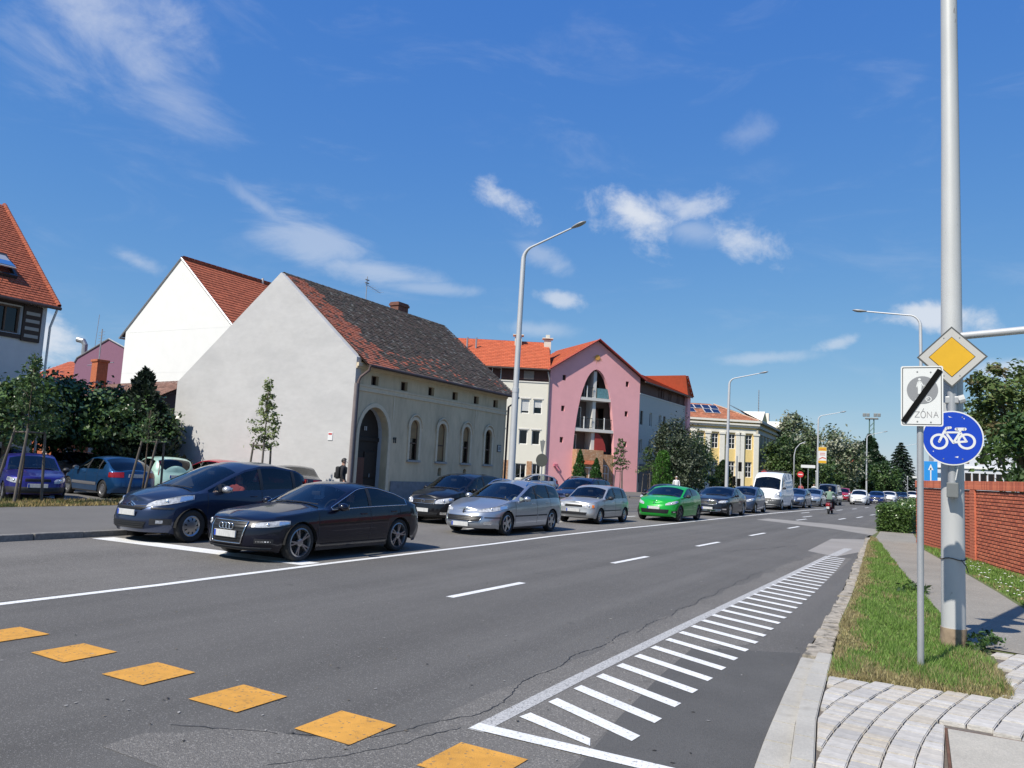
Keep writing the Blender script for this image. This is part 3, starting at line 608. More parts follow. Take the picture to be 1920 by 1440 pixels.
rollover(MB(), (0,WR,WRZ+.06), (19.2,WR,WRZ+.06), .12, cols=c_red).build('ridge_tiles', m_tile, ws)
for a, v in ((7.5,.15),(9.2,.9),(9.6,1.6)):
    y_ = WR-v; MB().tube([(a,y_,WRZ-v*.87-.1),(a,y_,WRZ-v*.87+.45)], .09, 8).build('roof_vent', mat('vent_pale', (.6,.55,.5), .7), ws)
MB().tube([(-.1,-.62,WE-.5),(19.2,-.62,WE-.5)], .08, 8).build('gutter', m_zinc, ws); MB().tube([(-.1,WB+.62,WE-.5),(19.2,WB+.62,WE-.5)], .08, 8).build('gutter', m_zinc, ws)

# ---------------------------------------------------------------- house at the left with the skylight
loc, rz = frame(-32., 17.78, 0)          # local x<0 comes towards the camera
lb = thing('tiled_house', 'house with steep red tiled roof, skylight and dark timber upper storey', 'house', loc, rz)
m_lb = mat('grey_render', (.50,.51,.52), .9, var=.06, vscale=3, bump=.2, bscale=30)
LE = 7.45
bwin = rect(-2.35,-.98,6.05,7.12)
wall(rect(-14,0,0,LE), [bwin], .2).build('street_wall', m_lb, lb)
gp = [(0,0),(0,LE),(4.6,11.9),(9.2,LE),(9.2,0)]; tri = tessellate_polygon([[Vector((a,b,0)) for a,b in gp]])
MB().add([(0,a,b) for a,b in gp], tri).build('gable_wall', m_lb, lb)
bd = MB(); bd.box(-14,-2.4,-.06,-.004,5.85,7.3); bd.box(-2.4,-.93,-.06,-.004,7.16,7.3); bd.box(-2.4,-.93,-.06,-.004,5.85,6.02); bd.build('timber_cladding', m_wood_d, lb)
bx = MB().box(-.93,-.22,-.09,-.004,5.8,7.25).build('slatted_panel', m_wood_d, lb)
for k in range(4): MB().box(-.84,-.3,-.105,-.092,5.95+.3*k,6.08+.3*k).build('slat', mat('slat_grey', (.3,.29,.27), .8), bx)
window(lb, bwin, .18, .07, (('v',.62),), m_frame_b, .5)
MB().box(-14,.02,-.1,-.004,7.31,7.4).build('fascia', m_trim, lb)
sl3 = math.hypot(5.15, 4.9); rt = MB(); c_lb = red_tile((.33,.085,.04), .16)
tiles(rt, (-14,-.35,LE-.1), (1,0,0), (0,5.15,4.9), 14.25, sl3, .2, .17, c_lb, th=.02)
o = rt.build('roof_tiles', m_tile, lb); o['kind'] = 'stuff'
un = MB(); un.quad((-14,-.32,LE-.12),(.2,-.32,LE-.12),(.2,4.75,12.2),(-14,4.75,12.2)); un.quad((-14,9.8,LE-.12),(.2,9.8,LE-.12),(.2,4.75,12.2),(-14,4.75,12.2)); un.quad((-14,-.32,LE-.12),(.2,-.32,LE-.12),(.2,0,LE-.05),(-14,0,LE-.05)); un.build('roof_boarding', m_wood_d, lb)
vd = Vector((0,5.15,4.9)).normalized(); nv = Vector((0,-4.9,5.15)).normalized(); e0 = Vector((0,-.35,LE-.1))
rollover(MB(), e0+Vector((.26,0,.05)), e0+vd*sl3+Vector((.26,0,.05)), .09, n=44, cols=c_lb).build('verge_tiles', m_tile, lb)
MB().tube([(-14,-.43,LE-.17),(.3,-.43,LE-.17)], .07, 8).build('gutter', m_gut, lb); pipe(lb, [(.15,-.42,LE-.25),(.12,-.12,LE-.95),(.1,-.1,.2)], .045, m_lb)
def on_roof(u, v, h=0.): return e0+Vector((u,0,0))+vd*v+nv*h
sk = MB()
for u0,u1,v0,v1 in ((-2.0,-1.0,1.35,1.45),(-2.0,-1.0,2.65,2.8),(-2.0,-1.9,1.45,2.65),(-1.1,-1.0,1.45,2.65)):
    q = [on_roof(u0,v0,.16),on_roof(u1,v0,.16),on_roof(u1,v1,.16),on_roof(u0,v1,.16)]; p = [on_roof(u0,v0,0),on_roof(u1,v0,0),on_roof(u1,v1,0),on_roof(u0,v1,0)]
    sk.add(p+q, ((4,5,6,7),(0,1,5,4),(1,2,6,5),(2,3,7,6),(3,0,4,7)))
skl = sk.build('skylight', mat('flashing_dark', (.06,.06,.062), .4, metal=.4), lb)
hz_ = MB(); a_ = on_roof(-1.87,2.6,.2); b_ = on_roof(-1.13,2.6,.2); c_ = on_roof(-1.13,1.5,.42); d_ = on_roof(-1.87,1.5,.42)
hz_.add([a_,b_,c_,d_,a_-nv*.05,b_-nv*.05,c_-nv*.05,d_-nv*.05], ((0,1,2,3),(4,5,1,0),(1,5,6,2),(2,6,7,3),(0,3,7,4))); hz_.build('sash', mat('pale_alu', (.5,.5,.5), .4, metal=.5), skl)
MB().quad(a_+nv*.006-vd*.12, b_+nv*.006-vd*.12, c_+nv*.006+vd*.1, d_+nv*.006+vd*.1).build('pane', m_pane, skl)
for k in range(9):
    p = on_roof(-3.2+.36*k,.8,.1); MB().tube([p, p+Vector((0,-.03,.14))], .012, 5).build('snow_guard', m_gut, lb)

# ---------------------------------------------------------------- low roofs between the left houses
m_purple = mat('mauve_render', (.20,.095,.145), .9, var=.06)
pb = thing('mauve_house', 'small mauve gable-ended house with metal flue beside the white house', 'house', (-56.6,37,0), 0)
gp = [(-5.2,0),(-5.2,8.4),(-4.9,8.8),(-1.0,10.2),(1.8,9.2),(1.8,0)]; MB().add([(a,0,b) for a,b in gp], tessellate_polygon([[Vector((a,b,0)) for a,b in gp]])).build('gable_wall', m_purple, pb)
MB().box(-5.2,1.8,.01,8,0,8.3).build('body', m_purple, pb)
ff = MB()
for a,b in zip(gp[1:], gp[2:-1]): ff.tube([(a[0],-.05,a[1]),(b[0],-.05,b[1])], .06, 6)
ff.build('coping', m_zinc, pb); MB().tube([(-4.6,.3,8.6),(-4.6,.3,9.9),(-4.75,.2,10.2),(-5.2,0,10.3)], .22, 10).build('flue', m_zinc, pb); MB().tube([(-3.3,.3,9),(-3.1,.3,12.3)], .02, 5).build('rod', m_zinc, pb)
fr2 = thing('red_roofed_house', 'low house with long bright red tiled roof behind the mauve house', 'house', (-66,44,0), 0)
rt = MB(); tiles(rt, (-16,-.4,8.0), (1,0,-.06), (0,5,2.6), 24, 5.6, .4, .4, red_tile((.40,.10,.045)), th=.03); o = rt.build('roof_tiles', m_tile, fr2); o['kind'] = 'stuff'
MB().box(-16,8,0,9,0,8).build('wall', mat('cream_far', (.45,.4,.33), .9), fr2); un = MB(); un.quad((-16,-.35,7.95),(8,-.35,6.5),(8,4.6,9.05),(-16,4.6,10.5)); un.build('roof_boarding', m_wood_d, fr2)
shd = thing('brick_outhouse', 'weathered outhouse with brown tiled roof and tall brick chimney above the hedge trees', 'outhouse', (-44,27.5,0), R(-8))
MB().box(-7,6,0,6,0,4.2).build('wall', mat('outhouse_brick', (.2,.12,.09), .9, var=.3, vscale=6), shd)
rt = MB(); tiles(rt, (-7.3,-.4,4.1), (1,0,0), (0,3.4,1.75), 13.6, 3.85, .24, .22, red_tile((.22,.12,.085), .3)); o = rt.build('roof_tiles', m_tile, shd); o['kind'] = 'stuff'
un = MB(); un.quad((-7.3,-.35,4.0),(6.3,-.35,4.0),(6.3,3.1,5.75),(-7.3,3.1,5.75)); un.quad((6.3,6.4,4.0),(-7.3,6.4,4.0),(-7.3,3.1,5.75),(6.3,3.1,5.75)); un.add([(6.05,0,4.1),(6.05,6,4.1),(6.05,3.1,5.75)], ((0,1,2),)); un.build('roof_boarding', mat('old_boards', (.09,.06,.05), .85), shd)
MB().bbox(-1.9,-1.15,.7,1.35,4.2,6.9,.02).bbox(-1.96,-1.09,.64,1.41,6.9,7.05,.02).build('chimney', mat('orange_brick', (.42,.12,.05), .9, var=.25, vscale=9, bump=.4), shd)
an = MB(); an.tube([(-3.9,2,5),(-3.9,2,9.3)], .04, 6); an.tube([(-5.4,2,7.0),(-1.9,2,7.05)], .03, 5)
for k in range(4): an.tube([(-4.3,2,8.5+.2*k),(-3.5,2,8.5+.2*k)], .015, 4)
an.build('aerial', m_zinc, shd)

# ---------------------------------------------------------------- brick garden wall at the back of the car park
m_obrick = mat('orange_wall_brick', (.46,.135,.055), .9, var=.25, vscale=6, bump=.3, bscale=30)
m_wbrick = mat('white_wall_brick', (.62,.61,.58), .9, var=.12, vscale=6, bump=.3, bscale=30)
m_mort = mat('mortar', (.42,.38,.33), .95, var=.15, vscale=12)
m_cop = mat('coping_grey', (.38,.35,.31), .9, var=.2, vscale=8, bump=.3)
gw = thing('garden_wall', 'orange brick garden wall with white brick pillars behind the parked cars', 'wall', (-31.2,23.62,.1), R(180))
MB().box(-.1,16.5,-.10,.10,0,1.95).build('mortar_core', m_mort, gw)
bmesh_w = {}
def brick_mesh(key, l, h, d):
    if key not in bmesh_w: bmesh_w[key] = MB().bbox(0,l,-d,d,0,h,.006).mesh('brick')
    return bmesh_w[key]
def bricks(parent, x0, x1, z0, z1, d, m, l=.25, h=.065, j=.012, yc=0., single=True, key='b', stuff=None):
    r_ = 0; z = z0
    while z+h <= z1+.001:
        x = x0-(r_ % 2)*(l+j)/2
        while x < x1-.03:
            a, b = max(x, x0), min(x+l, x1)
            if b-a > .04:
                if single:
                    o = mkobj('brick', brick_mesh((key,round(b-a,2)), round(b-a,2), h, d), parent, m); o.location = (a, yc, z)
                    if not o.data.materials: o.data.materials.append(m)
                else: stuff.box(a,b,yc-d,yc+d,z,z+h)
            x += l+j
        z += h+j; r_ += 1
PX = [0.0+1.95*k for k in range(9)]
st = MB()
for k in range(8): bricks(gw, PX[k]+.2, PX[k+1]-.2, .02, 1.9, .125, m_obrick, stuff=st, single=False)
st.build('wall_bricks', m_obrick, gw)['kind'] = 'stuff'
for p in PX:
    st = MB(); bricks(gw, p-.2, p+.2, .02, 2.08, .17, m_wbrick, l=.194, h=.065, stuff=st, single=False); q = st.build('pillar', m_wbrick, gw)
    MB().box(p-.19,p+.19,-.15,.15,0,2.08).build('core', m_mort, q); MB().bbox(p-.25,p+.25,-.22,.22,2.09,2.15,.01).build('cap', m_cop, q)
for k in range(8): MB().bbox(PX[k]+.24,PX[k+1]-.24,-.17,.17,1.955,2.01,.01).build('coping', m_cop, gw)
# ---------------------------------------------------------------- pink corner block: gable with the tall arch, cream and shaded wings
A38 = 38.; u38 = Vector((math.sin(R(A38)), math.cos(R(A38)), 0))
PLx, PLy = -27.4-u38.x*9.97, 74-u38.y*9.97
loc, rz = frame(PLx, PLy, A38)
pk = thing('pink_apartment_block', 'pink gabled apartment block with tall arched balcony recess and red roof', 'building', loc, rz)
m_pink = mat('pink_render', (.78,.385,.40), .9, var=.04, vscale=1.5, var2=.05, v2scale=.4, bump=.15, bscale=20)
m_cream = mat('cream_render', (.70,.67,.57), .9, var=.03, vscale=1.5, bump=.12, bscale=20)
m_pale = mat('pale_slab', (.62,.60,.56), .85, var=.05)
m_redp = mat('dark_red_panel', (.30,.035,.03), .7, var=.1)
PW, PE, PA = 9.97, 11.5, 14.7
hw = lambda z: 0 if z > 11.85 else 2.32*(1-((max(z,0)-.0)/11.85)**2.6)**.5 if z > 3 else 2.32*(1-(3/11.85)**2.6)**.5
arch = [(5.0-hw(z), z) for z in (0,2,4,5.5,7,8,9,9.8,10.5,11,11.4,11.7,11.82)]; arch = [(10-a if False else a, b) for a, b in arch]
arch_o = [(5.0+hw(z), z) for z in (0,2,4,5.5,7,8,9,9.8,10.5,11,11.4,11.7,11.82)]
hole = arch_o+[(5.0,11.88)]+arch[::-1]
outer = [(0,0)]+[(arch[0][0],0)]+[(a,b) for a,b in arch[1:]]+[(5.0,11.88)]+[(a,b) for a,b in arch_o[::-1][:-1]]+[(arch_o[0][0],0),(PW,0),(PW,PE),(PW/2,PA),(0,PE)]
sq = [rect(s-.18,s+.18,z-.28,z+.25) for s in (1.48,8.49) for z in (10.75,7.78,4.77)]
pwall = wall(outer, sq, .3); 
for a,b in zip(hole, hole[1:]): pwall.quad((a[0],0,a[1]),(a[0],.45,a[1]),(b[0],.45,b[1]),(b[0],0,b[1]))
pwall.build('gable_wall', m_pink, pk)
for q in sq:
    us = [p[0] for p in q]; zs = [p[1] for p in q]; window(pk, q, .26, .03, (), m_frame_b, .3, name='small_window'); 
MB().box(-.0,.3,0.005,9,0,PE).box(PW-.3,PW,.005,9,0,PE).build('side_wall', m_pink, pk)
# loggia behind the arch
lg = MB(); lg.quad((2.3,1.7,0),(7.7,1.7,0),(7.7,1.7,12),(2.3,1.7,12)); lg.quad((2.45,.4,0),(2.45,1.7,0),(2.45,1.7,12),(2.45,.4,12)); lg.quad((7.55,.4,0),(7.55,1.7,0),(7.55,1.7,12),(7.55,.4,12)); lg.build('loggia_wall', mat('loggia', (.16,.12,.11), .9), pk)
for z0,z1 in ((5.72,6.02),(8.78,9.06)):
    h = hw((z0+z1)/2); MB().box(5-h-.02,5+h+.02,.03,1.68,z0,z1).build('balcony_slab', m_pale, pk)
MB().box(4.86,5.2,.32,1.69,3.4,5.71).box(4.86,5.2,.32,1.69,6.03,8.77).box(4.86,5.2,.32,1.69,9.07,11.7).build('party_pier', m_pale, pk)
for z0, a0, a1 in ((6.03,2.98,4.84),(6.03,5.24,7.05),(9.07,3.4,4.84)):
    rl = MB(); rl.tube([(a0,.2,z0+1.0),(a1,.2,z0+1.0)], .03, 6); rl.tube([(a0,.2,z0+.12),(a1,.2,z0+.12)], .02, 6)
    n = int((a1-a0)/.13)
    for k in range(n+1): rl.tube([(lerp(a0,a1,k/n),.2,z0+.12),(lerp(a0,a1,k/n),.2,z0+1.0)], .011, 4)
    r_ = rl.build('railing', mat('rail_dark', (.045,.05,.05), .5), pk); c = (a0+a1)/2
    MB().box(c-.04,c+.04,.16,.24,z0,z0+1.15).build('newel', m_frame_w, r_)
MB().box(5.24,6.55,.18,.22,9.1,10.05).build('balcony_screen', mat('teal_cloth', (.10,.22,.25), .8, var=.3, vscale=6), pk)
for a0,a1,z0,z1 in ((3.1,4.3,6.1,8.2),(5.5,6.9,6.1,8.3),(3.0,3.9,3.5,5.5),(5.6,6.9,3.5,5.5),(3.6,4.6,9.1,11.0),(5.4,6.2,9.1,10.9)):
    window(pk, rect(a0,a1,z0,z1), .1, .07, (('v',.5),), m_frame_w if a0 < 5 else m_frame_b, .3, v=1.58, name='balcony_door')
rp = [(5.22,3.9),(6.5,3.9),(6.35,4.6),(6.05,5.2),(5.6,5.6),(5.22,5.68)]; MB().add([(a,.25,b) for a,b in rp]+[(a,.3,b) for a,b in rp], [tuple(range(6)),tuple(range(11,5,-1))]+[(i,(i+1)%6,(i+1)%6+6,i+6) for i in range(6)]).build('red_screen', m_redp, pk)
m_ybrick = mat('buff_brick', (.40,.22,.12), .9, var=.3, vscale=5, bump=.4, bscale=25, stain=((.55,.42,.3), 6, .52, .62, .7))
MB().bbox(2.72,5.6,-.9,.3,0,3.95,.02).build('brick_porch', m_ybrick, pk); MB().bbox(5.62,7.28,.05,.4,0,3.6,.02).build('brick_panel', m_ybrick, pk)
window(pk, arched(5.95,6.75,.9,2.2,2.6), .06, .06, (('v',.5),('h',.5)), m_frame_w, .2, name='arched_window', v=.0)
for q in (rect(3.3,4.9,.1,2.3),): window(pk, q, .1, .1, (('v',.5),), m_frame_w, .2, name='entrance_door', v=-.98)
rt = MB(); tiles(rt, (2.9,-1.25,2.55), (1,0,0), (0,.42,.42), 1.9, .6, .2, .16, red_tile((.40,.10,.045))); o = rt.build('porch_tiles', m_tile, pk); o['kind'] = 'stuff'
sn = MB(); cx_, cz_ = 5.0, 13.05
for k in range(11):
    t = math.pi*(1+k/10)-.2; r1 = .75 if k % 2 else .55; sn.add([(cx_+.3*math.cos(t-.08),-.03,cz_+.3*math.sin(t-.08)),(cx_+r1*math.cos(t),-.03,cz_+r1*math.sin(t)),(cx_+.3*math.cos(t+.08),-.03,cz_+.3*math.sin(t+.08))], ((0,1,2),))
sn.lathe([(.001,-.05),(.27,-.05),(.27,-.01)], 16, 'y', (cx_,0,cz_)); sn.build('sun_emblem', mat('emblem_ochre', (.62,.30,.06), .7), pk)
MB().bbox(.75,1.15,-.25,-.01,2.2,2.45,.02).tube([(.95,-.2,2.2),(1.25,-.35,1.8)], .08, 6).build('wall_lamp', mat('lamp_pink', (.5,.15,.2), .6), pk); MB().box(.72,.95,-.08,-.005,.8,1.05).build('sign_plate', m_frame_w, pk)
# gable roof of the pink part
c_or = red_tile((.52,.125,.05), .07); rt = MB()
for sgn, x0 in ((1,-.45),(-1,PW+.45)):
    run = PW/2+.45; rise = (PA-PE)*run/(PW/2); tiles(rt, (x0,-.35,PA+.12-rise), (0,1,0), (sgn*run,0,rise), 9.5, math.hypot(run,rise), .4, .38, c_or, th=.03)
o = rt.build('roof_tiles', m_tile, pk); o['kind'] = 'stuff'
un = MB(); un.quad((-.42,-.33,PE-.2),(-.42,9.1,PE-.2),(PW/2,9.1,PA+.1),(PW/2,-.33,PA+.1)); un.quad((PW+.42,-.33,PE-.2),(PW+.42,9.1,PE-.2),(PW/2,9.1,PA+.1),(PW/2,-.33,PA+.1)); un.build('roof_boarding', mat('soffit_red', (.22,.06,.04), .8), pk)
vb = MB(); vb.tube([(-.48,-.4,PE-.25),(PW/2,-.4,PA+.12),(PW+.48,-.4,PE-.25)], .09, 6); vb.build('verge_board', mat('verge_red', (.34,.05,.04), .7), pk)
pipe(pk, [(-.4,-.3,PE-.4),(-.12,-.1,PE-1.1),(-.12,-.1,.1)], .07, m_zinc)

def wing(parent_loc, a, L0, L1, EZw, holes, m, band, depth, name_lbl, roof_cols, cat='building', bands=None, roof_rise=3.2, roof_run=5.5, base=None):
    loc_, rz_ = frame(*parent_loc, a); w_ = thing('apartment_wing', name_lbl, cat, loc_, rz_)
    wall(rect(L0,L1,0,band), holes, .22).build('wall', m, w_)
    bd_ = MB(); bd_.quad((L0,.12,band),(L1,.12,band),(L1,.12,EZw),(L0,.12,EZw)); bd_.quad((L0,0,band),(L1,0,band),(L1,.12,band),(L0,.12,band)); bd_.build('timber_band', m_brown, w_)
    MB().box(L0,L1,-.06,-.004,band-.12,band-.02).build('string_course', m_pale, w_)
    MB().box(L0+.01,L1-.01,.3,depth,0,EZw).build('core', m, w_)
    sl__ = math.hypot(roof_run+.5, roof_rise+.3); rt_ = MB(); tiles(rt_, (L0,-.5,EZw-.12), (1,0,0), (0,roof_run+.5,roof_rise+.3), L1-L0, sl__, .4, .38, roof_cols, th=.03); o_ = rt_.build('roof_tiles', m_tile, w_); o_['kind'] = 'stuff'
    u_ = MB(); u_.quad((L0,-.46,EZw-.14),(L1,-.46,EZw-.14),(L1,roof_run,EZw+roof_rise+.15),(L0,roof_run,EZw+roof_rise+.15)); u_.quad((L0,-.46,EZw-.14),(L1,-.46,EZw-.14),(L1,.12,EZw-.02),(L0,.12,EZw-.02)); u_.quad((L0,2*roof_run+.5,EZw-.14),(L1,2*roof_run+.5,EZw-.14),(L1,roof_run,EZw+roof_rise+.15),(L0,roof_run,EZw+roof_rise+.15)); u_.build('roof_boarding', m_wood_d, w_)
    MB().tube([(L0,-.55,EZw-.2),(L1,-.55,EZw-.2)], .08, 8).build('gutter', m_gut, w_)
    return w_
# left wing (cream, lit)
wl = [rect(-2.66,-1.86,7.05,8.42),rect(-1.46,-.66,7.05,8.42),rect(-2.7,-1.9,4.12,5.5),rect(-1.5,-.72,4.12,5.5),rect(-4.9,-4.1,7.05,8.42),rect(-4.9,-4.1,4.12,5.5),rect(-7.2,-6.4,7.05,8.42),rect(-7.2,-6.4,4.12,5.5),rect(-2.9,-1.9,.9,2.3),rect(-1.3,-.5,.05,2.35)]
w1 = wing((PLx,PLy), 60, -16, -.02, 11.45, wl, m_cream, 10.15, 11, 'cream rendered wing with paired white windows beside the pink gable', c_or)
for k, q in enumerate(wl):
    window(w1, q, .18, .07, (('v',.5),) if k > 7 else (), m_frame_w, .4, curtain=((0,.35),(.65,1)) if k in (2,3) else None, blind=(.82,.55,0,0,.9,.3,.8,.5,0,0)[k] or None, bcol=mat('blind_white', (.66,.66,.64), .7))
    if k < 8: MB().bbox(q[0][0]-.1,q[1][0]+.1,-.05,-.004,q[2][1]+.02,q[2][1]+.14,.01).build('lintel', m_pale, w1)
MB().box(-8,-.1,-.05,-.004,0,2.55).build('brick_base', m_ybrick, w1) if False else None
for a0,a1 in ((-6,-2.98),(-1.84,-1.36)): MB().box(a0,a1,-.06,-.005,0,2.55).build('brick_base', m_ybrick, w1)
window(w1, rect(-5.6,-4.7,10.2,11.3), .06, .06, (), m_frame_w, .3, v=.07, name='band_window'); window(w1, rect(-2.6,-1.5,10.25,11.2), .06, .06, (), m_brown, .3, v=.07, name='band_window', blind=.95, bcol=mat('blind_grey', (.3,.25,.22), .8))
for a,b in ((-3.2,.5),(-.2,1.0)):
    c = MB(); c.bbox(a-.35,a+.35,4.4,5.1,13.5,15.4-b*.4,.02); c.bbox(a-.55,a+.55,4.2,5.3,15.45-b*.4,15.55-b*.4,.02); c.bbox(a-.2,a+.2,4.5,5,15.55-b*.4,15.9-b*.4,.02); c.build('chimney', mat('chimney_cream', (.6,.57,.5), .9, var=.1), w1)
for a in (-8.3,-7.4): MB().tube([(a,3.2,13.0),(a,3.2,14.6)], .09, 8).build('roof_vent', m_zinc, w1)
# right wing along the main road (in shade; cream mixed greyer to stand for it)
wr_ = []
for z0,z1 in ((6.85,8.25),(4.0,5.4),(1.0,2.5)):
    for a in (.35,2.95,5.75,7.15,9.9,11.1,13.2): wr_.append(rect(a,a+.75,z0,z1))
w2 = wing((-27.4,74), 1, .02, 15.3, 11.3, wr_, mat('cream_shaded', (.50,.49,.45), .9, var=.05, bump=.1), 10.0, 10, 'shaded pale wing with red tiled roof running along the main road', c_or, roof_run=5., roof_rise=2.1)
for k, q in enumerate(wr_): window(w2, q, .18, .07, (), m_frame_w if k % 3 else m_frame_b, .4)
for a in (5.8,6.7,9.0,11.8): window(w2, rect(a,a+.7,10.1,11.1), .05, .06, (), m_brown, .3, v=.07, name='band_window')
MB().box(.5,15,-.05,-.004,0,2.9).build('grey_base', mat('base_grey', (.16,.17,.18), .85, var=.2), w2)
MB().box(14.5,15.6,-.25,10,0,11.9).build('end_bay', m_pink, w2)
gb = MB(); tiles(gb, (15.75,-.6,11.2), (0,1,0), (-2.3,0,2.2), 9, 3.2, .4, .38, c_or, th=.03); gb.build('gable_tiles', m_tile, w2)['kind'] = 'stuff'
MB().add([(14.4,-.3,11.25),(15.7,-.3,11.25),(13.4,-.3,13.5),(15.7,9,11.25),(13.4,9,13.5),(14.4,9,11.25)], ((0,1,2),(1,3,4,2),(3,5,4),(0,2,4,5))).build('gable_end', mat('end_tile', (.44,.10,.045), .85, var=.12, vscale=3), w2)

# ---------------------------------------------------------------- yellow neoclassical building
loc, rz = frame(-21.5, 99., 55)
yb = thing('yellow_building', 'yellow two-storey neoclassical building with white pilasters and solar panels', 'building', loc, rz)
m_yel = mat('yellow_render', (.74,.56,.23), .9, var=.05, vscale=1.5); m_wp = mat('white_pilaster', (.74,.71,.62), .85, var=.05, vscale=2)
yw = []
for a in (-9.1,-7.25,-5.45,-3.3,-1.15): yw += [rect(a,a+.85,5.6,7.45), rect(a,a+.85,2.2,4.1)]
wall(rect(-13,.3,0,8.0), yw, .25).build('wall', m_yel, yb)
for q in yw: window(yb, q, .2, .08, (('v',.5),('h',.36),('h',.7)), m_frame_w, .5)
for a in (-10.2,-8.15,-6.3,-4.5,-2.45,-1.98,-.15):
    p = MB(); p.bbox(a,a+.62,-.22,-.005,.6,7.35,.02); p.bbox(a-.08,a+.7,-.3,-.006,7.36,7.6,.02); p.bbox(a-.06,a+.68,-.28,-.006,.2,.58,.02); p.build('pilaster', m_wp, yb)
for z0,z1,d in ((7.62,8.05,.12),(8.3,8.55,.3),(8.56,8.75,.5),(8.95,9.2,.6)): MB().box(-13,.45,-d,.2,z0,z1).build('cornice', m_wp, yb)
MB().box(-13,.4,-.08,.2,8.06,8.29).box(-13,.4,-.1,.2,8.76,8.94).build('frieze', m_yel, yb)
MB().box(-13,.35,-.1,-.006,0,.55).build('plinth', m_wp, yb)
c_yr = red_tile((.42,.17,.09), .2); rt = MB(); ins = lambda a, v: a < 13.8-v*.95-.2
tiles(rt, (-13.5,-.5,9.2), (1,0,0), (0,4.2,2.1), 13.9, 4.7, .4, .36, c_yr, inside=ins, th=.03); o = rt.build('roof_tiles', m_tile, yb); o['kind'] = 'stuff'
ub = MB(); ub.quad((-13.5,-.45,9.17),(.4,-.45,9.17),(-4.0,3.7,11.25),(-13.5,3.7,11.25)); ub.quad((.42,-.45,9.17),(.42,9,9.17),(-4.0,6,11.25),(-4.0,3.7,11.25)); ub.build('roof_boarding', mat('roof_red_under', (.25,.09,.05), .9), yb)
rollover(MB(), (.35,-.4,9.25), (-4.0,3.7,11.35), .1, cols=lambda k, v: (.5,.33,.24)).build('hip_tiles', m_tile, yb)
m_sol = mat('solar_cell', (.012,.016,.04), .12, metal=.2, coat=.6, spec=.6)
sv = Vector((0,4.2,2.1)).normalized(); sn_ = Vector((0,-2.1,4.2)).normalized()
for r_ in range(2):
    for k in range(6):
        if r_ == 0 and k == 3: continue
        a0 = -10.3+1.03*k+(.1 if r_ == 0 and k > 3 else 0)+(.25 if r_ else 0); v0 = 1.5+1.32*r_; b0 = Vector((a0,-.5,9.2))+sv*v0+sn_*.14
        q = [b0, b0+Vector((.98,0,0)), b0+Vector((.98,0,0))+sv*1.25, b0+sv*1.25]; pn = MB().add([tuple(p) for p in q]+[tuple(p-sn_*.05) for p in q], ((0,1,2,3),(4,5,1,0),(5,6,2,1),(6,7,3,2),(7,4,0,3))).build('solar_panel', m_frame_w, yb)
        i = [q[0]+Vector((.035,0,0))+sv*.035, q[1]-Vector((.035,0,0))+sv*.035, q[2]-Vector((.035,0,0))-sv*.035, q[3]+Vector((.035,0,0))-sv*.035]; MB().quad(*[tuple(p+sn_*.006) for p in i]).build('cells', m_sol, pn)
# side along the main road, with pediments; shade mixed into its darker yellow and white
loc, rz = frame(-21.25, 99.25, -3)
ys_ = thing('yellow_building_wing', 'shaded long wing of the yellow building with pediment and pilasters along the road', 'building', loc, rz)
m_ysh = m_yel; yw = []
for k in range(9): yw += [rect(1.0+2.6*k,1.8+2.6*k,5.4,7.3), rect(1.0+2.6*k,1.8+2.6*k,2.2,4.0)]
wall(rect(0,25,0,8.0), yw, .25).build('wall', mat('yellow_render_shaded', (.42,.33,.16), .9, var=.08), ys_)
for q in yw: window(ys_, q, .2, .08, (('v',.5),('h',.4)), m_frame_w, .5)
for k in range(10): MB().bbox(.15+2.6*k,.75+2.6*k,-.25,-.005,.3,7.5,.02).build('pilaster', mat('white_trim_shaded', (.42,.39,.32), .9, var=.1), ys_)
for z0,z1,d in ((7.62,8.05,.15),(8.3,8.6,.35),(8.95,9.2,.6)): MB().box(-.3,25,-d,.2,z0,z1).build('cornice', mat('white_trim_shaded', (.42,.39,.32), .9, var=.1), ys_)
MB().box(-.2,25,-.1,.2,8.06,8.29).box(-.2,25,-.1,.2,8.61,8.94).box(0,25,.26,9,0,9).build('core', mat('yellow_render_shaded', (.42,.33,.16), .9, var=.08), ys_)
for a in (2.2,19.0):
    p = MB().add([(a-2.3,-.55,9.2),(a+2.3,-.55,9.2),(a,-.55,10.6),(a-2.3,.3,9.2),(a+2.3,.3,9.2),(a,2.5,10.6)], ((0,1,2),(1,4,5,2),(3,0,2,5))).build('pediment', m_wp, ys_)
    MB().add([(a-1.7,-.58,9.36),(a+1.7,-.58,9.36),(a,-.58,10.35)], ((0,1,2),)).build('tympanum', m_yel, p)
rt = MB(); tiles(rt, (-.2,-.5,9.2), (1,0,0), (0,4,2.0), 25.2, 4.5, .4, .4, c_yr, th=.03); rt.build('roof_tiles', m_tile, ys_)['kind'] = 'stuff'
MB().quad((-.2,-.45,9.15),(25,-.45,9.15),(25,3.6,11.2),(-.2,3.6,11.2)).build('roof_boarding', m_wood_d, ys_)
MB().bbox(20,20.8,1.6,2.4,10.2,11.9,.02).build('chimney', m_wp, ys_)
an = MB(); an.tube([(13.2,2,10.5),(13.2,2,14.6)], .05, 6)
for k in range(8): an.tube([(13.2-.7+.05*k,2,11.6+.38*k),(13.2+.7-.05*k,2,11.6+.38*k)], .02, 4)
an.build('aerial', m_zinc, ys_)
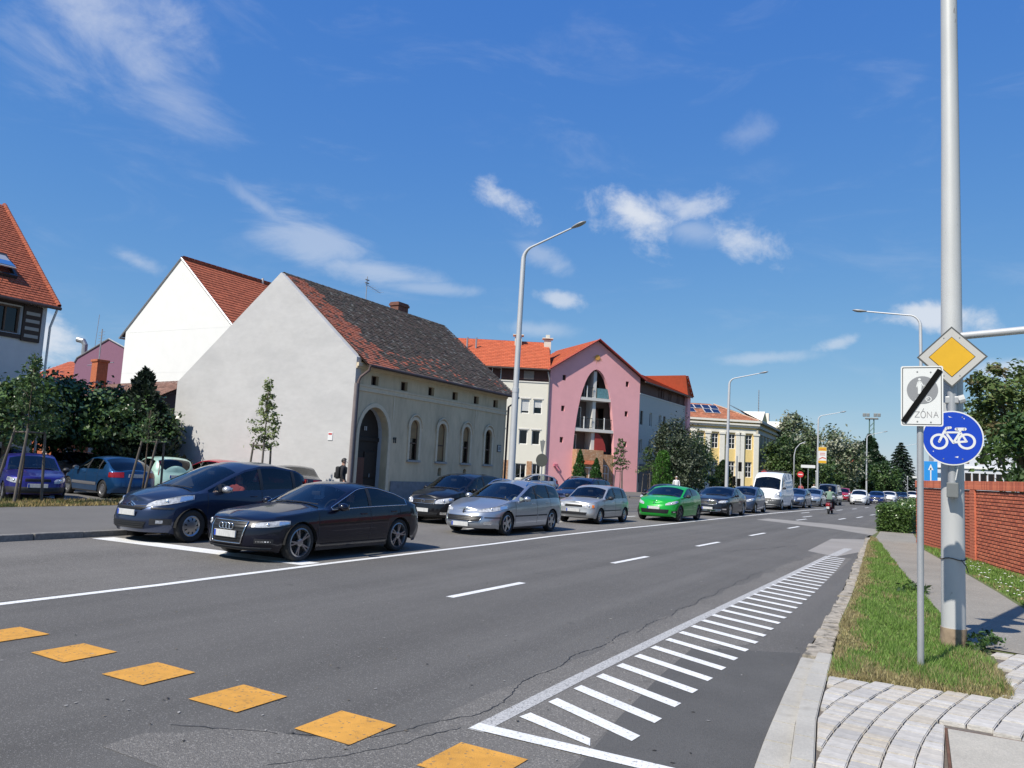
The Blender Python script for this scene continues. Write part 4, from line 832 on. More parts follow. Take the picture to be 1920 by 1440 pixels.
# ---------------------------------------------------------------- far buildings
fb = thing('red_factory_building', 'low red-walled building with pale upper storey seen between the far trees', 'building', (-21.5,185,0), R(-6))
MB().box(-9,4.4,0,12,0,7.9).build('wall', mat('red_cladding', (.40,.09,.05), .85, var=.1), fb)
ww = [rect(-7.5+1.35*k,-6.7+1.35*k,8.5,9.6) for k in range(9)]; wall(rect(-10,4.6,7.9,10.2), ww, .25, -.05).build('upper_wall', mat('ochre_far', (.38,.28,.20), .9), fb); MB().box(-10,4.6,.3,12,7.9,10.2).build('core', m_dark, fb)
for q in ww: window(fb, q, .2, .1, (), m_frame_b, .1, v=-.05)
MB().box(-10.2,4.8,-.3,12,10.22,10.5).build('roof_edge', m_pale, fb); MB().box(-9,2,-.6,-.05,1.0,3.4).build('white_panels', m_frame_w, fb)
wb = thing('white_office_block', 'pale flat-roofed office block far down the road with dark windows', 'building', (2.,150,0), R(4))
ww = [rect(-3.5+2.55*k,-2.4+2.55*k,z,z+2.1) for k in range(9) for z in (6.5,)]+[rect(-.5+1.1*k,.4+1.1*k,3.1,5.0) for k in range(6)]
wall(rect(-5,22,0,9.2), ww, .3).build('wall', mat('pale_blue_render', (.55,.57,.62), .9, var=.04), wb); MB().box(-5,22,.6,14,0,9.2).build('core', mat('pale_blue_render'), wb)
for q in ww: window(wb, q, .25, .1, (), m_frame_b, .3)
MB().box(-5,22,-.25,-.01,5.7,5.95).build('string_course', m_frame_w, wb)
# ================================================================ cars
m_tyre = mat('tyre', (.018,.018,.018), .85, var=.2, vscale=30); m_rim = mat('rim_silver', (.45,.45,.46), .3, metal=.85); m_rim_d = mat('rim_dark', (.09,.09,.095), .35, metal=.6)
m_blk = mat('black_plastic', (.022,.022,.024), .55); m_well = mat('wheel_well', (.008,.008,.008), .95); m_chrome = mat('chrome', (.75,.75,.76), .12, metal=1.)
m_lamp = mat('lamp_glass', (.40,.41,.43), .1, spec=.7, coat=.6, var=.6, vscale=16); m_lampi = mat('lamp_reflector', (.85,.85,.85), .18, metal=.9); m_tail = mat('tail_lamp', (.24,.008,.008), .12, coat=.5); m_amber = mat('amber_lamp', (.62,.16,.01), .15, coat=.4)
m_seat = mat('seat_cloth', (.035,.035,.038), .9); m_dash = mat('dashboard', (.02,.02,.021), .8); m_grille = mat('grille_black', (.012,.012,.013), .45)
m_plate = mat('number_plate', (.52,.52,.51), .5, var=.2, vscale=9, stretch=(1,2.2,.6)); m_eu = mat('plate_blue', (.02,.06,.38), .5)
m_cglass = glass('car_glass', (.62,.67,.66), 1.0, .01); m_cglass_d = glass('car_glass_dark', (.10,.11,.13), 1.0, .01)
def paint_mat(name, col, flake=.0, rough=.32): return mat('paint_'+name, col, rough, metal=flake, coat=.7, spec=.22)
def smooth_prof(pts, w=.1):
    xs = np.linspace(pts[0][0]-.3, pts[-1][0]+.3, 1400); zs = np.interp(xs, [p[0] for p in pts], [p[1] for p in pts]); dx = xs[1]-xs[0]; k = max(1,int(w/dx)); ker = np.hanning(k+2); ker /= ker.sum()
    zp = np.convolve(np.pad(zs, k, mode='edge'), ker, mode='same')[k:-k]; return lambda x: float(np.interp(x, xs, zp))
class Body:
    """parametric car shell: front at x=0, tail at x=L, y sideways, z up"""
    def __init__(s, sp):
        s.sp = sp; s.L, s.W = sp['L'], sp['W']/2; s.af, s.nf = sp.get('af',1.0), sp.get('nf',2.9); s.ar, s.nr = sp.get('ar',.7), sp.get('nr',3.2)
        s.zt = smooth_prof(sp['top'], sp.get('sm',.16)); s.zs = smooth_prof(sp['sho'], .25); s.low = sp.get('low',.2)
        s.ff = smooth_prof(sp.get('front', ((0,.10),(.2,.0),(.5,.0),(.8,.05),(1,.16))), .1); s.fr = smooth_prof(sp.get('rear', ((0,.12),(.25,.0),(.55,.02),(.8,.08),(1,.14))), .1)
        s.fy = smooth_prof(((0,.945),(.15,.975),(.4,1.0),(.62,.992),(.7,.998),(.82,.985),(1,.945)), .06); s.tum = sp.get('tum',.36); s.crown = sp.get('crown',.05); s.bf, s.br = sp.get('bf',.16), sp.get('br',.12)
    def plan(s, t):              # t 0..1 nose, 1..2 flank, 2..3 tail (half plan, y>=0)
        t = min(max(t,0.),3.)
        if t <= 1:
            th = t*math.pi/2; return s.af*(1-math.cos(th)**(2/s.nf) if th < 1.5707 else 1), s.W*s.pin(0)*math.sin(th)**(2/s.nf)
        if t <= 2: return lerp(s.af, s.L-s.ar, t-1), s.W*s.pin(t-1)
        th = (3-t)*math.pi/2; return s.L-s.ar*(1-math.cos(th)**(2/s.nr) if th < 1.5707 else 1), s.W*s.pin(1)*math.sin(th)**(2/s.nr)
    def pin(s, k): return 1-.018*(2*k-1)**2 if 0 <= k <= 1 else 1
    def S(s, t, z):              # lower-body surface
        x, y = s.plan(t); zr = (z-s.low)/max(.1,s.zs(min(max(x,0),s.L))-s.low); zr = min(max(zr,0),1)
        wf = max(0,1-x/s.af)**.8 if x < s.af else 0; wr = max(0,1-(s.L-x)/s.ar)**.8 if x > s.L-s.ar else 0
        return (x+s.ff(zr)*wf-s.fr(zr)*wr, y*s.fy(zr), z)
    def t_of_y(s, y): return math.asin(min(1,(abs(y)/(s.W*s.pin(0)))**(s.nf/2)))/(math.pi/2)
    def t_of_yr(s, y): return 3-math.asin(min(1,(abs(y)/(s.W*s.pin(1)))**(s.nr/2)))/(math.pi/2)
    def t_of_x(s, x):
        if x < s.af: return math.acos(max(0,min(1,(1-x/s.af)))**(s.nf/2))/(math.pi/2)
        if x > s.L-s.ar: return 3-math.acos(max(0,min(1,(1-(s.L-x)/s.ar)))**(s.nr/2))/(math.pi/2)
        return 1+(x-s.af)/(s.L-s.ar-s.af)
    def shoulder(s, t):
        x, _ = s.plan(t); return s.S(t, s.zs(x))
    def edge(s, x, ysh, zsh):
        zc = s.zt(x); ze = min(s.zt(x-s.bf), zc, s.zt(x+s.br))-s.crown; ze = max(ze, zsh+.012); zc = max(zc, ze+.004)
        return max(.02, ysh-min(.03,ysh*.1)-s.tum*(ze-zsh)*min(1,ysh/.4)) if ysh > .02 else 0, ze, zc
    def U(s, t, v, w=None):      # v 0..1 from shoulder to roof edge; w 0..1 from roof edge to centre line
        x, y, z = s.shoulder(t); ye, ze, zc = s.edge(x, y, z)
        if w is None:
            b = math.sin(v*math.pi)*.02*min(1,(ze-z)/.3); return (x, lerp(y,ye,v)+b, lerp(z,ze,v))
        return (x, ye*(1-w), ze+(zc-ze)*(1-(1-w)**2.3))
VROWS = (0,.05,.3,.6,.91,1); WROWS = (0,.075,.3,.55,.8,1)
def build_shell(sp, root, m_paint, hi=True):
    b = Body(sp); L = sp['L']; xw, xr, Rw = sp['wheels'][0], sp['wheels'][1], sp['R']
    ts = set(np.linspace(0,1,13 if hi else 9)); ts |= set(np.linspace(1,2,46 if hi else 26)); ts |= set(np.linspace(2,3,11 if hi else 8))
    keys = [sp['ws'][0], sp['ws'][1], sp['rw'][0], sp['rw'][1]]+[x for q in sp['win'] for x in q]
    for c in (xw, xr):
        for k in range(-8, 9): keys.append(c+(Rw+.055)*math.sin(k/8*math.pi/2))
    for x in keys:
        if .02 < x < L-.02: ts.add(b.t_of_x(x))
    ts = sorted(ts); T = [ts[0]]
    for t in ts[1:]:
        if t-T[-1] > 2.5e-3: T.append(t)
    if T[-1] < 3: T[-1] = 3
    ZR_ = 9; rows = []
    def bot(x):
        z = b.low+(.03 if x < xw-.5 or x > xr+.5 else .0)
        for c in (xw, xr):
            d = abs(x-c)
            if d < Rw+.055: z = max(z, Rw-.02+math.sqrt((Rw+.055)**2-d*d))
        return z
    grid = []
    for t in T:
        x, y = b.plan(t); z1 = b.zs(x); z0 = min(bot(x), z1-.02)
        col = [b.S(t, lerp(z0, z1, k/ZR_)) for k in range(ZR_+1)]+[b.U(t, v) for v in VROWS[1:]]+[b.U(t, 0, w) for w in WROWS[1:]]
        grid.append(col)
    nV = len(grid[0]); verts = []; idx = {}
    parts = {'body': MB(), 'windscreen': MB(), 'rear_window': MB()}
    sides = {}
    for sgn in (1,-1):
        for i in range(len(T)-1):
            ta, tb = T[i], T[i+1]; xm = (grid[i][ZR_][0]+grid[i+1][ZR_][0])/2
            for k in range(nV-1):
                q = [grid[i][k], grid[i+1][k], grid[i+1][k+1], grid[i][k+1]]; q = [(p[0], sgn*p[1], p[2]) for p in q]
                if sgn < 0: q = q[::-1]
                e1, e2 = Vector(q[2])-Vector(q[0]), Vector(q[3])-Vector(q[1]); cq = (Vector(q[0])+Vector(q[2]))/2
                if e1.cross(e2).dot(cq-Vector((min(max(cq.x,L*.3),L*.7),0,.5))) < 0: q = q[::-1]
                tgt = 'body'; v = k-ZR_; w = k-ZR_-len(VROWS)+1
                if 1 <= v <= 3 and 0 < v:
                    hgt = grid[i][ZR_+5][2]-grid[i][ZR_][2]
                    for n_, (a_, c_) in enumerate(sp['win']):
                        if a_-.004 < xm < c_+.004 and hgt > .05: tgt = ('side', sgn, n_)
                elif w >= 1:
                    xc = xm
                    if sp['ws'][0]-.004 < xc < sp['ws'][1]+.004: tgt = 'windscreen'
                    elif sp['rw'][0]-.004 < xc < sp['rw'][1]+.004: tgt = 'rear_window'
                mb = parts.setdefault(tgt, MB()); mb.quad(*q)
    def weld(mb, name, m, par, ang=38):
        me = mb.mesh(name); bm = bmesh.new(); bm.from_mesh(me); bmesh.ops.remove_doubles(bm, verts=bm.verts[:], dist=.0008)
        bmesh.ops.dissolve_degenerate(bm, dist=.0005, edges=bm.edges[:]); bm.to_mesh(me); bm.free()
        me.polygons.foreach_set('use_smooth', [True]*len(me.polygons)); me.set_sharp_from_angle(angle=R(ang)); return mkobj(name, me, par, m)
    body = weld(parts['body'], 'body', m_paint, root)
    for k_, mb in parts.items():
        if k_ == 'body' or not mb.f: continue
        weld(mb, 'side_window' if isinstance(k_, tuple) else k_, m_cglass_d if (isinstance(k_, tuple) and k_[2] in sp.get('dark',())) or k_ == 'rear_window' else m_cglass, root)
    # wheel wells and floor
    fl_ = MB(); fl_.box(.5,L-.45,-b.W*.72,b.W*.72,b.low-.02,b.low+.02)
    for c in (xw, xr):
        for sgn in (1,-1):
            prev = None
            for k in range(13):
                a = math.pi*k/12; p = (c-(Rw+.05)*math.cos(a), Rw-.02+(Rw+.05)*math.sin(a))
                if prev: fl_.quad((prev[0],sgn*b.W*.97,prev[1]),(p[0],sgn*b.W*.97,p[1]),(p[0],sgn*(b.W-.36),p[1]),(prev[0],sgn*(b.W-.36),prev[1]))
                prev = p
            fl_.quad((c-Rw-.06,sgn*(b.W-.36),b.low),(c+Rw+.06,sgn*(b.W-.36),b.low),(c+Rw+.06,sgn*(b.W-.36),2*Rw+.06),(c-Rw-.06,sgn*(b.W-.36),2*Rw+.06))
    fl_.build('underbody', m_well, root)
    return b, body
def patch(b, t0, t1, z0, z1, off=.006, sgn=1, n=10, m=4):
    """a panel laid on the lower body: z0/z1 are numbers or functions of the fraction along"""
    f0 = z0 if callable(z0) else (lambda k: z0); f1 = z1 if callable(z1) else (lambda k: z1); mb = MB(); P = []
    for i in range(n+1):
        k = i/n; t = lerp(t0, t1, k); col = []
        for j in range(m+1):
            z = lerp(f0(k), f1(k), j/m); s_ = -1 if t < 0 else 1; p = Vector(b.S(abs(t), z)); e = .004
            a = Vector(b.S(abs(t)+e, z))-Vector(b.S(max(0,abs(t)-e), z)); c = Vector(b.S(abs(t), z+e))-Vector(b.S(abs(t), z-e)); nrm = a.cross(c)
            if nrm.length < 1e-9: nrm = Vector((-1,0,0))
            nrm.normalize(); ctr = Vector((b.L/2,0,p.z))
            if nrm.dot(p-ctr) < 0: nrm = -nrm
            p += nrm*off; col.append((p.x, p.y*s_*sgn, p.z))
        P.append(col)
    for i in range(n):
        for j in range(m): mb.quad(P[i][j],P[i+1][j],P[i+1][j+1],P[i][j+1])
    return mb
def ring(mb, c, r_, w, ax, n=18):     # torus in the y-z plane (ax='x')
    cx_, cy_, cz_ = c
    pts = [(cx_, cy_+r_*math.cos(2*math.pi*k/n), cz_+r_*math.sin(2*math.pi*k/n)) for k in range(n+1)]; mb.tube(pts, w, 6, cap=False)
WHEELS = {}
def wheel_mesh(Rw, wd, style):
    key = (round(Rw,3), wd, style)
    if key in WHEELS: return WHEELS[key]
    rr = Rw*(.64 if style in ('cap','steel') else .76 if style[0] == 'd' else .70)
    ty = MB().lathe([(rr,-wd/2+.012),(rr+.02,-wd/2),(Rw-.03,-wd/2),(Rw-.006,-wd/2+.022),(Rw,-wd/4),(Rw,wd/4),(Rw-.006,wd/2-.022),(Rw-.03,wd/2),(rr+.02,wd/2),(rr,wd/2-.012)], 32, 'y').mesh('tyre', smooth=True, angle=40)
    rm = MB()
    if style in ('cap','steel'):
        rm.lathe([(rr+.004,wd/2-.02),(rr-.015,wd/2-.012),(rr*.86,wd/2-.022),(rr*.8,wd/2-.03),(rr*.45,wd/2-.008),(.03,wd/2-.004),(.001,wd/2-.004)], 28, 'y')
        dk = MB()
        for k in range(9 if style == 'cap' else 12):
            a = 2*math.pi*k/(9 if style == 'cap' else 12); h = .09 if style == 'cap' else .05; r0, r1 = rr*.55, rr*.78
            dk.add([(r0*math.cos(a-h),wd/2-.008,r0*math.sin(a-h)),(r1*math.cos(a-h),wd/2-.018,r1*math.sin(a-h)),(r1*math.cos(a+h),wd/2-.018,r1*math.sin(a+h)),(r0*math.cos(a+h),wd/2-.008,r0*math.sin(a+h))], ((0,1,2,3),))
    else:
        rm.lathe([(rr+.004,wd/2-.015),(rr-.02,wd/2-.006),(rr-.03,wd/2-.03),(rr-.03,-wd/2+.02)], 30, 'y'); rm.lathe([(.075,wd/2-.05),(.07,wd/2-.02),(.04,wd/2-.012),(.001,wd/2-.012)], 14, 'y')
        ns = int(style[1:]); 
        for k in range(ns):
            for dlt in ((-.09,.09) if style[0] == 'd' else (0,)):
                a0 = 2*math.pi*k/ns; a1 = a0+dlt*1.6; w0, w1 = (.016,.011) if style[0] == 'd' else (.045,.03)
                p0 = Vector((math.cos(a0),0,math.sin(a0))); p1 = Vector((math.cos(a1),0,math.sin(a1))); t_ = (p1*rr-p0*.05).normalized(); n_ = Vector((-t_.z,0,t_.x))
                A, B_ = p0*.05, p1*(rr-.018)
                q = [A-n_*w0, A+n_*w0, B_+n_*w1, B_-n_*w1]; f_ = [(p.x, wd/2-.018 if i < 2 else wd/2-.012, p.z) for i, p in enumerate(q)]; bk = [(p.x, wd/2-.055, p.z) for p in q]
                rm.add(f_+bk, ((0,1,2,3),(0,4,5,1),(1,5,6,2),(2,6,7,3),(3,7,4,0)))
        dk = MB().lathe([(.001,wd/2-.07),(rr-.03,wd/2-.07)], 20, 'y')
    WHEELS[key] = (ty, rm.mesh('rim', smooth=True, angle=35), dk.mesh('brake_disc')); return WHEELS[key]
def add_wheels(sp, root):
    wd = sp.get('tw',.2); tm, rm, dm = wheel_mesh(sp['R'], wd, sp.get('rim','s5')); W = sp['W']/2
    for x in sp['wheels']:
        for sgn in (1,-1):
            w = mkobj('wheel', tm, root, m_tyre); w.location = (x, sgn*(W-wd/2-.03), sp['R']); w.rotation_euler = (0, rnd.uniform(0,6), 0 if sgn > 0 else math.pi)
            mkobj('rim', rm, w, sp.get('rim_m', m_rim)); mkobj('brake_disc', dm, w, m_well)
def interior(sp, root):
    W = sp['W']/2; z0 = sp['low']+.08 if 'low' in sp else .28; hz = sp['seat']; xs = sp['ws'][0]; it = MB()
    zs_ = pw(sp['sho'], xs+.3); it.bbox(xs+.1,xs+.55,-W*.84,W*.84,zs_-.28,zs_-.02,.05); it.box(xs+.2,sp['rw'][0],-W*.8,W*.8,z0,z0+.08); it.build('dashboard', m_dash, root)
    xd = xs+sp.get('drv',1.25)
    def seat(x, y, w, hr=True):
        s_ = MB(); s_.bbox(x-.5,x+.05,y-w/2,y+w/2,z0+.1,z0+.3,.06)
        bm = bmesh.new(); bmesh.ops.create_cube(bm, size=1)
        for v in bm.verts: v.co = (x+.08+v.co.x*.15+(v.co.z+.5)*.16, y+v.co.y*w*(.98 if v.co.z < 0 else .86), z0+.22+(v.co.z+.5)*(hz-z0-.42))
        bmesh.ops.bevel(bm, geom=bm.edges[:], offset=.05, segments=2, affect='EDGES'); s_.bm(bm)
        o = s_.build('seat', m_seat, root, smooth=True, angle=50)
        if hr: MB().bbox(x+.2,x+.3,y-.13,y+.13,hz-.16,hz+.06,.045).build('headrest', m_seat, o, smooth=True, angle=50)
    seat(xd, W*.42, .5); seat(xd, -W*.42, .5)
    if sp.get('rear_seats',1): seat(min(xd+.95, sp['rw'][0]-.35), 0, W*1.5, False)
    st_ = MB(); c = Vector((xd-.52, -W*.42, zs_-.02)); pts = [(c.x+.08*math.sin(2*math.pi*k/16), c.y+.18*math.cos(2*math.pi*k/16), c.z+.17*math.sin(2*math.pi*k/16)) for k in range(17)]
    st_.tube(pts, .016, 6, cap=False); st_.tube([(c.x-.2,c.y,c.z-.1),tuple(c)], .03, 6); st_.tube([(c.x,c.y-.17,c.z),(c.x,c.y+.17,c.z)], .018, 5); st_.build('steering_wheel', m_dash, root)
    mz = sp['ws'][1]; MB().bbox(mz-.1,mz-.06,-.11,.11,b_z(sp,mz)-.2,b_z(sp,mz)-.12,.015).build('rear_view_mirror', m_blk, root)
def b_z(sp, x): return pw(sp['top'], x)
def plate(root, x, z, face=-1, w=.52):
    p = MB().bbox(x-.012,x+.012,-w/2,w/2,z-.056,z+.056,.005).build('number_plate', m_plate, root)
    y0 = w/2-.05 if face < 0 else -w/2; xx = x+face*.0135
    MB().box(xx-.001,xx+.001,y0+.004,y0+.046,z-.05,z+.05).build('blue_band', m_eu, p); return p
def mirror(root, b, x, m, sgn, z=None, size=(.11,.2,.14)):
    t = b.t_of_x(x); p = b.U(t, .12); cz = (z or p[2])+.03; y = p[1]
    bm = bmesh.new(); bmesh.ops.create_icosphere(bm, subdivisions=2, radius=.5)
    for v in bm.verts:
        c = v.co; v.co = (x-.02+c.x*size[0]*2*(.75 if c.x > 0 else 1), sgn*(y+.13+c.y*size[1]*1.1), cz+c.z*size[2]*1.15*(1.05 if c.z > 0 else .9))
    mb = MB(); mb.bm(bm); o = mb.build('wing_mirror', m, root, smooth=True)
    MB().tube([(x,sgn*(y-.03),cz-.06),(x,sgn*(y+.08),cz-.03)], .025, 6).build('mirror_stalk', m_blk, o)
    MB().bbox(x+.05,x+.058,sgn*(y+.13)-.075,sgn*(y+.13)+.075,cz-.05,cz+.05,.003).build('mirror_glass', m_chrome, o)
def door_lines(root, b, sp):
    for x in sp['doors']:
        for sgn in (1,-1):
            t = b.t_of_x(x); e = .006/(b.L-b.af-b.ar); z1 = b.zs(x)-.01; z0 = b.low+.12
            for c in sp['wheels']:
                if abs(x-c) < sp['R']+.08: z0 = max(z0, sp['R']+math.sqrt((sp['R']+.08)**2-(x-c)**2)+.02)
            patch(b, t-e, t+e, z0, z1, .0025, sgn, 1, 8).build('panel_gap', m_blk, root)
    wn = sp['win']
    for (a_, c_), (d_, f_) in zip(wn, wn[1:]):            # black pillars between the side windows
        for sgn in (1,-1):
            mb = MB()
            for k in range(6):
                v0, v1 = lerp(.04,.92,k/6), lerp(.04,.92,(k+1)/6); q = []
                for x_, v_ in ((c_-.006,v0),(d_+.006,v0),(d_+.006,v1),(c_-.006,v1)): p = b.U(b.t_of_x(x_), v_); q.append((p[0], sgn*(p[1]+.005), p[2]+.001))
                mb.quad(*q)
            mb.build('pillar_trim', m_blk, root)
    for sgn in (1,-1):                                    # bonnet shut line and black sill
        pts = []
        for k in range(13):
            x_ = lerp(.3*b.af+.05, sp['ws'][0]+.05, k/12); p = b.U(b.t_of_x(x_), .6); pts.append((p[0], sgn*p[1], p[2]+.001))
        MB().tube(pts, .0045, 4).build('bonnet_gap', m_well, root)
        t0, t1 = b.t_of_x(sp['wheels'][0]+sp['R']+.07), b.t_of_x(sp['wheels'][1]-sp['R']-.07); patch(b, t0, t1, b.low+.0, b.low+.05, .004, sgn, 8, 1).build('sill', m_blk, root)
    for x in sp.get('handles', ()):
        for sgn in (1,-1):
            t = b.t_of_x(x); z = b.zs(x)-.11; p = b.S(t, z); MB().bbox(p[0]-.1,p[0]+.1,sgn*p[1]-.012,sgn*p[1]+.028,z-.017,z+.017,.012).build('door_handle', sp.get('handle_m') or sp['paint'], root, smooth=True, angle=50)
def finish(sp, root, b, hi=True):
    """lamps, grille, plates, mirrors and trim common to all the cars, from the spec"""
    L = sp['L']
    for sgn in (1,-1):
        y0, x1, z0, z1, z2, z3 = sp['hl']           # inner y, outer end x on the flank, heights inner lo/hi, outer lo/hi
        t0, t1 = b.t_of_y(y0), b.t_of_x(x1); tap = sp.get('hl_tap', .12)
        lo = lambda k: lerp(z0,z2,k)-.02*math.sin(k*math.pi); hi_ = lambda k: lerp(z1,z3,k)-max(0,(k-.8)/.2)*(z3-z2)*.6*tap*4-max(0,(.15-k)/.15)*(z1-z0)*.4
        h = patch(b, t0, t1, lo, hi_, .008, sgn, 12, 5).build('headlight', m_lamp, root, smooth=True)
        if hi:
            tm_ = lerp(t0,t1,.42); p = b.S(tm_, lerp(lo(.42),hi_(.42),.5)); bm = bmesh.new(); bmesh.ops.create_uvsphere(bm, u_segments=12, v_segments=8, radius=1); r_ = (hi_(.42)-lo(.42))*.36
            for v in bm.verts: v.co = (p[0]+.005+v.co.x*.03, sgn*p[1]+v.co.y*r_, p[2]+v.co.z*r_)
            mb = MB(); mb.bm(bm); mb.build('reflector', m_lampi, h, smooth=True)
            patch(b, lerp(t0,t1,.72), lerp(t0,t1,.97), lambda k: lerp(lo(.72),lo(.97),k)+.015, lambda k: lerp(hi_(.72),hi_(.97),k)-.02, .012, sgn, 4, 2).build('indicator', sp.get('ind_m', m_amber if sp.get('amber') else m_lampi), h)
        ty, tx, a0, a1, a2, a3 = sp['tl']; patch(b, b.t_of_x(L-tx), b.t_of_yr(ty), lambda k: lerp(a2,a0,k), lambda k: lerp(a3,a1,k), .008, sgn, 10, 3).build('tail_light', m_tail, root, smooth=True)
    for g in sp.get('grilles', ()):                 # (half width bottom, half width top, z0, z1, material, chrome rim)
        w0, w1, z0, z1, gm, rim = g; tt = max(b.t_of_y(w0), b.t_of_y(w1)); mb = MB(); n = 16; tb, tp_ = b.t_of_y(w0), b.t_of_y(w1)
        P = []
        for i in range(n+1):
            k = -1+2*i/n; col = []
            for j in range(5):
                t = k*lerp(tb,tp_,j/4); z = lerp(z0,z1,j/4); p = b.S(abs(t), z); col.append((p[0]-.009, p[1]*(1 if t >= 0 else -1), z))
            P.append(col)
        for i in range(n):
            for j in range(4): mb.quad(P[i][j],P[i+1][j],P[i+1][j+1],P[i][j+1])
        go = mb.build('grille', gm, root)
        if hi:
            for j in range(1,4 if z1-z0 < .2 else 7):
                z = lerp(z0,z1,j/(4 if z1-z0 < .2 else 7)); k = (z-z0)/(z1-z0); tw_ = lerp(tb,tp_,k); MB().tube([tuple(Vector((*[b.S(abs(q*tw_),z)[0]-.016], b.S(abs(q*tw_),z)[1]*(1 if q >= 0 else -1), z))) for q in (-1,-.75,-.5,-.25,0,.25,.5,.75,1)], .006 if gm is m_grille else .008, 4).build('grille_bar', sp.get('bar_m', m_blk), go)
        if rim:
            loop = [P[i][0] for i in range(n+1)]+[P[n][j] for j in range(1,5)]+[P[i][4] for i in range(n-1,-1,-1)]+[P[0][j] for j in (3,2,1,0)]
            MB().tube([(p[0]-.008,p[1],p[2]) for p in loop], rim, 6, cap=False).build('grille_frame', m_chrome, go, smooth=True)
    for (y0, y1, z0, z1, m_) in sp.get('fogs', ()):
        for sgn in (1,-1): patch(b, b.t_of_y(y0), b.t_of_y(y1), z0, z1, .007, sgn, 6, 3).build('fog_lamp', m_, root)
    for (x0, x1, z0, z1, m_) in sp.get('strips', ()):
        for sgn in (1,-1): patch(b, b.t_of_x(x0), b.t_of_x(x1), z0, z1, .012, sgn, 12, 2).build('side_moulding', m_, root)
    if sp.get('bumper'):                           # unpainted bumper band right round the nose
        z0, z1, m_ = sp['bumper']
        for sgn in (1,-1): patch(b, 0, b.t_of_x(sp['wheels'][0]-sp['R']-.07), z0, z1, .006, sgn, 12, 3).build('bumper', m_, root)
        for sgn in (1,-1): patch(b, 3, b.t_of_x(sp['wheels'][1]+sp['R']+.07), z0, z1, .006, sgn, 12, 3).build('rear_bumper', m_, root)
    zf = sp.get('plate_z', .45); plate(root, b.S(0, zf)[0]-.025, zf, -1); zr = sp.get('plate_zr', .75); plate(root, b.S(3, zr)[0]+.02, zr, 1)
    mx = sp['mir']
    for sgn in (1,-1): mirror(root, b, mx, sp.get('mir_m') or sp['paint'], sgn)
    door_lines(root, b, sp)
    xs = sp['ws'][0]
    if hi:
        for y in (-.1,.45):
            t = b.t_of_x(xs+.1); pts = []
            for k in range(6):
                w = 1-(abs(y)+.0)/.8; 
                yy_ = lerp(y, y-.55, k/5); xx = xs+.0+.05*k/5*0; zz = b.zt(xx+.04)+.012-abs(yy_)**2*.05; pts.append((xx+.03+.06*abs(yy_), yy_, zz))
            MB().tube(pts, .01, 5).build('wiper', m_blk, root)
    if sp.get('rails'):
        for sgn in (1,-1):
            xa, xb = sp['rails']; pts = []
            for k in range(9):
                x = lerp(xa,xb,k/8); p = b.U(b.t_of_x(x), 0, .1); pts.append((p[0], sgn*p[1], p[2]+(.05 if 0 < k < 8 else .005)))
            MB().tube(pts, .016, 6).build('roof_rail', sp.get('rail_m', m_blk), root, smooth=True, angle=50)
    if sp.get('chrome_dlo'):
        for sgn in (1,-1):
            xa, xb = sp['win'][0][0], sp['win'][-1][1]; top = []; bt_ = []
            for k in range(25):
                x = lerp(xa,xb,k/24); t = b.t_of_x(x); p = b.U(t,.95); q = b.U(t,.03); top.append((p[0],sgn*(p[1]+.004),p[2])); bt_.append((q[0],sgn*(q[1]+.004),q[2]))
            MB().tube(top+bt_[::-1]+[top[0]], .008, 5, cap=False).build('window_trim', m_chrome, root, smooth=True)
    if sp.get('antenna'):
        x = sp['antenna']; z = b.zt(x); MB().tube([(x,0,z-.01),(x+.16,0,z+.36)], .006, 5).build('antenna', m_blk, root)
def make_car(sp, label, loc, rz, group=None, hi=True, name='car', cat='car', drive=True):
    root = thing(name, label, cat, loc, rz, group)
    # centre the shell on the empty
    hold = bpy.data.objects.new('tmp', None)
    b, body = build_shell(sp, root, sp['paint'], hi); add_wheels(sp, root); interior(sp, root); finish(sp, root, b, hi)
    if 'extra' in sp: sp['extra'](root, b)
    for ch in root.children: ch.location = Vector(ch.location)-Vector((sp['L']/2,0,0))
    bpy.data.objects.remove(hold); return root
def spec(base, **k): d = dict(base); d.update(k); return d
# ---- specs: x metres from the nose
AUDI = dict(L=4.71, W=1.85, R=.335, low=.17, wheels=(.90,3.71), top=((0,.70),(.1,.755),(.5,.85),(1.0,.915),(1.42,.965),(2.28,1.335),(2.7,1.385),(3.2,1.355),(3.75,1.235),(4.25,1.06),(4.5,.99),(4.66,.975),(4.71,.95)),
    sho=((0,.69),(.5,.79),(1.4,.885),(2.5,.915),(3.7,.945),(4.5,.95),(4.71,.92)), ws=(1.45,2.22), rw=(3.45,4.25), win=((1.68,2.72),(2.80,3.95)), dark=(1,), bf=.2, seat=1.2,
    front=((0,.12),(.18,.02),(.5,.0),(.8,.02),(1,.09)), af=1.05, nf=2.7, hl=(.50,.62,.60,.665,.66,.74), tl=(.55,.3,.78,.90,.80,.92), mir=1.85, doors=(1.32,2.76,3.72), handles=(2.55,3.5), rim='d5', rim_m=mat('rim_grey', (.30,.30,.31), .3, metal=.8), chrome_dlo=True, plate_z=.47,
    grilles=((.34,.43,.32,.69,m_grille,.011),(.75,.78,.22,.27,m_blk,0)), fogs=((.56,.78,.33,.41,m_blk),(.58,.76,.355,.375,m_chrome)), strips=((1.4,3.3,.27,.29,m_blk),))
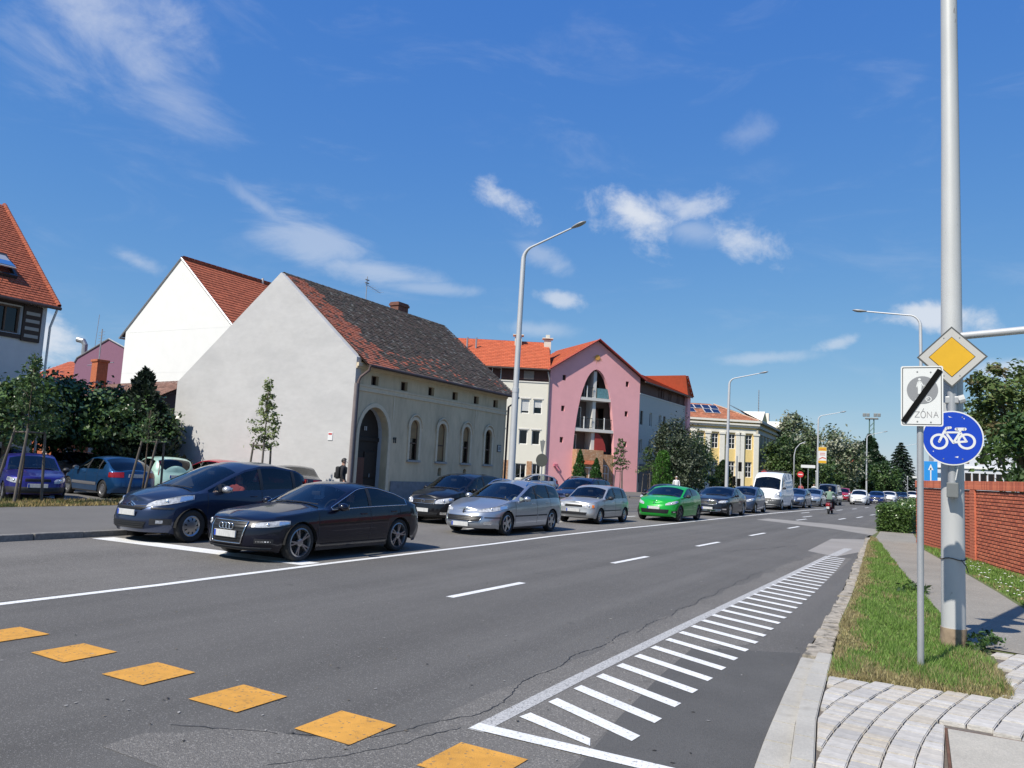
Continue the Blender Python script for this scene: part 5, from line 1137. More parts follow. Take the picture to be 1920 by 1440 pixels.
C4P = dict(L=4.47, W=1.83, R=.33, low=.18, wheels=(.88,3.6), top=((0,.80),(.12,.88),(.5,.99),(.92,1.085),(1.5,1.34),(2.0,1.54),(2.5,1.645),(3.2,1.66),(3.9,1.57),(4.25,1.42),(4.4,1.12),(4.47,1.0)),
    sho=((0,.79),(.6,.94),(1.2,1.0),(3,1.05),(4.2,1.09),(4.47,1.02)), ws=(.92,2.05), rw=(4.14,4.42), win=((1.15,1.5),(1.58,2.62),(2.70,3.62),(3.7,4.12)), dark=(2,3), seat=1.38, bf=.25, tum=.30, crown=.06, drv=1.5,
    front=((0,.1),(.2,.0),(.5,.0),(.8,.06),(1,.18)), af=1.15, nf=2.6, hl=(.42,.85,.70,.80,.86,.99), tl=(.55,.35,.95,1.3,.95,1.3), mir=1.62, doors=(1.22,2.66,3.66), handles=(2.42,3.4), rim='cap', mir_m=mat('mirror_silver', (.5,.5,.52), .3, metal=.6, coat=.5), plate_z=.58,
    grilles=((.45,.5,.28,.42,m_grille,0),(.33,.45,.64,.70,m_grille,0)), fogs=((.55,.80,.36,.48,m_blk),(.64,.72,.39,.45,m_lamp),(.52,.80,.665,.70,m_blk)), strips=((1.3,3.2,.36,.40,m_blk),))
P407 = dict(L=4.76, W=1.81, R=.325, low=.17, wheels=(1.03,3.755), top=((0,.66),(.12,.72),(.6,.845),(1.28,.97),(2.3,1.41),(2.85,1.49),(3.7,1.46),(4.3,1.385),(4.55,1.2),(4.68,1.0),(4.76,.92)),
    sho=((0,.655),(.4,.75),(1.3,.915),(2.5,.955),(4,.99),(4.76,.95)), ws=(1.28,2.28), rw=(4.3,4.62), win=((1.62,2.68),(2.76,3.52),(3.58,4.3)), dark=(1,2), seat=1.28, bf=.26, drv=1.4,
    front=((0,.1),(.22,.0),(.5,.02),(.8,.10),(1,.2)), af=1.2, nf=2.5, hl=(.42,.98,.62,.69,.72,.85), tl=(.6,.3,.75,1.05,.75,1.05), mir=1.92, doors=(1.45,2.72,3.6), handles=(2.5,3.42), rim='s5', rails=(2.4,4.25), rail_m=m_chrome, plate_z=.30,
    grilles=((.50,.56,.37,.52,m_grille,.008),), fogs=((.60,.74,.30,.38,m_lampi),(.60,.86,.47,.50,m_blk)), strips=((1.42,2.68,.50,.535,m_blk),(2.76,3.35,.50,.535,m_blk)))
SWIFT = dict(L=3.87, W=1.60, R=.28, low=.2, wheels=(.74,3.12), top=((0,.74),(.08,.79),(.6,.86),(1.0,.92),(1.62,1.31),(2.0,1.375),(2.9,1.365),(3.4,1.28),(3.72,1.0),(3.87,.86)),
    sho=((0,.735),(.5,.80),(1.0,.865),(2.5,.885),(3.6,.9),(3.87,.84)), ws=(1.0,1.6), rw=(3.35,3.7), win=((1.2,2.05),(2.12,2.88),(2.96,3.3)), seat=1.2, bf=.1, tum=.3, drv=1.05, crown=.04,
    front=((0,.08),(.25,.0),(.5,.03),(.8,.05),(1,.10)), af=.6, nf=3.4, hl=(.36,.22,.575,.70,.575,.70), tl=(.5,.2,.65,.82,.65,.82), mir=1.4, doors=(1.05,2.08,2.92), handles=(1.95,2.78), rim='cap', amber=True, hl_tap=0, plate_z=.48, mir_m=m_blk,
    grilles=((.34,.34,.60,.68,m_grille,0),(.5,.52,.33,.42,m_blk,0)), strips=((1.0,2.6,.46,.49,m_blk),))
MEG = dict(L=4.30, W=1.80, R=.33, low=.18, wheels=(.90,3.54), top=((0,.78),(.1,.84),(.6,.97),(1.05,1.04),(1.95,1.40),(2.4,1.455),(3.1,1.42),(3.7,1.31),(4.0,1.15),(4.2,1.0),(4.3,.9)),
    sho=((0,.775),(.5,.89),(1.05,.965),(2.2,1.0),(3.2,1.05),(4.0,1.08),(4.3,.95)), ws=(1.05,1.92), rw=(3.55,4.06), win=((1.35,2.5),(2.58,3.4)), seat=1.25, bf=.2, drv=1.3, dark=(1,),
    af=1.05, nf=2.6, hl=(.46,.62,.66,.75,.78,.88), tl=(.55,.3,.85,1.05,.85,1.05), mir=1.6, doors=(1.22,2.55), handles=(2.35,), rim='d5', rim_m=m_rim_d, mir_m=m_blk, plate_z=.55,
    grilles=((.56,.60,.34,.50,m_grille,0),), fogs=((.68,.84,.36,.44,m_blk),(.73,.79,.375,.425,m_lampi)))
TAL = dict(L=4.85, W=1.87, R=.34, low=.18, wheels=(.95,3.76), top=((0,.80),(.1,.85),(.7,.965),(1.32,1.04),(2.2,1.415),(2.7,1.46),(3.35,1.42),(4.05,1.17),(4.3,1.115),(4.78,1.08),(4.85,.98)),
    sho=((0,.79),(.5,.88),(1.4,.97),(2.5,1.0),(3.7,1.03),(4.6,1.04),(4.85,.98)), ws=(1.32,2.15), rw=(3.4,4.05), win=((1.62,2.62),(2.7,3.72)), seat=1.25, bf=.2, dark=(1,), af=1.0, nf=2.9,
    hl=(.52,.55,.67,.77,.72,.82), tl=(.5,.35,.85,.98,.85,.98), mir=1.85, doors=(1.4,2.66,3.6), handles=(2.45,3.4), rim='s5', chrome_dlo=True, plate_z=.40, grilles=((.44,.48,.58,.76,m_grille,.01),(.6,.66,.25,.36,m_grille,.008)), fogs=((.68,.84,.34,.40,m_chrome),), bar_m=m_chrome)
C3 = dict(L=3.85, W=1.67, R=.30, low=.19, wheels=(.80,3.25), top=((0,.80),(.1,.86),(.5,.98),(.9,1.05),(1.6,1.42),(2.1,1.515),(2.8,1.5),(3.4,1.36),(3.7,1.1),(3.85,.95)),
    sho=((0,.79),(.5,.90),(1.0,.95),(2.2,.98),(3.4,1.0),(3.85,.95)), ws=(.9,1.68), rw=(3.35,3.68), win=((1.15,2.15),(2.22,3.0),(3.08,3.3)), seat=1.28, bf=.18, drv=1.2, tum=.32, af=1.0, nf=2.5, hl=(.4,.55,.64,.76,.76,.88), tl=(.5,.25,.8,1.05,.8,1.05), mir=1.45, doors=(1.15,2.18,2.95), handles=(1.98,2.8), rim='cap', plate_z=.45, grilles=((.4,.45,.27,.38,m_grille,0),(.3,.35,.56,.62,m_grille,0)))
HATCH = spec(MEG, win=((1.35,2.2),(2.28,3.0),(3.08,3.4)), doors=(1.2,2.24,3.05), handles=(2.05,2.88), rim='s5', rim_m=m_rim, hl=(.42,.5,.62,.76,.68,.82))
MPV = dict(L=4.2, W=1.76, R=.32, low=.18, wheels=(.86,3.43), top=((0,.80),(.1,.87),(.6,1.0),(1.0,1.08),(1.75,1.5),(2.2,1.58),(3.2,1.575),(3.85,1.48),(4.08,1.15),(4.2,.98)), sho=((0,.79),(.5,.92),(1.1,.99),(3,1.02),(4.0,1.04),(4.2,.98)),
    ws=(1.0,1.78), rw=(3.84,4.08), win=((1.25,2.3),(2.38,3.15),(3.22,3.7)), seat=1.35, bf=.18, tum=.27, drv=1.25, dark=(1,2), hl=(.42,.5,.62,.74,.70,.84), tl=(.6,.25,.95,1.3,.95,1.3), mir=1.55, doors=(1.2,2.34,3.18), handles=(2.12,3.0), rim='s5', plate_z=.42, grilles=((.4,.44,.62,.74,m_grille,.008),(.5,.55,.26,.36,m_grille,0)), fogs=((.6,.74,.3,.38,m_lampi),))
SEDAN = spec(TAL, L=4.5, wheels=(.86,3.5), top=((0,.76),(.1,.81),(.7,.92),(1.2,.99),(2.0,1.37),(2.5,1.43),(3.1,1.39),(3.7,1.12),(4.0,1.06),(4.42,1.03),(4.5,.95)), sho=((0,.75),(.5,.84),(1.3,.93),(3.5,.98),(4.3,1.0),(4.5,.95)), ws=(1.2,1.95), rw=(3.15,3.72), win=((1.5,2.4),(2.48,3.4)), doors=(1.3,2.44,3.3), handles=(2.25,3.15), mir=1.7, W=1.76, R=.31, chrome_dlo=False)
VAN = dict(L=5.4, W=2.05, R=.34, low=.25, wheels=(.95,4.4), sm=.12, top=((0,1.02),(.1,1.1),(.45,1.28),(.72,1.42),(1.3,2.15),(1.6,2.36),(2.2,2.5),(5.1,2.52),(5.3,2.48),(5.4,2.3)), sho=((0,1.0),(.4,1.18),(.9,1.33),(1.3,1.38),(5.0,1.38),(5.4,1.36)),
    ws=(.72,1.33), rw=(9,9.1), win=((1.05,1.95),), seat=1.7, tum=.09, bf=.12, br=.05, drv=1.2, af=.9, nf=2.9, ar=.35, nr=5, front=((0,.08),(.2,.0),(.5,.02),(.8,.14),(1,.24)), rear=((0,.05),(.2,0),(1,.02)), hl=(.62,.6,.80,1.05,.95,1.28), tl=(.8,.15,.7,1.3,.7,1.3), mir=1.2, doors=(1.05,2.0,3.3), handles=(1.85,), rim='steel', mir_m=m_blk, plate_z=.5, plate_zr=.9, rear_seats=0, grilles=((.45,.45,.66,.78,m_grille,0),), bumper=(.30,.72,mat('van_bumper', (.075,.078,.08), .6)), tw=.22)
T4 = spec(VAN, L=4.8, W=1.85, R=.31, wheels=(.85,3.75), top=((0,.98),(.1,1.05),(.5,1.15),(.85,1.25),(1.45,1.82),(1.8,1.92),(4.5,1.92),(4.72,1.86),(4.8,1.6)), sho=((0,.96),(.5,1.05),(1.0,1.1),(4.8,1.1)), ws=(.85,1.48), rw=(4.6,4.72), win=((1.15,1.95),(2.1,3.1),(3.2,4.2)), dark=(1,2), hl=(.45,.35,.72,.86,.74,.88), grilles=((.40,.40,.70,.88,m_grille,0),(.6,.6,.35,.45,m_grille,0)), bumper=None, tum=.16, rails=None)
HEAD = R(90)        # nose towards the camera side (south)
def emb_rings(root, b):
    mb = MB(); x = b.S(0,.60)[0]-.035
    for k in range(4): ring(mb, (x, -.12+.08*k, .60), .052, .008, 'x')
    mb.build('ring_emblem', m_chrome, root, smooth=True)
    MB().bbox(-.0+b.S(0,.47)[0]-.012, b.S(0,.47)[0]-.006, -.27,.27,.40,.54,.002).build('plate_holder', m_blk, root)
def emb_chev(root, b):
    for dz in (0,.055):
        mb = MB(); pts = [(b.S(0,.74)[0]-.02, y, .735+dz-abs(y)*.62) for y in (-.12,-.06,0,.06,.12)]
        mb.tube(pts, .013, 5); mb.build('chevron_emblem', m_chrome, root)
    for sgn in (1,-1): MB().tube([tuple(Vector((b.S(b.t_of_y(y),z)[0]-.01, sgn*b.S(b.t_of_y(y),z)[1], z))) for y, z in ((.12,.715),(.3,.725),(.42,.735))], .012, 5).build('chrome_wing', m_chrome, root)
def emb_lion(root, b):
    x = b.S(0,.60)[0]-.012; mb = MB()
    # a small rampant animal badge
    for p, q, r_ in (((0,-.01),(0,.05),.016),((0,.05),(.03,.085),.014),((-.005,.03),(.05,.03),.008),((-.005,.05),(.055,.06),.008),((0,-.01),(.035,-.05),.01),((0,-.01),(-.03,-.055),.01),((-.01,0),(-.05,.03),.006)):
        mb.tube([(x,-p[0],.60+p[1]),(x,-q[0],.60+q[1])], r_, 6)
    mb.build('lion_emblem', m_blk, root)
def emb_lozenge(z):
    def f(root, b):
        x = b.S(0,z)[0]-.02; MB().tube([(x,0,z+.075),(x,.05,z),(x,0,z-.075),(x,-.05,z),(x,0,z+.075)], .012, 5, cap=False).build('lozenge_emblem', m_chrome, root)
    return f
def emb_disc(z):
    def f(root, b):
        mb = MB(); x = b.S(0,z)[0]-.02; ring(mb, (x,0,z), .06, .008, 'x'); mb.tube([(x,.04,z+.03),(x,.015,z-.04),(x,0,z),(x,-.015,z-.04),(x,-.04,z+.03)], .006, 4); mb.build('round_emblem', m_chrome, root)
    return f
def put(sp, x_left, y_wheel, label, lane='queue', rz=HEAD, hi=True, **k):
    """x_left: kerb-off side wheel line; y_wheel: front axle"""
    return make_car(sp, label, (x_left-sp['W']/2+.04, y_wheel-sp['wheels'][0]+sp['L']/2, 0), rz, 'cars queueing at the stop line', hi, **k)
p_navy = paint_mat('navy', (.0028,.0035,.012), .0); p_blue = paint_mat('steel_blue', (.022,.034,.072), .5); p_silver = paint_mat('silver', (.40,.43,.47), .75, .3); p_silver2 = paint_mat('old_silver', (.42,.43,.43), .6, .4)
p_green = paint_mat('green', (.012,.34,.035), .1); p_black = paint_mat('black', (.008,.008,.01), .2); p_dgrey = paint_mat('anthracite', (.022,.024,.032), .5); p_white = paint_mat('white', (.74,.74,.73), .0, .4); p_bg = paint_mat('blue_grey', (.09,.12,.19), .6)
p_purple = paint_mat('violet_blue', (.022,.018,.16), .35); p_teal = paint_mat('teal_blue', (.012,.062,.16), .5); p_mint = paint_mat('mint', (.42,.62,.52), .2); p_red = paint_mat('red', (.33,.02,.035), .1); p_grey = paint_mat('mid_grey', (.17,.17,.175), .6)
put(spec(AUDI, paint=p_navy, extra=emb_rings), -10.08, 10.44, 'dark navy fastback with four-ring badge and large framed grille at the stop line')
put(spec(C4P, paint=p_blue, extra=emb_chev), -13.42, 10.8, 'steel blue people carrier with silver mirrors and chevron badge beside the pavement kerb')
put(spec(P407, paint=p_silver, extra=emb_lion), -10.66, 18.85, 'silver estate with wide low grille and roof rails behind the navy fastback')
put(spec(MPV, paint=p_black, extra=emb_disc(.68)), -13.5, 20.8, 'black high-roofed hatchback behind the steel blue people carrier')
put(spec(SWIFT, paint=p_silver2), -11.1, 26.4, 'old small silver hatchback with orange indicators behind the silver estate')
put(spec(MPV, paint=paint_mat('night_blue', (.008,.014,.05), .4), rails=(1.9,3.7), L=4.2), -13.7, 31.0, 'night blue high-roofed car with black roof rails beside the old silver hatchback')
put(spec(MEG, paint=p_green, extra=emb_lozenge(.72)), -9.86, 31.9, 'bright green hatchback coupe with dark wheels')
put(spec(TAL, paint=p_dgrey, extra=emb_lozenge(.68)), -9.74, 39.7, 'dark grey saloon with chrome grille behind the bright green car')
put(spec(SEDAN, paint=p_black), -13.0, 40.5, 'black saloon in the kerbside lane beyond the bright green car', hi=False)
put(spec(C3, paint=p_bg), -9.9, 46.2, 'small blue-grey rounded hatchback in front of the white van')
def rack(root, b):
    for x in (2.6,3.6,4.6):
        MB().tube([(x,-.85,2.58),(x,.85,2.58)], .025, 6).build('roof_bar', m_blk, root)
    for y in (-.85,.85): MB().tube([(2.4,y,2.58),(4.8,y,2.58)], .025, 6).build('roof_bar', m_blk, root)
put(spec(VAN, paint=p_white, extra=rack), -9.95, 54.4, 'tall white panel van with dark bumper and roof rack', name='van', cat='van')
put(spec(HATCH, paint=p_bg), -9.72, 62.2, 'blue-grey hatchback directly behind the white panel van', hi=False)
put(spec(HATCH, paint=p_silver), -9.6, 69.5, 'pale silver hatchback between the blue-grey hatchback and the dark minibus', hi=False)
put(spec(T4, paint=paint_mat('pewter', (.16,.17,.17), .5)), -9.3, 77.0, 'dark pewter minibus behind the moped rider', hi=False, name='minibus', cat='minibus')
def far(sp, y, dx, label, **k): return put(sp, -10.35+sh(y)+dx, y, label, hi=False, **k)
far(spec(C3, paint=p_white), 86, .6, 'small white hatchback following the dark pewter minibus')
far(spec(SEDAN, paint=paint_mat('royal_blue', (.012,.02,.11), .3)), 95.5, .9, 'royal blue saloon between two white cars far down the queue')
far(spec(HATCH, paint=p_white), 107, .7, 'white hatchback behind the royal blue saloon')
far(spec(SEDAN, paint=p_black), 117, .9, 'black saloon between white cars at the far bend')
far(spec(MPV, paint=p_white), 131, .8, 'white high-roofed car behind the far black saloon')
far(spec(HATCH, paint=p_dgrey), 142, .6, 'dark hatchback behind the far white high-roofed car')
far(spec(SEDAN, paint=p_white), 152, 2.4, 'white saloon at the far end of the queue')
far(spec(MPV, paint=p_red), 99, -3.2, 'dark red car in the kerbside lane beyond the minibus')
# ---- parked cars
PG = 'cars standing in the car park'
def park(sp, x, y, rz, label, z=.1, hi=False, group=PG, **k): return make_car(sp, label, (x,y,z), R(rz), group, hi, **k)
FORD = spec(SWIFT, L=4.1, W=1.66, wheels=(.78,3.2), top=((0,.68),(.1,.74),(.6,.84),(1.12,.93),(1.8,1.33),(2.2,1.4),(2.9,1.385),(3.5,1.28),(3.9,1.0),(4.1,.86)), sho=((0,.68),(.5,.78),(1.1,.87),(2.5,.90),(3.6,.92),(4.1,.86)), ws=(1.12,1.8), win=((1.35,2.2),(2.28,3.0),(3.08,3.4)), rw=(3.45,3.88), af=.9, nf=2.7, hl=(.42,.42,.55,.66,.62,.72), amber=False, bumper=(.26,.44,m_blk), rim='steel', rim_m=m_rim)
park(spec(FORD, paint=p_purple), -25.3, 14.1, 158, 'violet blue hatchback with its nose to the dry verge', hi=True)
MEG1 = spec(MEG, L=4.13, W=1.7, R=.3, wheels=(.82,3.4), top=((0,.68),(.1,.74),(.7,.88),(1.15,.96),(1.95,1.37),(2.4,1.42),(3.0,1.39),(3.5,1.22),(3.92,.98),(4.13,.9)), sho=((0,.68),(.5,.8),(1.15,.9),(2.2,.93),(3.4,.95),(4.13,.90)), ws=(1.15,1.93), rw=(3.1,3.9), win=((1.4,2.2),(2.28,3.0),(3.06,3.3)), tl=(.42,.35,.72,.90,.72,.88), doors=(1.2,2.24,3.05), handles=(2.05,2.85), rim='steel', rim_m=m_rim, plate_zr=.78, strips=((1.2,3.0,.42,.52,mat('grey_cladding', (.12,.12,.13), .6)),), grilles=((.4,.4,.5,.58,m_grille,0),))
park(spec(MEG1, paint=p_teal), -26.2, 17.35, -8, 'teal blue fastback hatchback with its tail to the dry verge', hi=True)
PUNTO = spec(C3, tl=(.62,.12,.78,1.32,.80,1.3), top=((0,.72),(.1,.78),(.6,.9),(1.0,.98),(1.65,1.38),(2.1,1.47),(3.0,1.46),(3.5,1.36),(3.75,1.05),(3.85,.93)), sho=((0,.72),(.5,.83),(1.0,.90),(2.2,.93),(3.4,.95),(3.85,.9)))
park(spec(PUNTO, paint=p_mint), -27.0, 20.0, -18, 'pale mint small hatchback with tall red tail lights')
park(spec(HATCH, paint=p_red), -25.2, 21.9, -2, 'red hatchback against the grey house wall') if False else None
park(spec(HATCH, paint=p_red), -26.8, 22.45, 2, 'red hatchback standing close to the grey gable wall')
park(spec(SEDAN, paint=p_dgrey), -20.6, 20.6, -38, 'dark grey saloon standing beyond the staked sapling')
park(spec(MPV, paint=p_silver2), -33.2, 17.0, -12, 'pale silver people carrier standing behind the violet blue hatchback', hi=True)
park(spec(HATCH, paint=p_dgrey), -31.8, 19.9, 172, 'charcoal hatchback facing out beside the garden wall')
# side street beyond the old house
SG = 'cars standing in the side street'
park(spec(C3, paint=p_silver), -27.6, 52.5, 35, 'pale silver small hatchback in the side street before the pink building', 0, group=SG)
park(spec(HATCH, paint=p_red), -33.5, 53.5, 30, 'dark red hatchback in the side street behind the silver one', 0, group=SG)
park(spec(HATCH, paint=p_white), -36.5, 57.5, 20, 'white hatchback by the brick base of the cream wing', .12, group=SG)
# ================================================================ plants
def fast(name, V, k, cols, m, parent=None, smooth=False):
    """V: (n*k,3) array of n faces with k corners each"""
    n = len(V)//k; me = bpy.data.meshes.new(name); me.vertices.add(n*k); me.vertices.foreach_set('co', np.ascontiguousarray(V, dtype=np.float32).ravel())
    me.loops.add(n*k); me.loops.foreach_set('vertex_index', np.arange(n*k, dtype=np.int32)); me.polygons.add(n); me.polygons.foreach_set('loop_start', np.arange(0, n*k, k, dtype=np.int32))
    me.update(calc_edges=True)
    if cols is not None:
        a = me.attributes.new('Col', 'FLOAT_COLOR', 'FACE'); a.data.foreach_set('color', np.concatenate([cols, np.ones((n,1))], 1).astype(np.float32).ravel())
    return mkobj(name, me, parent, m)
m_leaf = mat('leaf', attr=True, rough=.5, spec=.45, trans=.25, var=.1, vscale=8)
m_leaf_g = mat('leaf_glossy', attr=True, rough=.32, spec=.5, trans=.12)
m_bark = mat('bark', (.09,.07,.05), .95, var=.35, vscale=14, bump=.8, bscale=30); m_stake = mat('stake_wood', (.11,.095,.08), .9, var=.25, vscale=12, stretch=(1,1,.2))
def leaves(n, cen, rad, size, pal, clumps=30, csig=.28, shape=None, up=.35, shell=.55, asp=.55, flat=1.):
    """leaf quads gathered in clumps inside an ellipsoid; returns (verts, colours)"""
    cen, rad = np.array(cen), np.array(rad)
    d = nrg.normal(size=(clumps,3)); d /= np.linalg.norm(d,axis=1)[:,None]; r = nrg.uniform(shell,1.,clumps)**.7; C = d*r[:,None]
    if shape is not None: C = np.array([shape(c) for c in C])
    which = nrg.integers(0, clumps, n); cs = csig*nrg.uniform(.6,1.3,clumps); P = C[which]+nrg.normal(size=(n,3))*cs[which][:,None]*.62
    P = cen+P*rad
    N = nrg.normal(size=(n,3)); N[:,2] += up*2; N += (P-cen)/rad*.8; N /= np.linalg.norm(N,axis=1)[:,None]
    A = np.cross(N, nrg.normal(size=(n,3))); A /= np.linalg.norm(A,axis=1)[:,None]; B = np.cross(N, A); s = size*nrg.uniform(.6,1.35,(n,1))
    V = np.stack([P-A*s, P+B*s*asp+N*s*.12, P+A*s, P-B*s*asp+N*s*.12], 1).reshape(-1,3)
    pal = np.array(pal); ci = nrg.integers(0,len(pal),clumps)[which]; mixk = nrg.uniform(0,.6,(n,1)); cols = pal[ci]*(1-mixk)+pal[nrg.integers(0,len(pal),n)]*mixk; cols *= nrg.uniform(.75,1.25,(n,1))
    return V, cols
def trunk(parent, pts, r0, r1, limbs=(), name='trunk'):
    mb = MB(); n = len(pts); mb.tube(pts, [lerp(r0,r1,i/(n-1)) for i in range(n)], 8)
    for a, b, r_ in limbs: mid = tuple((p+q)/2+rnd.uniform(-.08,.08) for p, q in zip(a,b)); mb.tube([a, mid, b], [r_, r_*.7, r_*.3], 6)
    return mb.build(name, m_bark, parent, smooth=True)
G_DARK = [(.045,.085,.024),(.062,.112,.032),(.08,.138,.04),(.033,.06,.02),(.105,.165,.052)]
G_MID = [(.04,.085,.02),(.055,.11,.026),(.075,.135,.035),(.03,.06,.018)]
G_YEL = [(.09,.13,.035),(.12,.165,.05),(.07,.11,.03),(.05,.085,.025)]
G_PALE = [(.14,.18,.09),(.24,.27,.17),(.09,.13,.055),(.38,.38,.28),(.06,.095,.038)]
G_THU = [(.035,.10,.018),(.055,.14,.028),(.03,.075,.02)]
def tree(name, label, x, y, z0, crowns, th, tr, pal, n, size, clumps=34, mleaf=None, group=None, gz=.1, up=.35, csig=.28, asp=.55, cat='tree'):
    """crowns: (dx,dy,z,rx,ry,rz) lobes"""
    t = thing(name, label, cat, (x,y,gz), 0, group); lim = []
    for c in crowns[:5]:
        lim.append(((0,0,th*.75),(c[0]*.7,c[1]*.7,c[2]-gz),tr*.55))
        for _ in range(2): lim.append(((c[0]*.3,c[1]*.3,lerp(th*.8,c[2]-gz,.4)),(c[0]+rnd.uniform(-.6,.6)*c[3],c[1]+rnd.uniform(-.6,.6)*c[4],c[2]-gz+rnd.uniform(-.2,.6)*c[5]),tr*.3))
    trunk(t, [(0,0,-.05),(.03,.02,th*.4),(.0,.04,th*.8),(.02,0,th)], tr, tr*.6, lim)
    Vs, Cs = [], []; vol = [c[3]*c[4]*c[5] for c in crowns]
    for c, v in zip(crowns, vol):
        V, K = leaves(int(n*v/sum(vol)), (c[0],c[1],c[2]-gz), c[3:6], size, pal, clumps, csig, up=up, asp=asp); Vs.append(V); Cs.append(K)
    o = fast('crown', np.concatenate(Vs), 4, np.concatenate(Cs), mleaf or m_leaf, t); return t
def conifer(name, label, x, y, h, r, pal, n, size, gz=.1, group=None, pw_=1., skirt=.05, mleaf=None, drop=.15, cat='tree', spiky=.25):
    t = thing(name, label, cat, (x,y,gz), rnd.uniform(0,6), group); trunk(t, [(0,0,-.05),(0,0,h*.5),(0,0,h*.95)], r*.12, .02)
    k = nrg.uniform(0,1,n)**1.0; lay = np.floor(k*max(6,h*2.2))/max(6,h*2.2); zz = skirt*h+(1-skirt)*h*(lay*.75+k*.25); a = nrg.uniform(0,2*np.pi,n); rr = r*(1-zz/h)**pw_*(np.abs(np.sin(a*4+lay*21))*spiky+1-spiky)*nrg.uniform(.35,1.03,n)**.6
    P = np.stack([rr*np.cos(a), rr*np.sin(a), zz-drop*rr], 1); N = np.stack([np.cos(a)*.7, np.sin(a)*.7, np.full(n,.6)],1)+nrg.normal(size=(n,3))*.5; N /= np.linalg.norm(N,axis=1)[:,None]
    A = np.stack([np.cos(a),np.sin(a),np.full(n,-.25)],1)+nrg.normal(size=(n,3))*.35; A /= np.linalg.norm(A,axis=1)[:,None]; B = np.cross(N,A); B /= np.linalg.norm(B,axis=1)[:,None]; s = size*nrg.uniform(.6,1.3,(n,1))
    V = np.stack([P-A*s, P+B*s*.35, P+A*s, P-B*s*.35],1).reshape(-1,3); pal = np.array(pal); cols = pal[nrg.integers(0,len(pal),n)]*nrg.uniform(.7,1.3,(n,1))
    fast('foliage', V, 4, cols, mleaf or m_leaf, t); return t
def cone(name, label, x, y, h, r, pal, n, size, gz=.1, group=None, pw_=.8, mleaf=None, cat='shrub', clump=.12, skirt=0., vert=.8):
    """dense upright crown: short sprays set all over a cone or column"""
    t = thing(name, label, cat, (x,y,gz), rnd.uniform(0,6), group); trunk(t, [(0,0,-.05),(0,0,h*.5),(0,0,h*.9)], r*.12, .02)
    k = 1-nrg.random(n)**.5*1.; k = nrg.random(n)**1.4; zz = h*(skirt+(1-skirt)*k); a = nrg.uniform(0,2*np.pi,n); prof = np.clip(np.minimum((1-k)**pw_*1.15, .75+2.5*k),0,1.05)
    lump = 1+clump*np.sin(a*5+zz*4.2/r)+clump*np.sin(a*3-zz*2.6/r+1)+clump*.8*np.sin(zz*9/r+a*2)
    rr = r*prof*lump*nrg.uniform(.6,1.04,n)**.5; P = np.stack([rr*np.cos(a), rr*np.sin(a), zz+nrg.normal(size=n)*size*.4],1)
    A = np.stack([np.cos(a)*.45,np.sin(a)*.45,np.full(n,vert)],1)+nrg.normal(size=(n,3))*.35; A /= np.linalg.norm(A,axis=1)[:,None]; B = np.cross(A, np.stack([np.cos(a),np.sin(a),np.zeros(n)],1)+nrg.normal(size=(n,3))*.6); B /= np.linalg.norm(B,axis=1)[:,None]; s = size*nrg.uniform(.6,1.4,(n,1))
    V = np.stack([P-A*s,P+B*s*.45,P+A*s,P-B*s*.45],1).reshape(-1,3); pal = np.array(pal); fast('foliage', V, 4, pal[nrg.integers(0,len(pal),n)]*nrg.uniform(.65,1.35,(n,1)), mleaf or m_leaf, t); return t
# ---- the dark trees behind the car park
TG = 'broadleaf trees behind the car park'
tree('broadleaf_tree', 'dense dark broadleaf tree before the house with the skylight', -30.4, 15.9, 0, [(0,0,2.9,1.6,1.7,1.3),(-1.2,-.8,3.0,1.4,1.4,1.2),(.6,.5,3.6,.9,.9,.8)], 2.4, .12, G_DARK+[G_MID[1],G_YEL[2]], 6500, .105, mleaf=m_leaf_g, group=TG)
tree('broadleaf_tree', 'dark glossy-leaved tree beside the brick chimney of the outhouse', -33.6, 19.6, 0, [(0,0,3.0,1.9,1.7,1.45),(.4,-.3,3.9,1.2,1.2,.8),(-1.3,.3,3.1,1.2,1.2,1.3)], 2.2, .13, G_DARK+[G_MID[0]], 7500, .11, mleaf=m_leaf_g, group=TG)
tree('broadleaf_tree', 'dark rounded tree overhanging the orange brick garden wall', -31.3, 20.6, 0, [(0,0,2.9,1.7,1.5,1.3),(.5,-.2,2.6,1.6,1.3,1.0),(-.3,.2,3.6,1.1,1.1,.75)], 2.0, .12, G_DARK+[G_MID[0],(.02,.05,.02)], 7000, .105, mleaf=m_leaf_g, group=TG)
cone('conifer', 'dark bluish conifer between the broadleaf trees and the grey gable', -30.5, 21.4, 5.1, 1.35, [(.016,.03,.018),(.024,.042,.022),(.012,.022,.014),(.035,.05,.03)], 7500, .14, pw_=.75, cat='tree', clump=.3, skirt=.12, vert=.5)
tree('broadleaf_tree', 'low dark tree against the edge of the grey gable wall', -30.35, 22.4, 0, [(0,0,2.5,1.0,.8,1.1),(-.6,.1,3.1,.9,.7,.9),(-1.8,.1,3.4,1.1,.8,1.1)], 1.4, .09, G_DARK, 3600, .1, mleaf=m_leaf_g, group=TG)
tree('broadleaf_tree', 'dark tree in the shade behind the pale silver people carrier', -35.6, 18.6, 0, [(0,0,3.0,2.0,1.8,1.5)], 1.8, .12, G_DARK, 4200, .12, mleaf=m_leaf_g, group=TG)
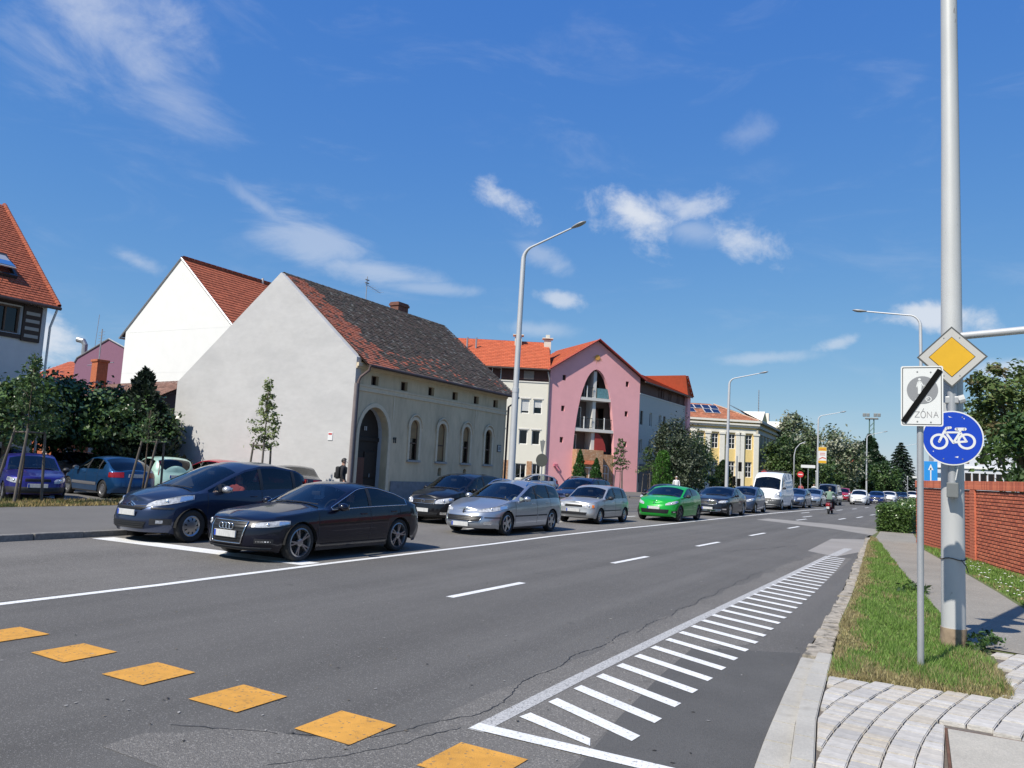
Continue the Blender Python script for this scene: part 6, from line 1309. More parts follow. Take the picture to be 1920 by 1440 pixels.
# ---- staked saplings
SPG = 'staked saplings along the verge'
def sapling(label, x, y, gz, h0, h1, rx, n, stakes, sh_=1.95, pal=None, size=.055, bars=True, thin=False):
    t = thing('staked_sapling', label, 'sapling', (x,y,gz), 0, SPG); lim = [((0,0,lerp(h0,h1,k)),(rnd.uniform(-.8,.8)*rx*(1.1-k),rnd.uniform(-.8,.8)*rx*(1.1-k),lerp(h0,h1,k)+.35),.012) for k in (.05,.15,.25,.4,.5,.6,.7)]
    trunk(t, [(0,0,0),(.02,.01,h0*.5),(0,.02,h0),(.02,0,lerp(h0,h1,.6)),(0,0,h1)], .035, .008, lim)
    Vs, Cs = [], []
    for k in range(7):
        f = (k+.3)/7; r_ = rx*(1-.8*f**1.3)*rnd.uniform(.8,1.1); V, K = leaves(int(n/7*(1.25-.6*f)), (rnd.uniform(-.15,.15)*rx,rnd.uniform(-.15,.15)*rx,lerp(h0,h1,f)), (r_,r_,(h1-h0)/9), size, pal or (G_MID+G_YEL[:2]), 12, .3); Vs.append(V); Cs.append(K)
    fast('crown', np.concatenate(Vs), 4, np.concatenate(Cs), m_leaf, t)
    pts = []
    for dx, dy, lx, ly in stakes:
        MB().tube([(dx,dy,-.1),(dx+lx*.5,dy+ly*.5,sh_*.5),(dx+lx,dy+ly,sh_)], [.04,.038,.035], 8).build('stake', m_stake, t); pts.append((dx+lx,dy+ly,sh_-.1))
    for a, b in zip(pts, pts[1:]+pts[:1]): MB().tube([a,b], .022, 6).build('cross_bar', m_stake, t)
    for k, p in enumerate(pts): MB().tube([p, (p[0]*.4,p[1]*.4,p[2]+.02), (0,.02,sh_-.08)], .012, 5).build('tie', m_blk, t)
S3 = [(-.42,-.3,.12,.1),(.38,-.35,-.1,.1),(0,.45,0,-.1)]
sapling('sapling with leaning stakes in the dry grass by the violet blue hatchback', -23.0, 12.6, .12, 2.1, 4.2, .8, 1400, [(-.45,-.5,.25,.3),(.42,-.35,-.12,.22),(.1,.6,.12,-.2)], 2.1, pal=G_DARK+G_MID)
sapling('sapling with three stakes behind the teal blue fastback', -23.4, 16.75, .12, 1.9, 3.0, .75, 350, [(-.1,-.5,.2,.25),(.1,-.05,.28,.15),(.2,.55,.05,-.1)], 2.05, pal=G_DARK)
sapling('slender light green sapling between two stakes before the grey gable', -22.0, 20.5, .12, 2.05, 4.5, .62, 1500, S3, 2.15, pal=[(.14,.19,.05),(.18,.23,.07),(.10,.15,.04),(.22,.26,.1)], size=.06)
sapling('staked sapling directly in front of the pink gable', -22.6, 57.3, .12, 2.2, 4.5, .75, 900, S3, 2.0, size=.08)
sapling('staked sapling before the shaded pale wing', -22.8, 64.2, .12, 2.0, 4.1, .9, 1000, S3, 1.9, pal=G_YEL+G_MID, size=.08)
# ---- thujas and shrubs by the pink block
for x, y, h, r_, l in ((-23.6,51.9,3.3,.62,'taller dark green thuja cone by the brick porch'),(-23.8,55.4,2.8,.62,'shorter dark green thuja cone by the brick porch')):
    cone('thuja', l, x, y, h, r_, G_THU, 5200, .075, pw_=.7, group='thuja cones')
cone('thuja', 'bright green column thuja beside the big grey-green shrub', -22.8, 68.0, 4.0, .85, [(.06,.16,.02),(.08,.2,.03),(.045,.11,.02)], 5200, .1, pw_=.3)
tree('shrub_tree', 'big grey-green shrub tree before the shaded pale wing', -22.6, 71.5, 0, [(0,0,4.6,2.2,2.2,2.2),(.5,-.8,2.6,2.4,2.2,1.8),(-.6,.2,6.2,1.3,1.3,1.0)], 2.5, .15, [(.04,.06,.03),(.06,.08,.045),(.025,.045,.02),(.09,.11,.065)], 11000, .12)
tree('shrub_tree', 'dark green spreading tree at the corner of the yellow building', -23.2, 78.6, 0, [(0,0,3.6,1.9,1.9,2.4),(.2,.6,2.4,2.0,2.0,2.0),(-.2,-1.2,3.4,2.0,2.0,2.2)], 2.0, .16, G_DARK, 11000, .13)
cone('thuja', 'dark conical shrub before the yellow facade', -21.6, 84.5, 3.7, 1.3, [(.02,.045,.014),(.03,.06,.018)], 4500, .13, pw_=.6)
# ---- chestnuts and far trees
tree('chestnut_tree', 'rounded yellow-green tree hiding the end of the yellow building', -17.7, 99.5, 0, [(0,0,4.9,2.5,2.5,2.4),(1.3,1.5,4.2,2.2,2.2,2.4),(-.6,0,3.0,2.2,2.2,1.8)], 2.5, .25, G_YEL+[G_MID[1],G_MID[3]], 9000, .19, up=.6)
tree('chestnut_tree', 'tall pale-flowered tree rising behind the yellow-green one', -20.3, 118, 0, [(0,0,7.6,3.0,3.0,3.0),(0,.4,10.2,1.6,1.6,1.6)], 4, .28, G_PALE, 6500, .22)
tree('chestnut_tree', 'broad pale-flowered tree by the yellow banner', -17.0, 126, 0, [(0,0,7.0,4.2,4.2,3.4),(-2.5,0,5.2,3.0,3.0,2.6),(2.6,0,5.4,3.0,3.0,3.2)], 4, .3, G_PALE, 9500, .24)
tree('broadleaf_tree', 'dark green tree beyond the street name plate', -15.5, 108, 0, [(0,0,3.0,3.2,3.0,1.9)], 1.5, .2, G_DARK, 4500, .2)
cone('spruce_tree', 'tall dark spruce at the far bend', -12.6, 146, 10.4, 3.3, [(.02,.05,.02),(.03,.065,.025),(.015,.035,.015)], 7000, .34, pw_=.75, cat='tree', clump=.22, skirt=.06, vert=.2)
conifer('cedar_tree', 'ragged drooping cedar beside the tall spruce', -7.6, 143, 9.2, 4.4, [(.014,.03,.018),(.02,.04,.022),(.03,.05,.03)], 5200, .34, pw_=.7, skirt=.1, spiky=.6, drop=.35)
tree('broadleaf_tree', 'mid green roadside tree between spruce and cedar', -9.2, 132, 0, [(0,0,3.4,2.2,2.2,2.2)], 1.6, .18, G_MID, 3000, .2)
tree('broadleaf_tree', 'low broad dark tree before the red-walled building at the far bend', -13.0, 150, 0, [(0,0,2.6,5.5,3,2.2),(-6,3,3.2,5,3,2.6)], 1.5, .2, G_DARK, 6000, .26)
# ---- robinias behind the right-hand wall
RG = 'robinias behind the red brick wall'
G_ROB = [(.085,.135,.035),(.12,.175,.05),(.065,.10,.03),(.15,.19,.065),(.15,.12,.055)]
tree('robinia_tree', 'feathery robinia with dry brown twigs rising behind the red brick wall', 2.6, 40, 0, [(0,0,5.2,2.4,2.4,1.9),(-.8,-.6,6.6,1.3,1.3,.8),(1.6,0,6.4,1.6,1.5,1.1)], 3, .2, G_ROB, 12500, .12, group=RG, gz=.1, clumps=26, csig=.22, up=.8)
tree('robinia_tree', 'dark leafy tree low behind the red brick wall', 3.0, 34.5, 0, [(0,0,3.2,1.9,1.9,1.7),(.8,.6,4.3,1.4,1.4,1.1)], 2, .16, G_DARK+G_MID, 5500, .12, gz=.1)
tree('robinia_tree', 'spreading robinia further along behind the red brick wall', 6.2, 50, 0, [(0,0,5.8,3.6,3.4,2.2),(-2,0,4.2,2.4,2.4,2.0)], 3, .2, G_ROB+G_MID, 10000, .15, group=RG)
# ---- clipped hedge by the path
def hedge(label, x0, x1, y0, y1, h, n):
    t = thing('clipped_hedge', label, 'hedge', ((x0+x1)/2,(y0+y1)/2,.1)); hx, hy = (x1-x0)/2, (y1-y0)/2
    f = nrg.integers(0,3,n); P = np.stack([nrg.uniform(-hx,hx,n), nrg.uniform(-hy,hy,n), nrg.uniform(.02,h,n)],1); s_ = np.where(nrg.random(n) < .5,-1,1); P[f==0,0] = (s_*hx)[f==0]; P[f==1,1] = (s_*hy)[f==1]; P[f==2,2] = h
    P += nrg.normal(size=(n,3))*.05; P *= 1-.0*P; N = nrg.normal(size=(n,3)); N[:,2] += .6; N /= np.linalg.norm(N,axis=1)[:,None]; A = np.cross(N,nrg.normal(size=(n,3))); A /= np.linalg.norm(A,axis=1)[:,None]; B = np.cross(N,A); s = .045*nrg.uniform(.6,1.5,(n,1))
    V = np.stack([P-A*s,P+B*s*.6,P+A*s,P-B*s*.6],1).reshape(-1,3); pal = np.array([(.06,.115,.025),(.085,.15,.035),(.04,.075,.018),(.11,.17,.05)]); fast('foliage', V, 4, pal[nrg.integers(0,4,n)]*nrg.uniform(.7,1.3,(n,1)), m_leaf_g, t)
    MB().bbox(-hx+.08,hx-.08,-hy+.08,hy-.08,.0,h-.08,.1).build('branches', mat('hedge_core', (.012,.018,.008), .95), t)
hedge('clipped green hedge at the roadside end of the path', -2.7, -1.55, 35.2, 42.5, .98, 15000)
hedge('second clipped hedge running on along the far path', -2.5, -1.5, 44, 60, 1.1, 6000)
# ---- grass
def in_poly(P, poly):
    x, y = P[:,0], P[:,1]; c = np.zeros(len(P), bool); n = len(poly)
    for i in range(n):
        x0,y0 = poly[i]; x1,y1 = poly[(i+1)%n]; k = ((y0 > y) != (y1 > y)); xx = (x1-x0)*(y-y0)/((y1-y0) if y1 != y0 else 1e-9)+x0; c ^= k & (x < xx)
    return c
def grass(name, label, poly, n, z, h, pal, dry, dryf, w=.006, ypow=1.):
    xs = [p[0] for p in poly]; ys = [p[1] for p in poly]; P = np.stack([nrg.uniform(min(xs),max(xs),n*2), min(ys)+(max(ys)-min(ys))*nrg.random(n*2)**ypow],1); P = P[in_poly(P, poly)][:n]; n = len(P)
    nz = np.sin(P[:,0]*5.1+P[:,1]*1.3)+np.sin(P[:,0]*2.3-P[:,1]*2.9+1)+.8*np.sin(P[:,1]*6.7+P[:,0]*7.7); k = dryf(P)+nz*.17+nrg.normal(size=n)*.16; isd = k > .5
    hh = h*nrg.uniform(.35,1.2,n)*(1+.35*np.sin(P[:,0]*9+P[:,1]*3.3))*np.where(isd,.75,1); a = nrg.uniform(0,2*np.pi,n); lean = nrg.uniform(.1,.75,n)*hh; b = nrg.uniform(0,2*np.pi,n); ww = w*nrg.uniform(.6,1.6,n)*(1+P[:,1]/14)
    X = np.stack([P[:,0],P[:,1],np.full(n,z-.005)],1); D = np.stack([np.cos(a)*ww,np.sin(a)*ww,np.zeros(n)],1); T = X+np.stack([np.cos(b)*lean,np.sin(b)*lean,hh],1)
    V = np.stack([X-D,X+D,T],1).reshape(-1,3); pal, dry = np.array(pal), np.array(dry); cols = np.where(isd[:,None], dry[nrg.integers(0,len(dry),n)], pal[nrg.integers(0,len(pal),n)])*nrg.uniform(.7,1.3,(n,1))
    o = fast(name, V, 3, cols, mat('grass_blade', attr=True, rough=.7, trans=.3, spec=.3)); return tag(o, label, 'grass', kind='stuff')
GP = [(.15,.26,.05),(.18,.30,.06),(.115,.205,.04),(.23,.32,.095)]; DP = [(.36,.31,.14),(.30,.25,.11),(.42,.36,.19),(.24,.19,.10)]
vp = [(-1.1,9.0),(-1.03,7.98),(-.8,8.0),(-.55,8.1),(-.3,8.06),(-.1,8.16),(.1,8.15),(.25,8.25),(.42,8.22),(.25,10.6),(.12,10.9),(-.18,13.1),(-.86,18.0),(-1.74,25.1),(-2.35,30),(-2.6,31),(-2.45,28.1),(-2.0,21.8),(-1.68,17.3),(-1.42,13.6),(-1.28,11)]
edge_d = lambda P: np.clip(1-np.minimum(np.abs(P[:,0]-np.interp(P[:,1],[8,11,13.6,17.3,21.8,28],[-1.1,-1.28,-1.42,-1.68,-2.0,-2.45])), (P[:,1]-8.05)*.55)/.34, 0, 1)*.85+.2
grass('grass', 'short green grass with a dry straw edge beside the kerb', vp, 90000, .092, .06, GP, DP, edge_d, w=.0034, ypow=1.8)
grass('grass', 'straw-coloured tufts around the sign post and pavers', [(-1.0,8.05),(.45,8.35),(.27,10.5),(-.2,9.6),(-.9,8.9)], 9000, .092, .10, GP, DP, lambda P: np.full(len(P),.58), w=.0032)
vp2 = [(-.75,26.5),(.32,19.6),(.74,16.8),(1.05,14.6),(1.6,13.3),(2.6,12.5),(2.6,18),(1.25,21.4),(.55,24),(-.9,28.7)]
grass('grass', 'green grass with white flowers along the foot of the red wall', vp2, 36000, .092, .07, GP, DP, lambda P: np.full(len(P),.28), w=.005)
grass('grass', 'dry yellow grass on the verge before the parked cars', [(-23.4,4),(-21.6,4),(-21.6,20.3),(-23.4,20.3)], 26000, .12, .13, [(.13,.15,.05),(.10,.13,.04)], [(.36,.28,.11),(.42,.33,.15),(.28,.21,.09)], lambda P: np.full(len(P),.72), w=.008)
fl = MB()
for _ in range(70):
    y = rnd.uniform(14.5,24); x = pw([(14.5,1.05),(16.8,.74),(19.6,.32),(24,-.4)], y)+rnd.random()**1.5*.7+.05
    if x > pw([(14.5,2.0),(21.4,1.2),(24,.5)], y): continue
    s = rnd.uniform(.015,.035); z = .13+rnd.random()*.06; fl.add([(x-s,y,z),(x,y-s,z+.005),(x+s,y,z),(x,y+s,z+.01)], ((0,1,2,3),))
tag(fl.build('wild_flowers', mat('petal_white', (.75,.75,.72), .7)), 'small white flowers dotted in the grass by the red wall', 'flowers', kind='stuff')
# broad-leaved weeds at the pole foot and in the verge
for k, (x, y, s, lab) in enumerate(((.28,10.75,1.0,'broad-leaved weed at the path edge beside the tall grey pole'),(-.62,15.4,1.3,'dark leafy weed clump in the middle of the green verge'),(.16,10.42,.9,'tuft of weeds at the foot of the tall grey pole'))):
    t = thing('weed', lab, 'weed', (x,y,.09)); V, K = leaves(130, (0,0,.09), (.19*s,.19*s,.10*s), .035*s, G_MID+G_DARK[:2], 10, .4, asp=.45); fast('leaves', V, 4, K, m_leaf, t)
# ================================================================ street furniture
m_pole = mat('grey_pole', (.47,.475,.47), .5, metal=.1, var=.1, vscale=3, stretch=(1,1,.3), stain=((.15,.12,.1), 11, .65, .70, .75)); m_galv = mat('galvanised', (.38,.39,.40), .45, metal=.35, var=.08, vscale=5)
m_lampp = mat('lamp_post', (.50,.51,.52), .5, metal=.25, var=.06, vscale=2); m_sw = mat('sign_white', (.62,.63,.62), .5, spec=.3); m_sb = mat('sign_blue', (.004,.045,.40), .5, spec=.3); m_sy = mat('sign_yellow', (.60,.345,.02), .5, spec=.3, var=.05, vscale=9); m_sk = mat('sign_black', (.006,.006,.006), .9, spec=.1); m_sg = mat('sign_grey', (.22,.225,.235), .5); m_back = mat('sign_back', (.20,.21,.21), .5, metal=.4)
def disc(mb, cu, cz, r_, v, n=40, r0=0.):
    o = [(cu+r_*math.cos(2*math.pi*k/n), v, cz+r_*math.sin(2*math.pi*k/n)) for k in range(n)]
    if r0 == 0: mb.add(o, (tuple(range(n)),))
    else:
        i = [(cu+r0*math.cos(2*math.pi*k/n), v, cz+r0*math.sin(2*math.pi*k/n)) for k in range(n)]; mb.add(o+i, [(k,(k+1)%n,n+(k+1)%n,n+k) for k in range(n)])
    return mb
def stroke(mb, a, b, w, v, cap=True):
    a, b = Vector((a[0],a[1])), Vector((b[0],b[1])); d = (b-a); d = d.normalized() if d.length > 1e-6 else Vector((1,0)); n = Vector((-d.y,d.x))*w/2
    mb.add([((a-n).x,v,(a-n).y),((b-n).x,v,(b-n).y),((b+n).x,v,(b+n).y),((a+n).x,v,(a+n).y)], ((0,1,2,3),))
    if cap: disc(mb, a.x, a.y, w/2, v, 10); disc(mb, b.x, b.y, w/2, v, 10)
    return mb
def prism(pts, y0, y1):
    n = len(pts); return MB().add([(a,y0,b) for a,b in pts]+[(a,y1,b) for a,b in pts], [tuple(range(n)),tuple(range(2*n-1,n-1,-1))]+[(i,(i+1)%n,n+(i+1)%n,n+i) for i in range(n)])
def rrect(u0, u1, z0, z1, r_, n=5):
    out = []
    for cx_, cz_, a0 in ((u1-r_,z0+r_,-90),(u1-r_,z1-r_,0),(u0+r_,z1-r_,90),(u0+r_,z0+r_,180)): out += [(cx_+r_*math.cos(R(a0+90*k/n)), cz_+r_*math.sin(R(a0+90*k/n))) for k in range(n+1)]
    return out
# ---- tall pole with a side arm
tp = thing('tall_pole', 'tall grey steel pole with horizontal side arm and rusty foot', 'pole', (-.02,10.55,.08))
MB().tube([(0,0,-.1),(0,0,.22)], [.14,.138], 20).build('foot', mat('pole_foot', (.28,.21,.14), .9, var=.3, vscale=9, stain=((.12,.08,.05), 7, .5, .65, .8)), tp, smooth=True, angle=50)
MB().tube([(0,0,.2),(0,0,3),(0,0,6),(-.01,0,9),(-.01,0,12.5)], [.127,.118,.1,.086,.07], 20).build('shaft', m_pole, tp, smooth=True, angle=50)
for z in (4.2,5.2,6.3): MB().tube([(0,0,z),(0,0,z+.035)], .121-.0066*z, 20).build('band', m_pole, tp, smooth=True, angle=50)
MB().tube([(.06,-.02,3.60),(.75,-.26,3.61),(2.4,-.84,3.63)], .043, 12).build('side_arm', m_lampp, tp, smooth=True, angle=50)
st = MB(); pts = [(.134*math.cos(2*math.pi*k/20), .134*math.sin(2*math.pi*k/20), 1.0+.012*math.sin(k)) for k in range(21)]; st.tube(pts, .006, 5, cap=False); st.tube([(.08,-.12,1.0),(.13,-.14,.93),(.15,-.13,.86)], .006, 5); st.build('wire_strap', mat('wire', (.08,.06,.05), .8), tp)
# ---- pipe carrying the two signs
sp_ = thing('sign_pipe', 'short grey pipe clamped to the tall pole carrying two signs', 'sign post', (-.02,10.33,0))
MB().tube([(0,0,1.78),(0,0,3.62)], .048, 14).build('pipe', m_galv, sp_, smooth=True, angle=50)
MB().bbox(-.06,.06,-.055,.08,1.78,1.95,.01).build('clamp', mat('clamp_shaded', (.16,.17,.17), .6, metal=.3), sp_); MB().bbox(-.07,.07,-.04,.09,2.86,2.94,.01).build('clamp', m_galv, sp_); MB().tube([(.07,0,2.9),(.13,.0,2.92)], .05, 10).build('bolt_cover', m_pole, sp_)  # lower clamp's grey is darkened to paint in its shade
MB().tube([(.03,-.05,1.98),(.06,-.06,2.15),(.1,-.02,2.3)], .006, 5).build('cable', m_sw, sp_)
def rivets(parent, pts, v):
    for u, z in pts: disc(MB(), u, z, .008, v, 8).build('rivet', m_back, parent)
pr = thing('priority_sign', 'yellow diamond priority road sign with white border', 'road sign', (-.02,10.25,3.39), R(3))
q = .358; prism([(0,-q),(q,0),(0,q),(-q,0)], -.02,0).build('plate', mat('sign_edge', (.06,.065,.065), .6), pr); q = .335; MB().add([(0,-.023,-q),(q,-.023,0),(0,-.023,q),(-q,-.023,0)], ((0,1,2,3),)).build('white_border', mat('sign_offwhite', (.44,.43,.405), .5, spec=.3), pr)
q = .236; MB().add([(0,-.0255,-q),(q,-.0255,0),(0,-.0255,q),(-q,-.0255,0)], ((0,1,2,3),)).build('black_line', m_sk, pr); q = .229; MB().add([(0,-.028,-q),(q,-.028,0),(0,-.028,q),(-q,-.028,0)], ((0,1,2,3),)).build('yellow_field', m_sy, pr)
rivets(pr, ((-.08,.22),(.08,.22),(-.08,-.22),(.08,-.22)), -.0245)
bs = thing('cycle_path_sign', 'round blue sign with white bicycle symbol and white rim', 'road sign', (-.02,10.25,2.455), R(4))
prism([(.312*math.cos(2*math.pi*k/48), .312*math.sin(2*math.pi*k/48)) for k in range(48)], -.02,0).build('plate', m_sw, bs); disc(MB(), 0,0,.297,-.0225,48).build('blue_field', m_sb, bs)
bk = MB(); v = -.025; disc(bk,-.132,-.045,.092,v,30,.066); disc(bk,.14,-.035,.092,v,30,.066)
for a, b, w in (((-.132,-.045),(-.075,.085),.026),((-.075,.085),(-.06,.11),.024),((-.06,.11),(-.02,.118),.03),((-.06,.062),(.075,.066),.022),((.07,.062),(.085,.1),.022),((.04,.102),(.125,.104),.034),((-.06,.05),(.01,-.055),.024),((.01,-.055),(.078,.07),.024),((.01,-.05),(.14,-.035),.024),((.078,.07),(.14,-.035),.022)): stroke(bk, a, b, w, v-.0003*len(bk.f)/50)
bk.build('bicycle_symbol', m_sw, bs)
fk = MB(); 
for p in (((-.04,.25),(.0,.235),(-.03,.235)),((.02,-.215),(.06,-.205),(.055,-.225)),((.11,.225),(.125,.23),(.12,.215)),((-.2,-.16),(-.19,-.15),(-.185,-.165))): fk.add([(a,-.0232,b) for a,b in p], ((0,1,2),))
fk.build('paint_chip', m_sw, bs); rivets(bs, ((-.09,-.24),(.1,-.235),(.1,.24)), -.0238)
# ---- end-of-zone sign on its own post
zp = thing('zone_sign_post', 'slim galvanised post standing in the grass in front of the tall pole', 'sign post', (-.30,8.92,.05)); MB().tube([(0,0,-.1),(0,0,2.98)], .031, 14).build('post', m_galv, zp, smooth=True, angle=50)
zn = thing('end_of_zone_sign', 'white end of pedestrian and cycle zone sign with black diagonal bar', 'road sign', (-.283,8.86,2.79), R(2))
prism(rrect(-.19,.19,-.305,.305,.02), -.016,0).build('plate', m_sw, zn)
fr = MB(); o_, i_ = rrect(-.176,.176,-.291,.291,.012), rrect(-.170,.170,-.285,.285,.01); n = len(o_); fr.add([(a,-.018,b) for a,b in o_]+[(a,-.018,b) for a,b in i_], [(k,(k+1)%n,n+(k+1)%n,n+k) for k in range(n)]); fr.build('border_line', m_sk, zn)
disc(MB(), .005,.06,.14,-.0185,48).build('grey_disc', m_sg, zn)
pd = MB(); v = -.021; disc(pd,-.02,.168,.013,v,14); 
pd.add([(-.033,v,.15),(-.007,v,.15),(.0,v,.10),(-.005,v,.055),(-.008,v,.02),(-.02,v,.02),(-.035,v,.02),(-.034,v,.06),(-.038,v,.10)], ((8,0,1,2),(8,2,3,7),(7,3,4,5,6)))
stroke(pd,(-.034,.142),(-.046,.09),.01,v); stroke(pd,(-.006,.142),(.012,.10),.01,v); stroke(pd,(.012,.10),(.03,.085),.008,v); stroke(pd,(.02,.105),(.025,.09),.016,v); pd.build('pedestrian_symbol', m_sw, zn)
cy = MB(); disc(cy,.06,-.032,.028,v,20,.020); stroke(cy,(.06,-.032),(.046,.0),.007,v); stroke(cy,(.06,-.032),(.03,-.035),.007,v); disc(cy,-.03,-.045,.028,v,20,.020); cy.build('cycle_symbol', m_sw, zn)
tx = MB(); v = -.0185; w = .006; z0, z1 = -.215,-.160
for a, b in (((-.062,z1),(-.022,z1)),((-.022,z1),(-.062,z0)),((-.062,z0),(-.022,z0))): stroke(tx,a,b,w,v)
pts = [(.012+.021*math.cos(2*math.pi*k/18), (z0+z1)/2+.034*math.sin(2*math.pi*k/18)) for k in range(19)]
for a, b in zip(pts, pts[1:]): stroke(tx,a,b,w,v)
stroke(tx,(.008,z1+.016),(.016,z1+.032),w,v)
for a, b in (((.048,z0),(.048,z1)),((.048,z1),(.086,z0)),((.086,z0),(.086,z1)),((.106,z0),(.125,z1)),((.125,z1),(.145,z0)),((.112,z0+.022),(.139,z0+.022))): stroke(tx,a,b,w,v)
tx.build('lettering', mat('letter_grey', (.30,.30,.305), .6), zn)
stroke(MB(), (-.165,-.265),(.165,.262),.054,-.0245,False).build('diagonal_bar', m_sk, zn); rivets(zn, ((-.04,.245),(.08,.24),(-.04,-.26),(.08,-.265)), -.019)
# ---- street lamps
LG = 'street lamps along the main road'
def lamp(x, y, gz, h, dx, rise, label, thick=True, r0=.10, hd=True):
    t = thing('street_lamp', label, 'street lamp', (x,y,gz), 0, LG)
    s = 1 if dx > 0 else -1; mb = MB()
    if thick: MB().tube([(0,0,-.1),(0,0,h*.42)], [r0*1.25,r0*1.12], 14).build('base_tube', m_lampp, t, smooth=True, angle=50); MB().tube([(0,0,h*.415),(0,0,h*.43)], r0*1.2, 14).build('collar', m_lampp, t)
    pts = [(0,0,h*.4 if thick else -.1),(.02*s,0,h*.7),(.04*s,0,h*.90)]+[(s*(.04+.55*(1-math.cos(k/6*R(72)))), 0, h*.90+.62*math.sin(k/6*R(72))/math.sin(R(72))*.85) for k in range(1,7)]
    e = pts[-1]; pts.append((dx*.93,0,e[2]+rise)); n = len(pts)
    MB().tube(pts, [lerp(r0,.035,i/(n-1)) for i in range(n)], 10).build('mast_arm', m_lampp, t, smooth=True, angle=50)
    if hd:
        a = pts[-1]; d = (Vector(a)-Vector(pts[-2])).normalized(); p = Vector(a); bm = bmesh.new(); bmesh.ops.create_uvsphere(bm, u_segments=14, v_segments=8, radius=1)
        qx = d.to_track_quat('X','Z')
        for v in bm.verts: c = v.co; v.co = p+d*.33+qx@Vector((c.x*.36, c.y*.13*(1.15+.3*c.x), c.z*(.075 if c.z > 0 else .05)))
        mb = MB(); mb.bm(bm); h_ = mb.build('luminaire', mat('lamp_head', (.34,.35,.36), .45, metal=.3), t, smooth=True)
        bm = bmesh.new(); bmesh.ops.create_uvsphere(bm, u_segments=12, v_segments=6, radius=1)
        for v in bm.verts: c = v.co; v.co = p+d*.38+qx@Vector((c.x*.24, c.y*.11, c.z*.05-.025))
        mb = MB(); mb.bm(bm); mb.build('diffuser', mat('lamp_diffuser', (.28,.27,.25), .2), h_, smooth=True)
    return t
lamp(-16.0,28.4,.12,11.75, 2.42,.62,'tall curved street lamp on the pavement by the old grey house', r0=.125)
lamp(-15.9,63.4,.12,10.4, 2.6,.38,'curved street lamp standing before the yellow building', r0=.115)
lamp(-14.0,98,.12,10.3, 2.6,.4,'curved street lamp with a yellow banner on its post', r0=.11)
lamp(-12.3,138,.12,10.6, 2.6,.5,'far curved street lamp by the royal blue saloon and spruce', r0=.11)
lamp(-8.9,172,.12,10.6, 2.6,.5,'farthest curved street lamp beside the cedar', r0=.12)
lamp(-1.35,42,.1,10.7,-2.6,.30,'curved street lamp behind the hedge leaning over the road', r0=.085, thick=False)
t = thing('bent_lamp', 'short bent-top lamp by the white panel van', 'street lamp', (-14.6,86,.12)); MB().tube([(0,0,0),(0,0,4.6),(.15,0,5.3),(.55,0,5.8),(1.1,0,6.05)], [.07,.06,.05,.045,.04], 8).build('mast', m_lampp, t, smooth=True)
bn = thing('banner', 'yellow and white advertising banner fixed to the lamp post', 'banner', (-13.45,97.8,4.3)); MB().bbox(-.45,.45,-.03,.03,0,1.9,.01).build('panel', m_sw, bn); MB().box(-.44,.44,-.036,-.031,1.45,1.88).build('yellow_head', m_sy, bn); MB().box(-.44,.44,-.036,-.031,.02,.32).build('yellow_foot', m_sy, bn)
lt = MB()
for z in (.95,1.15,1.6): lt.box(-.3,.3,-.04,-.037,z,z+.07)
lt.add([(-.4,-.038,.4),(.0,-.038,.62),(.4,-.038,.5),(.4,-.038,.62),(.0,-.038,.75),(-.4,-.038,.5)], ((0,1,4,5),(1,2,3,4))); lt.build('print', mat('banner_red', (.5,.08,.03), .6), bn)
# ---- smaller signs and poles
def post_sign(name, label, x, y, gz, h, build_, r_=.035, cat='road sign', rz=0.):
    t = thing(name, label, cat, (x,y,gz), R(rz)); MB().tube([(0,0,-.05),(0,0,h)], r_, 8).build('post', m_galv, t, smooth=True, angle=50); build_(t); return t
def b_back(t):
    prism([(.30*math.cos(2*math.pi*k/28), 2.15+.30*math.sin(2*math.pi*k/28)) for k in range(28)], -.04,-.02).build('round_plate', mat('sign_back_dark', (.05,.055,.05), .6), t); prism([(-.13,3.05),(.13,3.05),(.05,2.55),(-.05,2.55)], -.04,-.02).build('upper_plate', m_back, t)
post_sign('road_sign', 'dark-backed round sign and small plate on a post by the side street', -16.6,32.3,.12,3.1,b_back)
def b_noentry(t):
    prism([(.3*math.cos(2*math.pi*k/28), 2.6+.3*math.sin(2*math.pi*k/28)) for k in range(28)], -.04,-.02).build('red_disc', mat('sign_red', (.5,.03,.03), .5), t); MB().box(-.2,.2,-.045,-.041,2.55,2.65).build('white_bar', m_sw, t)
post_sign('no_entry_sign', 'red no entry sign by the dark trees beyond the white van', -13.3,82,.12,2.6,b_noentry)
post_sign('no_entry_sign', 'small red no entry sign between yellow facade and white van', -17.0,83,.12,2.6,b_noentry)
def b_name(t): MB().bbox(-.7,.7,-.05,-.02,3.35,3.65,.01).build('name_plate', m_sw, t)
post_sign('street_name_sign', 'white street name plate on a post behind the blue-grey hatchback', -13.2,86,.12,3.5,b_name)
post_sign('street_name_sign', 'white name plate on a post at the far bend by the cedar', -4.6,128,.1,3.4,b_name)
def b_dir(t): MB().bbox(-.55,.55,-.06,-.02,2.2,4.4,.02).build('blue_panel', m_sb if False else mat('sign_cyan', (.01,.22,.58), .5), t); a = MB(); a.box(-.05,.05,-.066,-.062,2.5,3.8); a.add([(-.22,-.066,3.6),(.22,-.066,3.6),(0,-.066,4.15)], ((0,1,2),)); a.build('arrow', m_sw, t)
post_sign('direction_sign', 'blue direction panel with white arrow behind the red wall', -1.9,82,.1,2.6,b_dir)
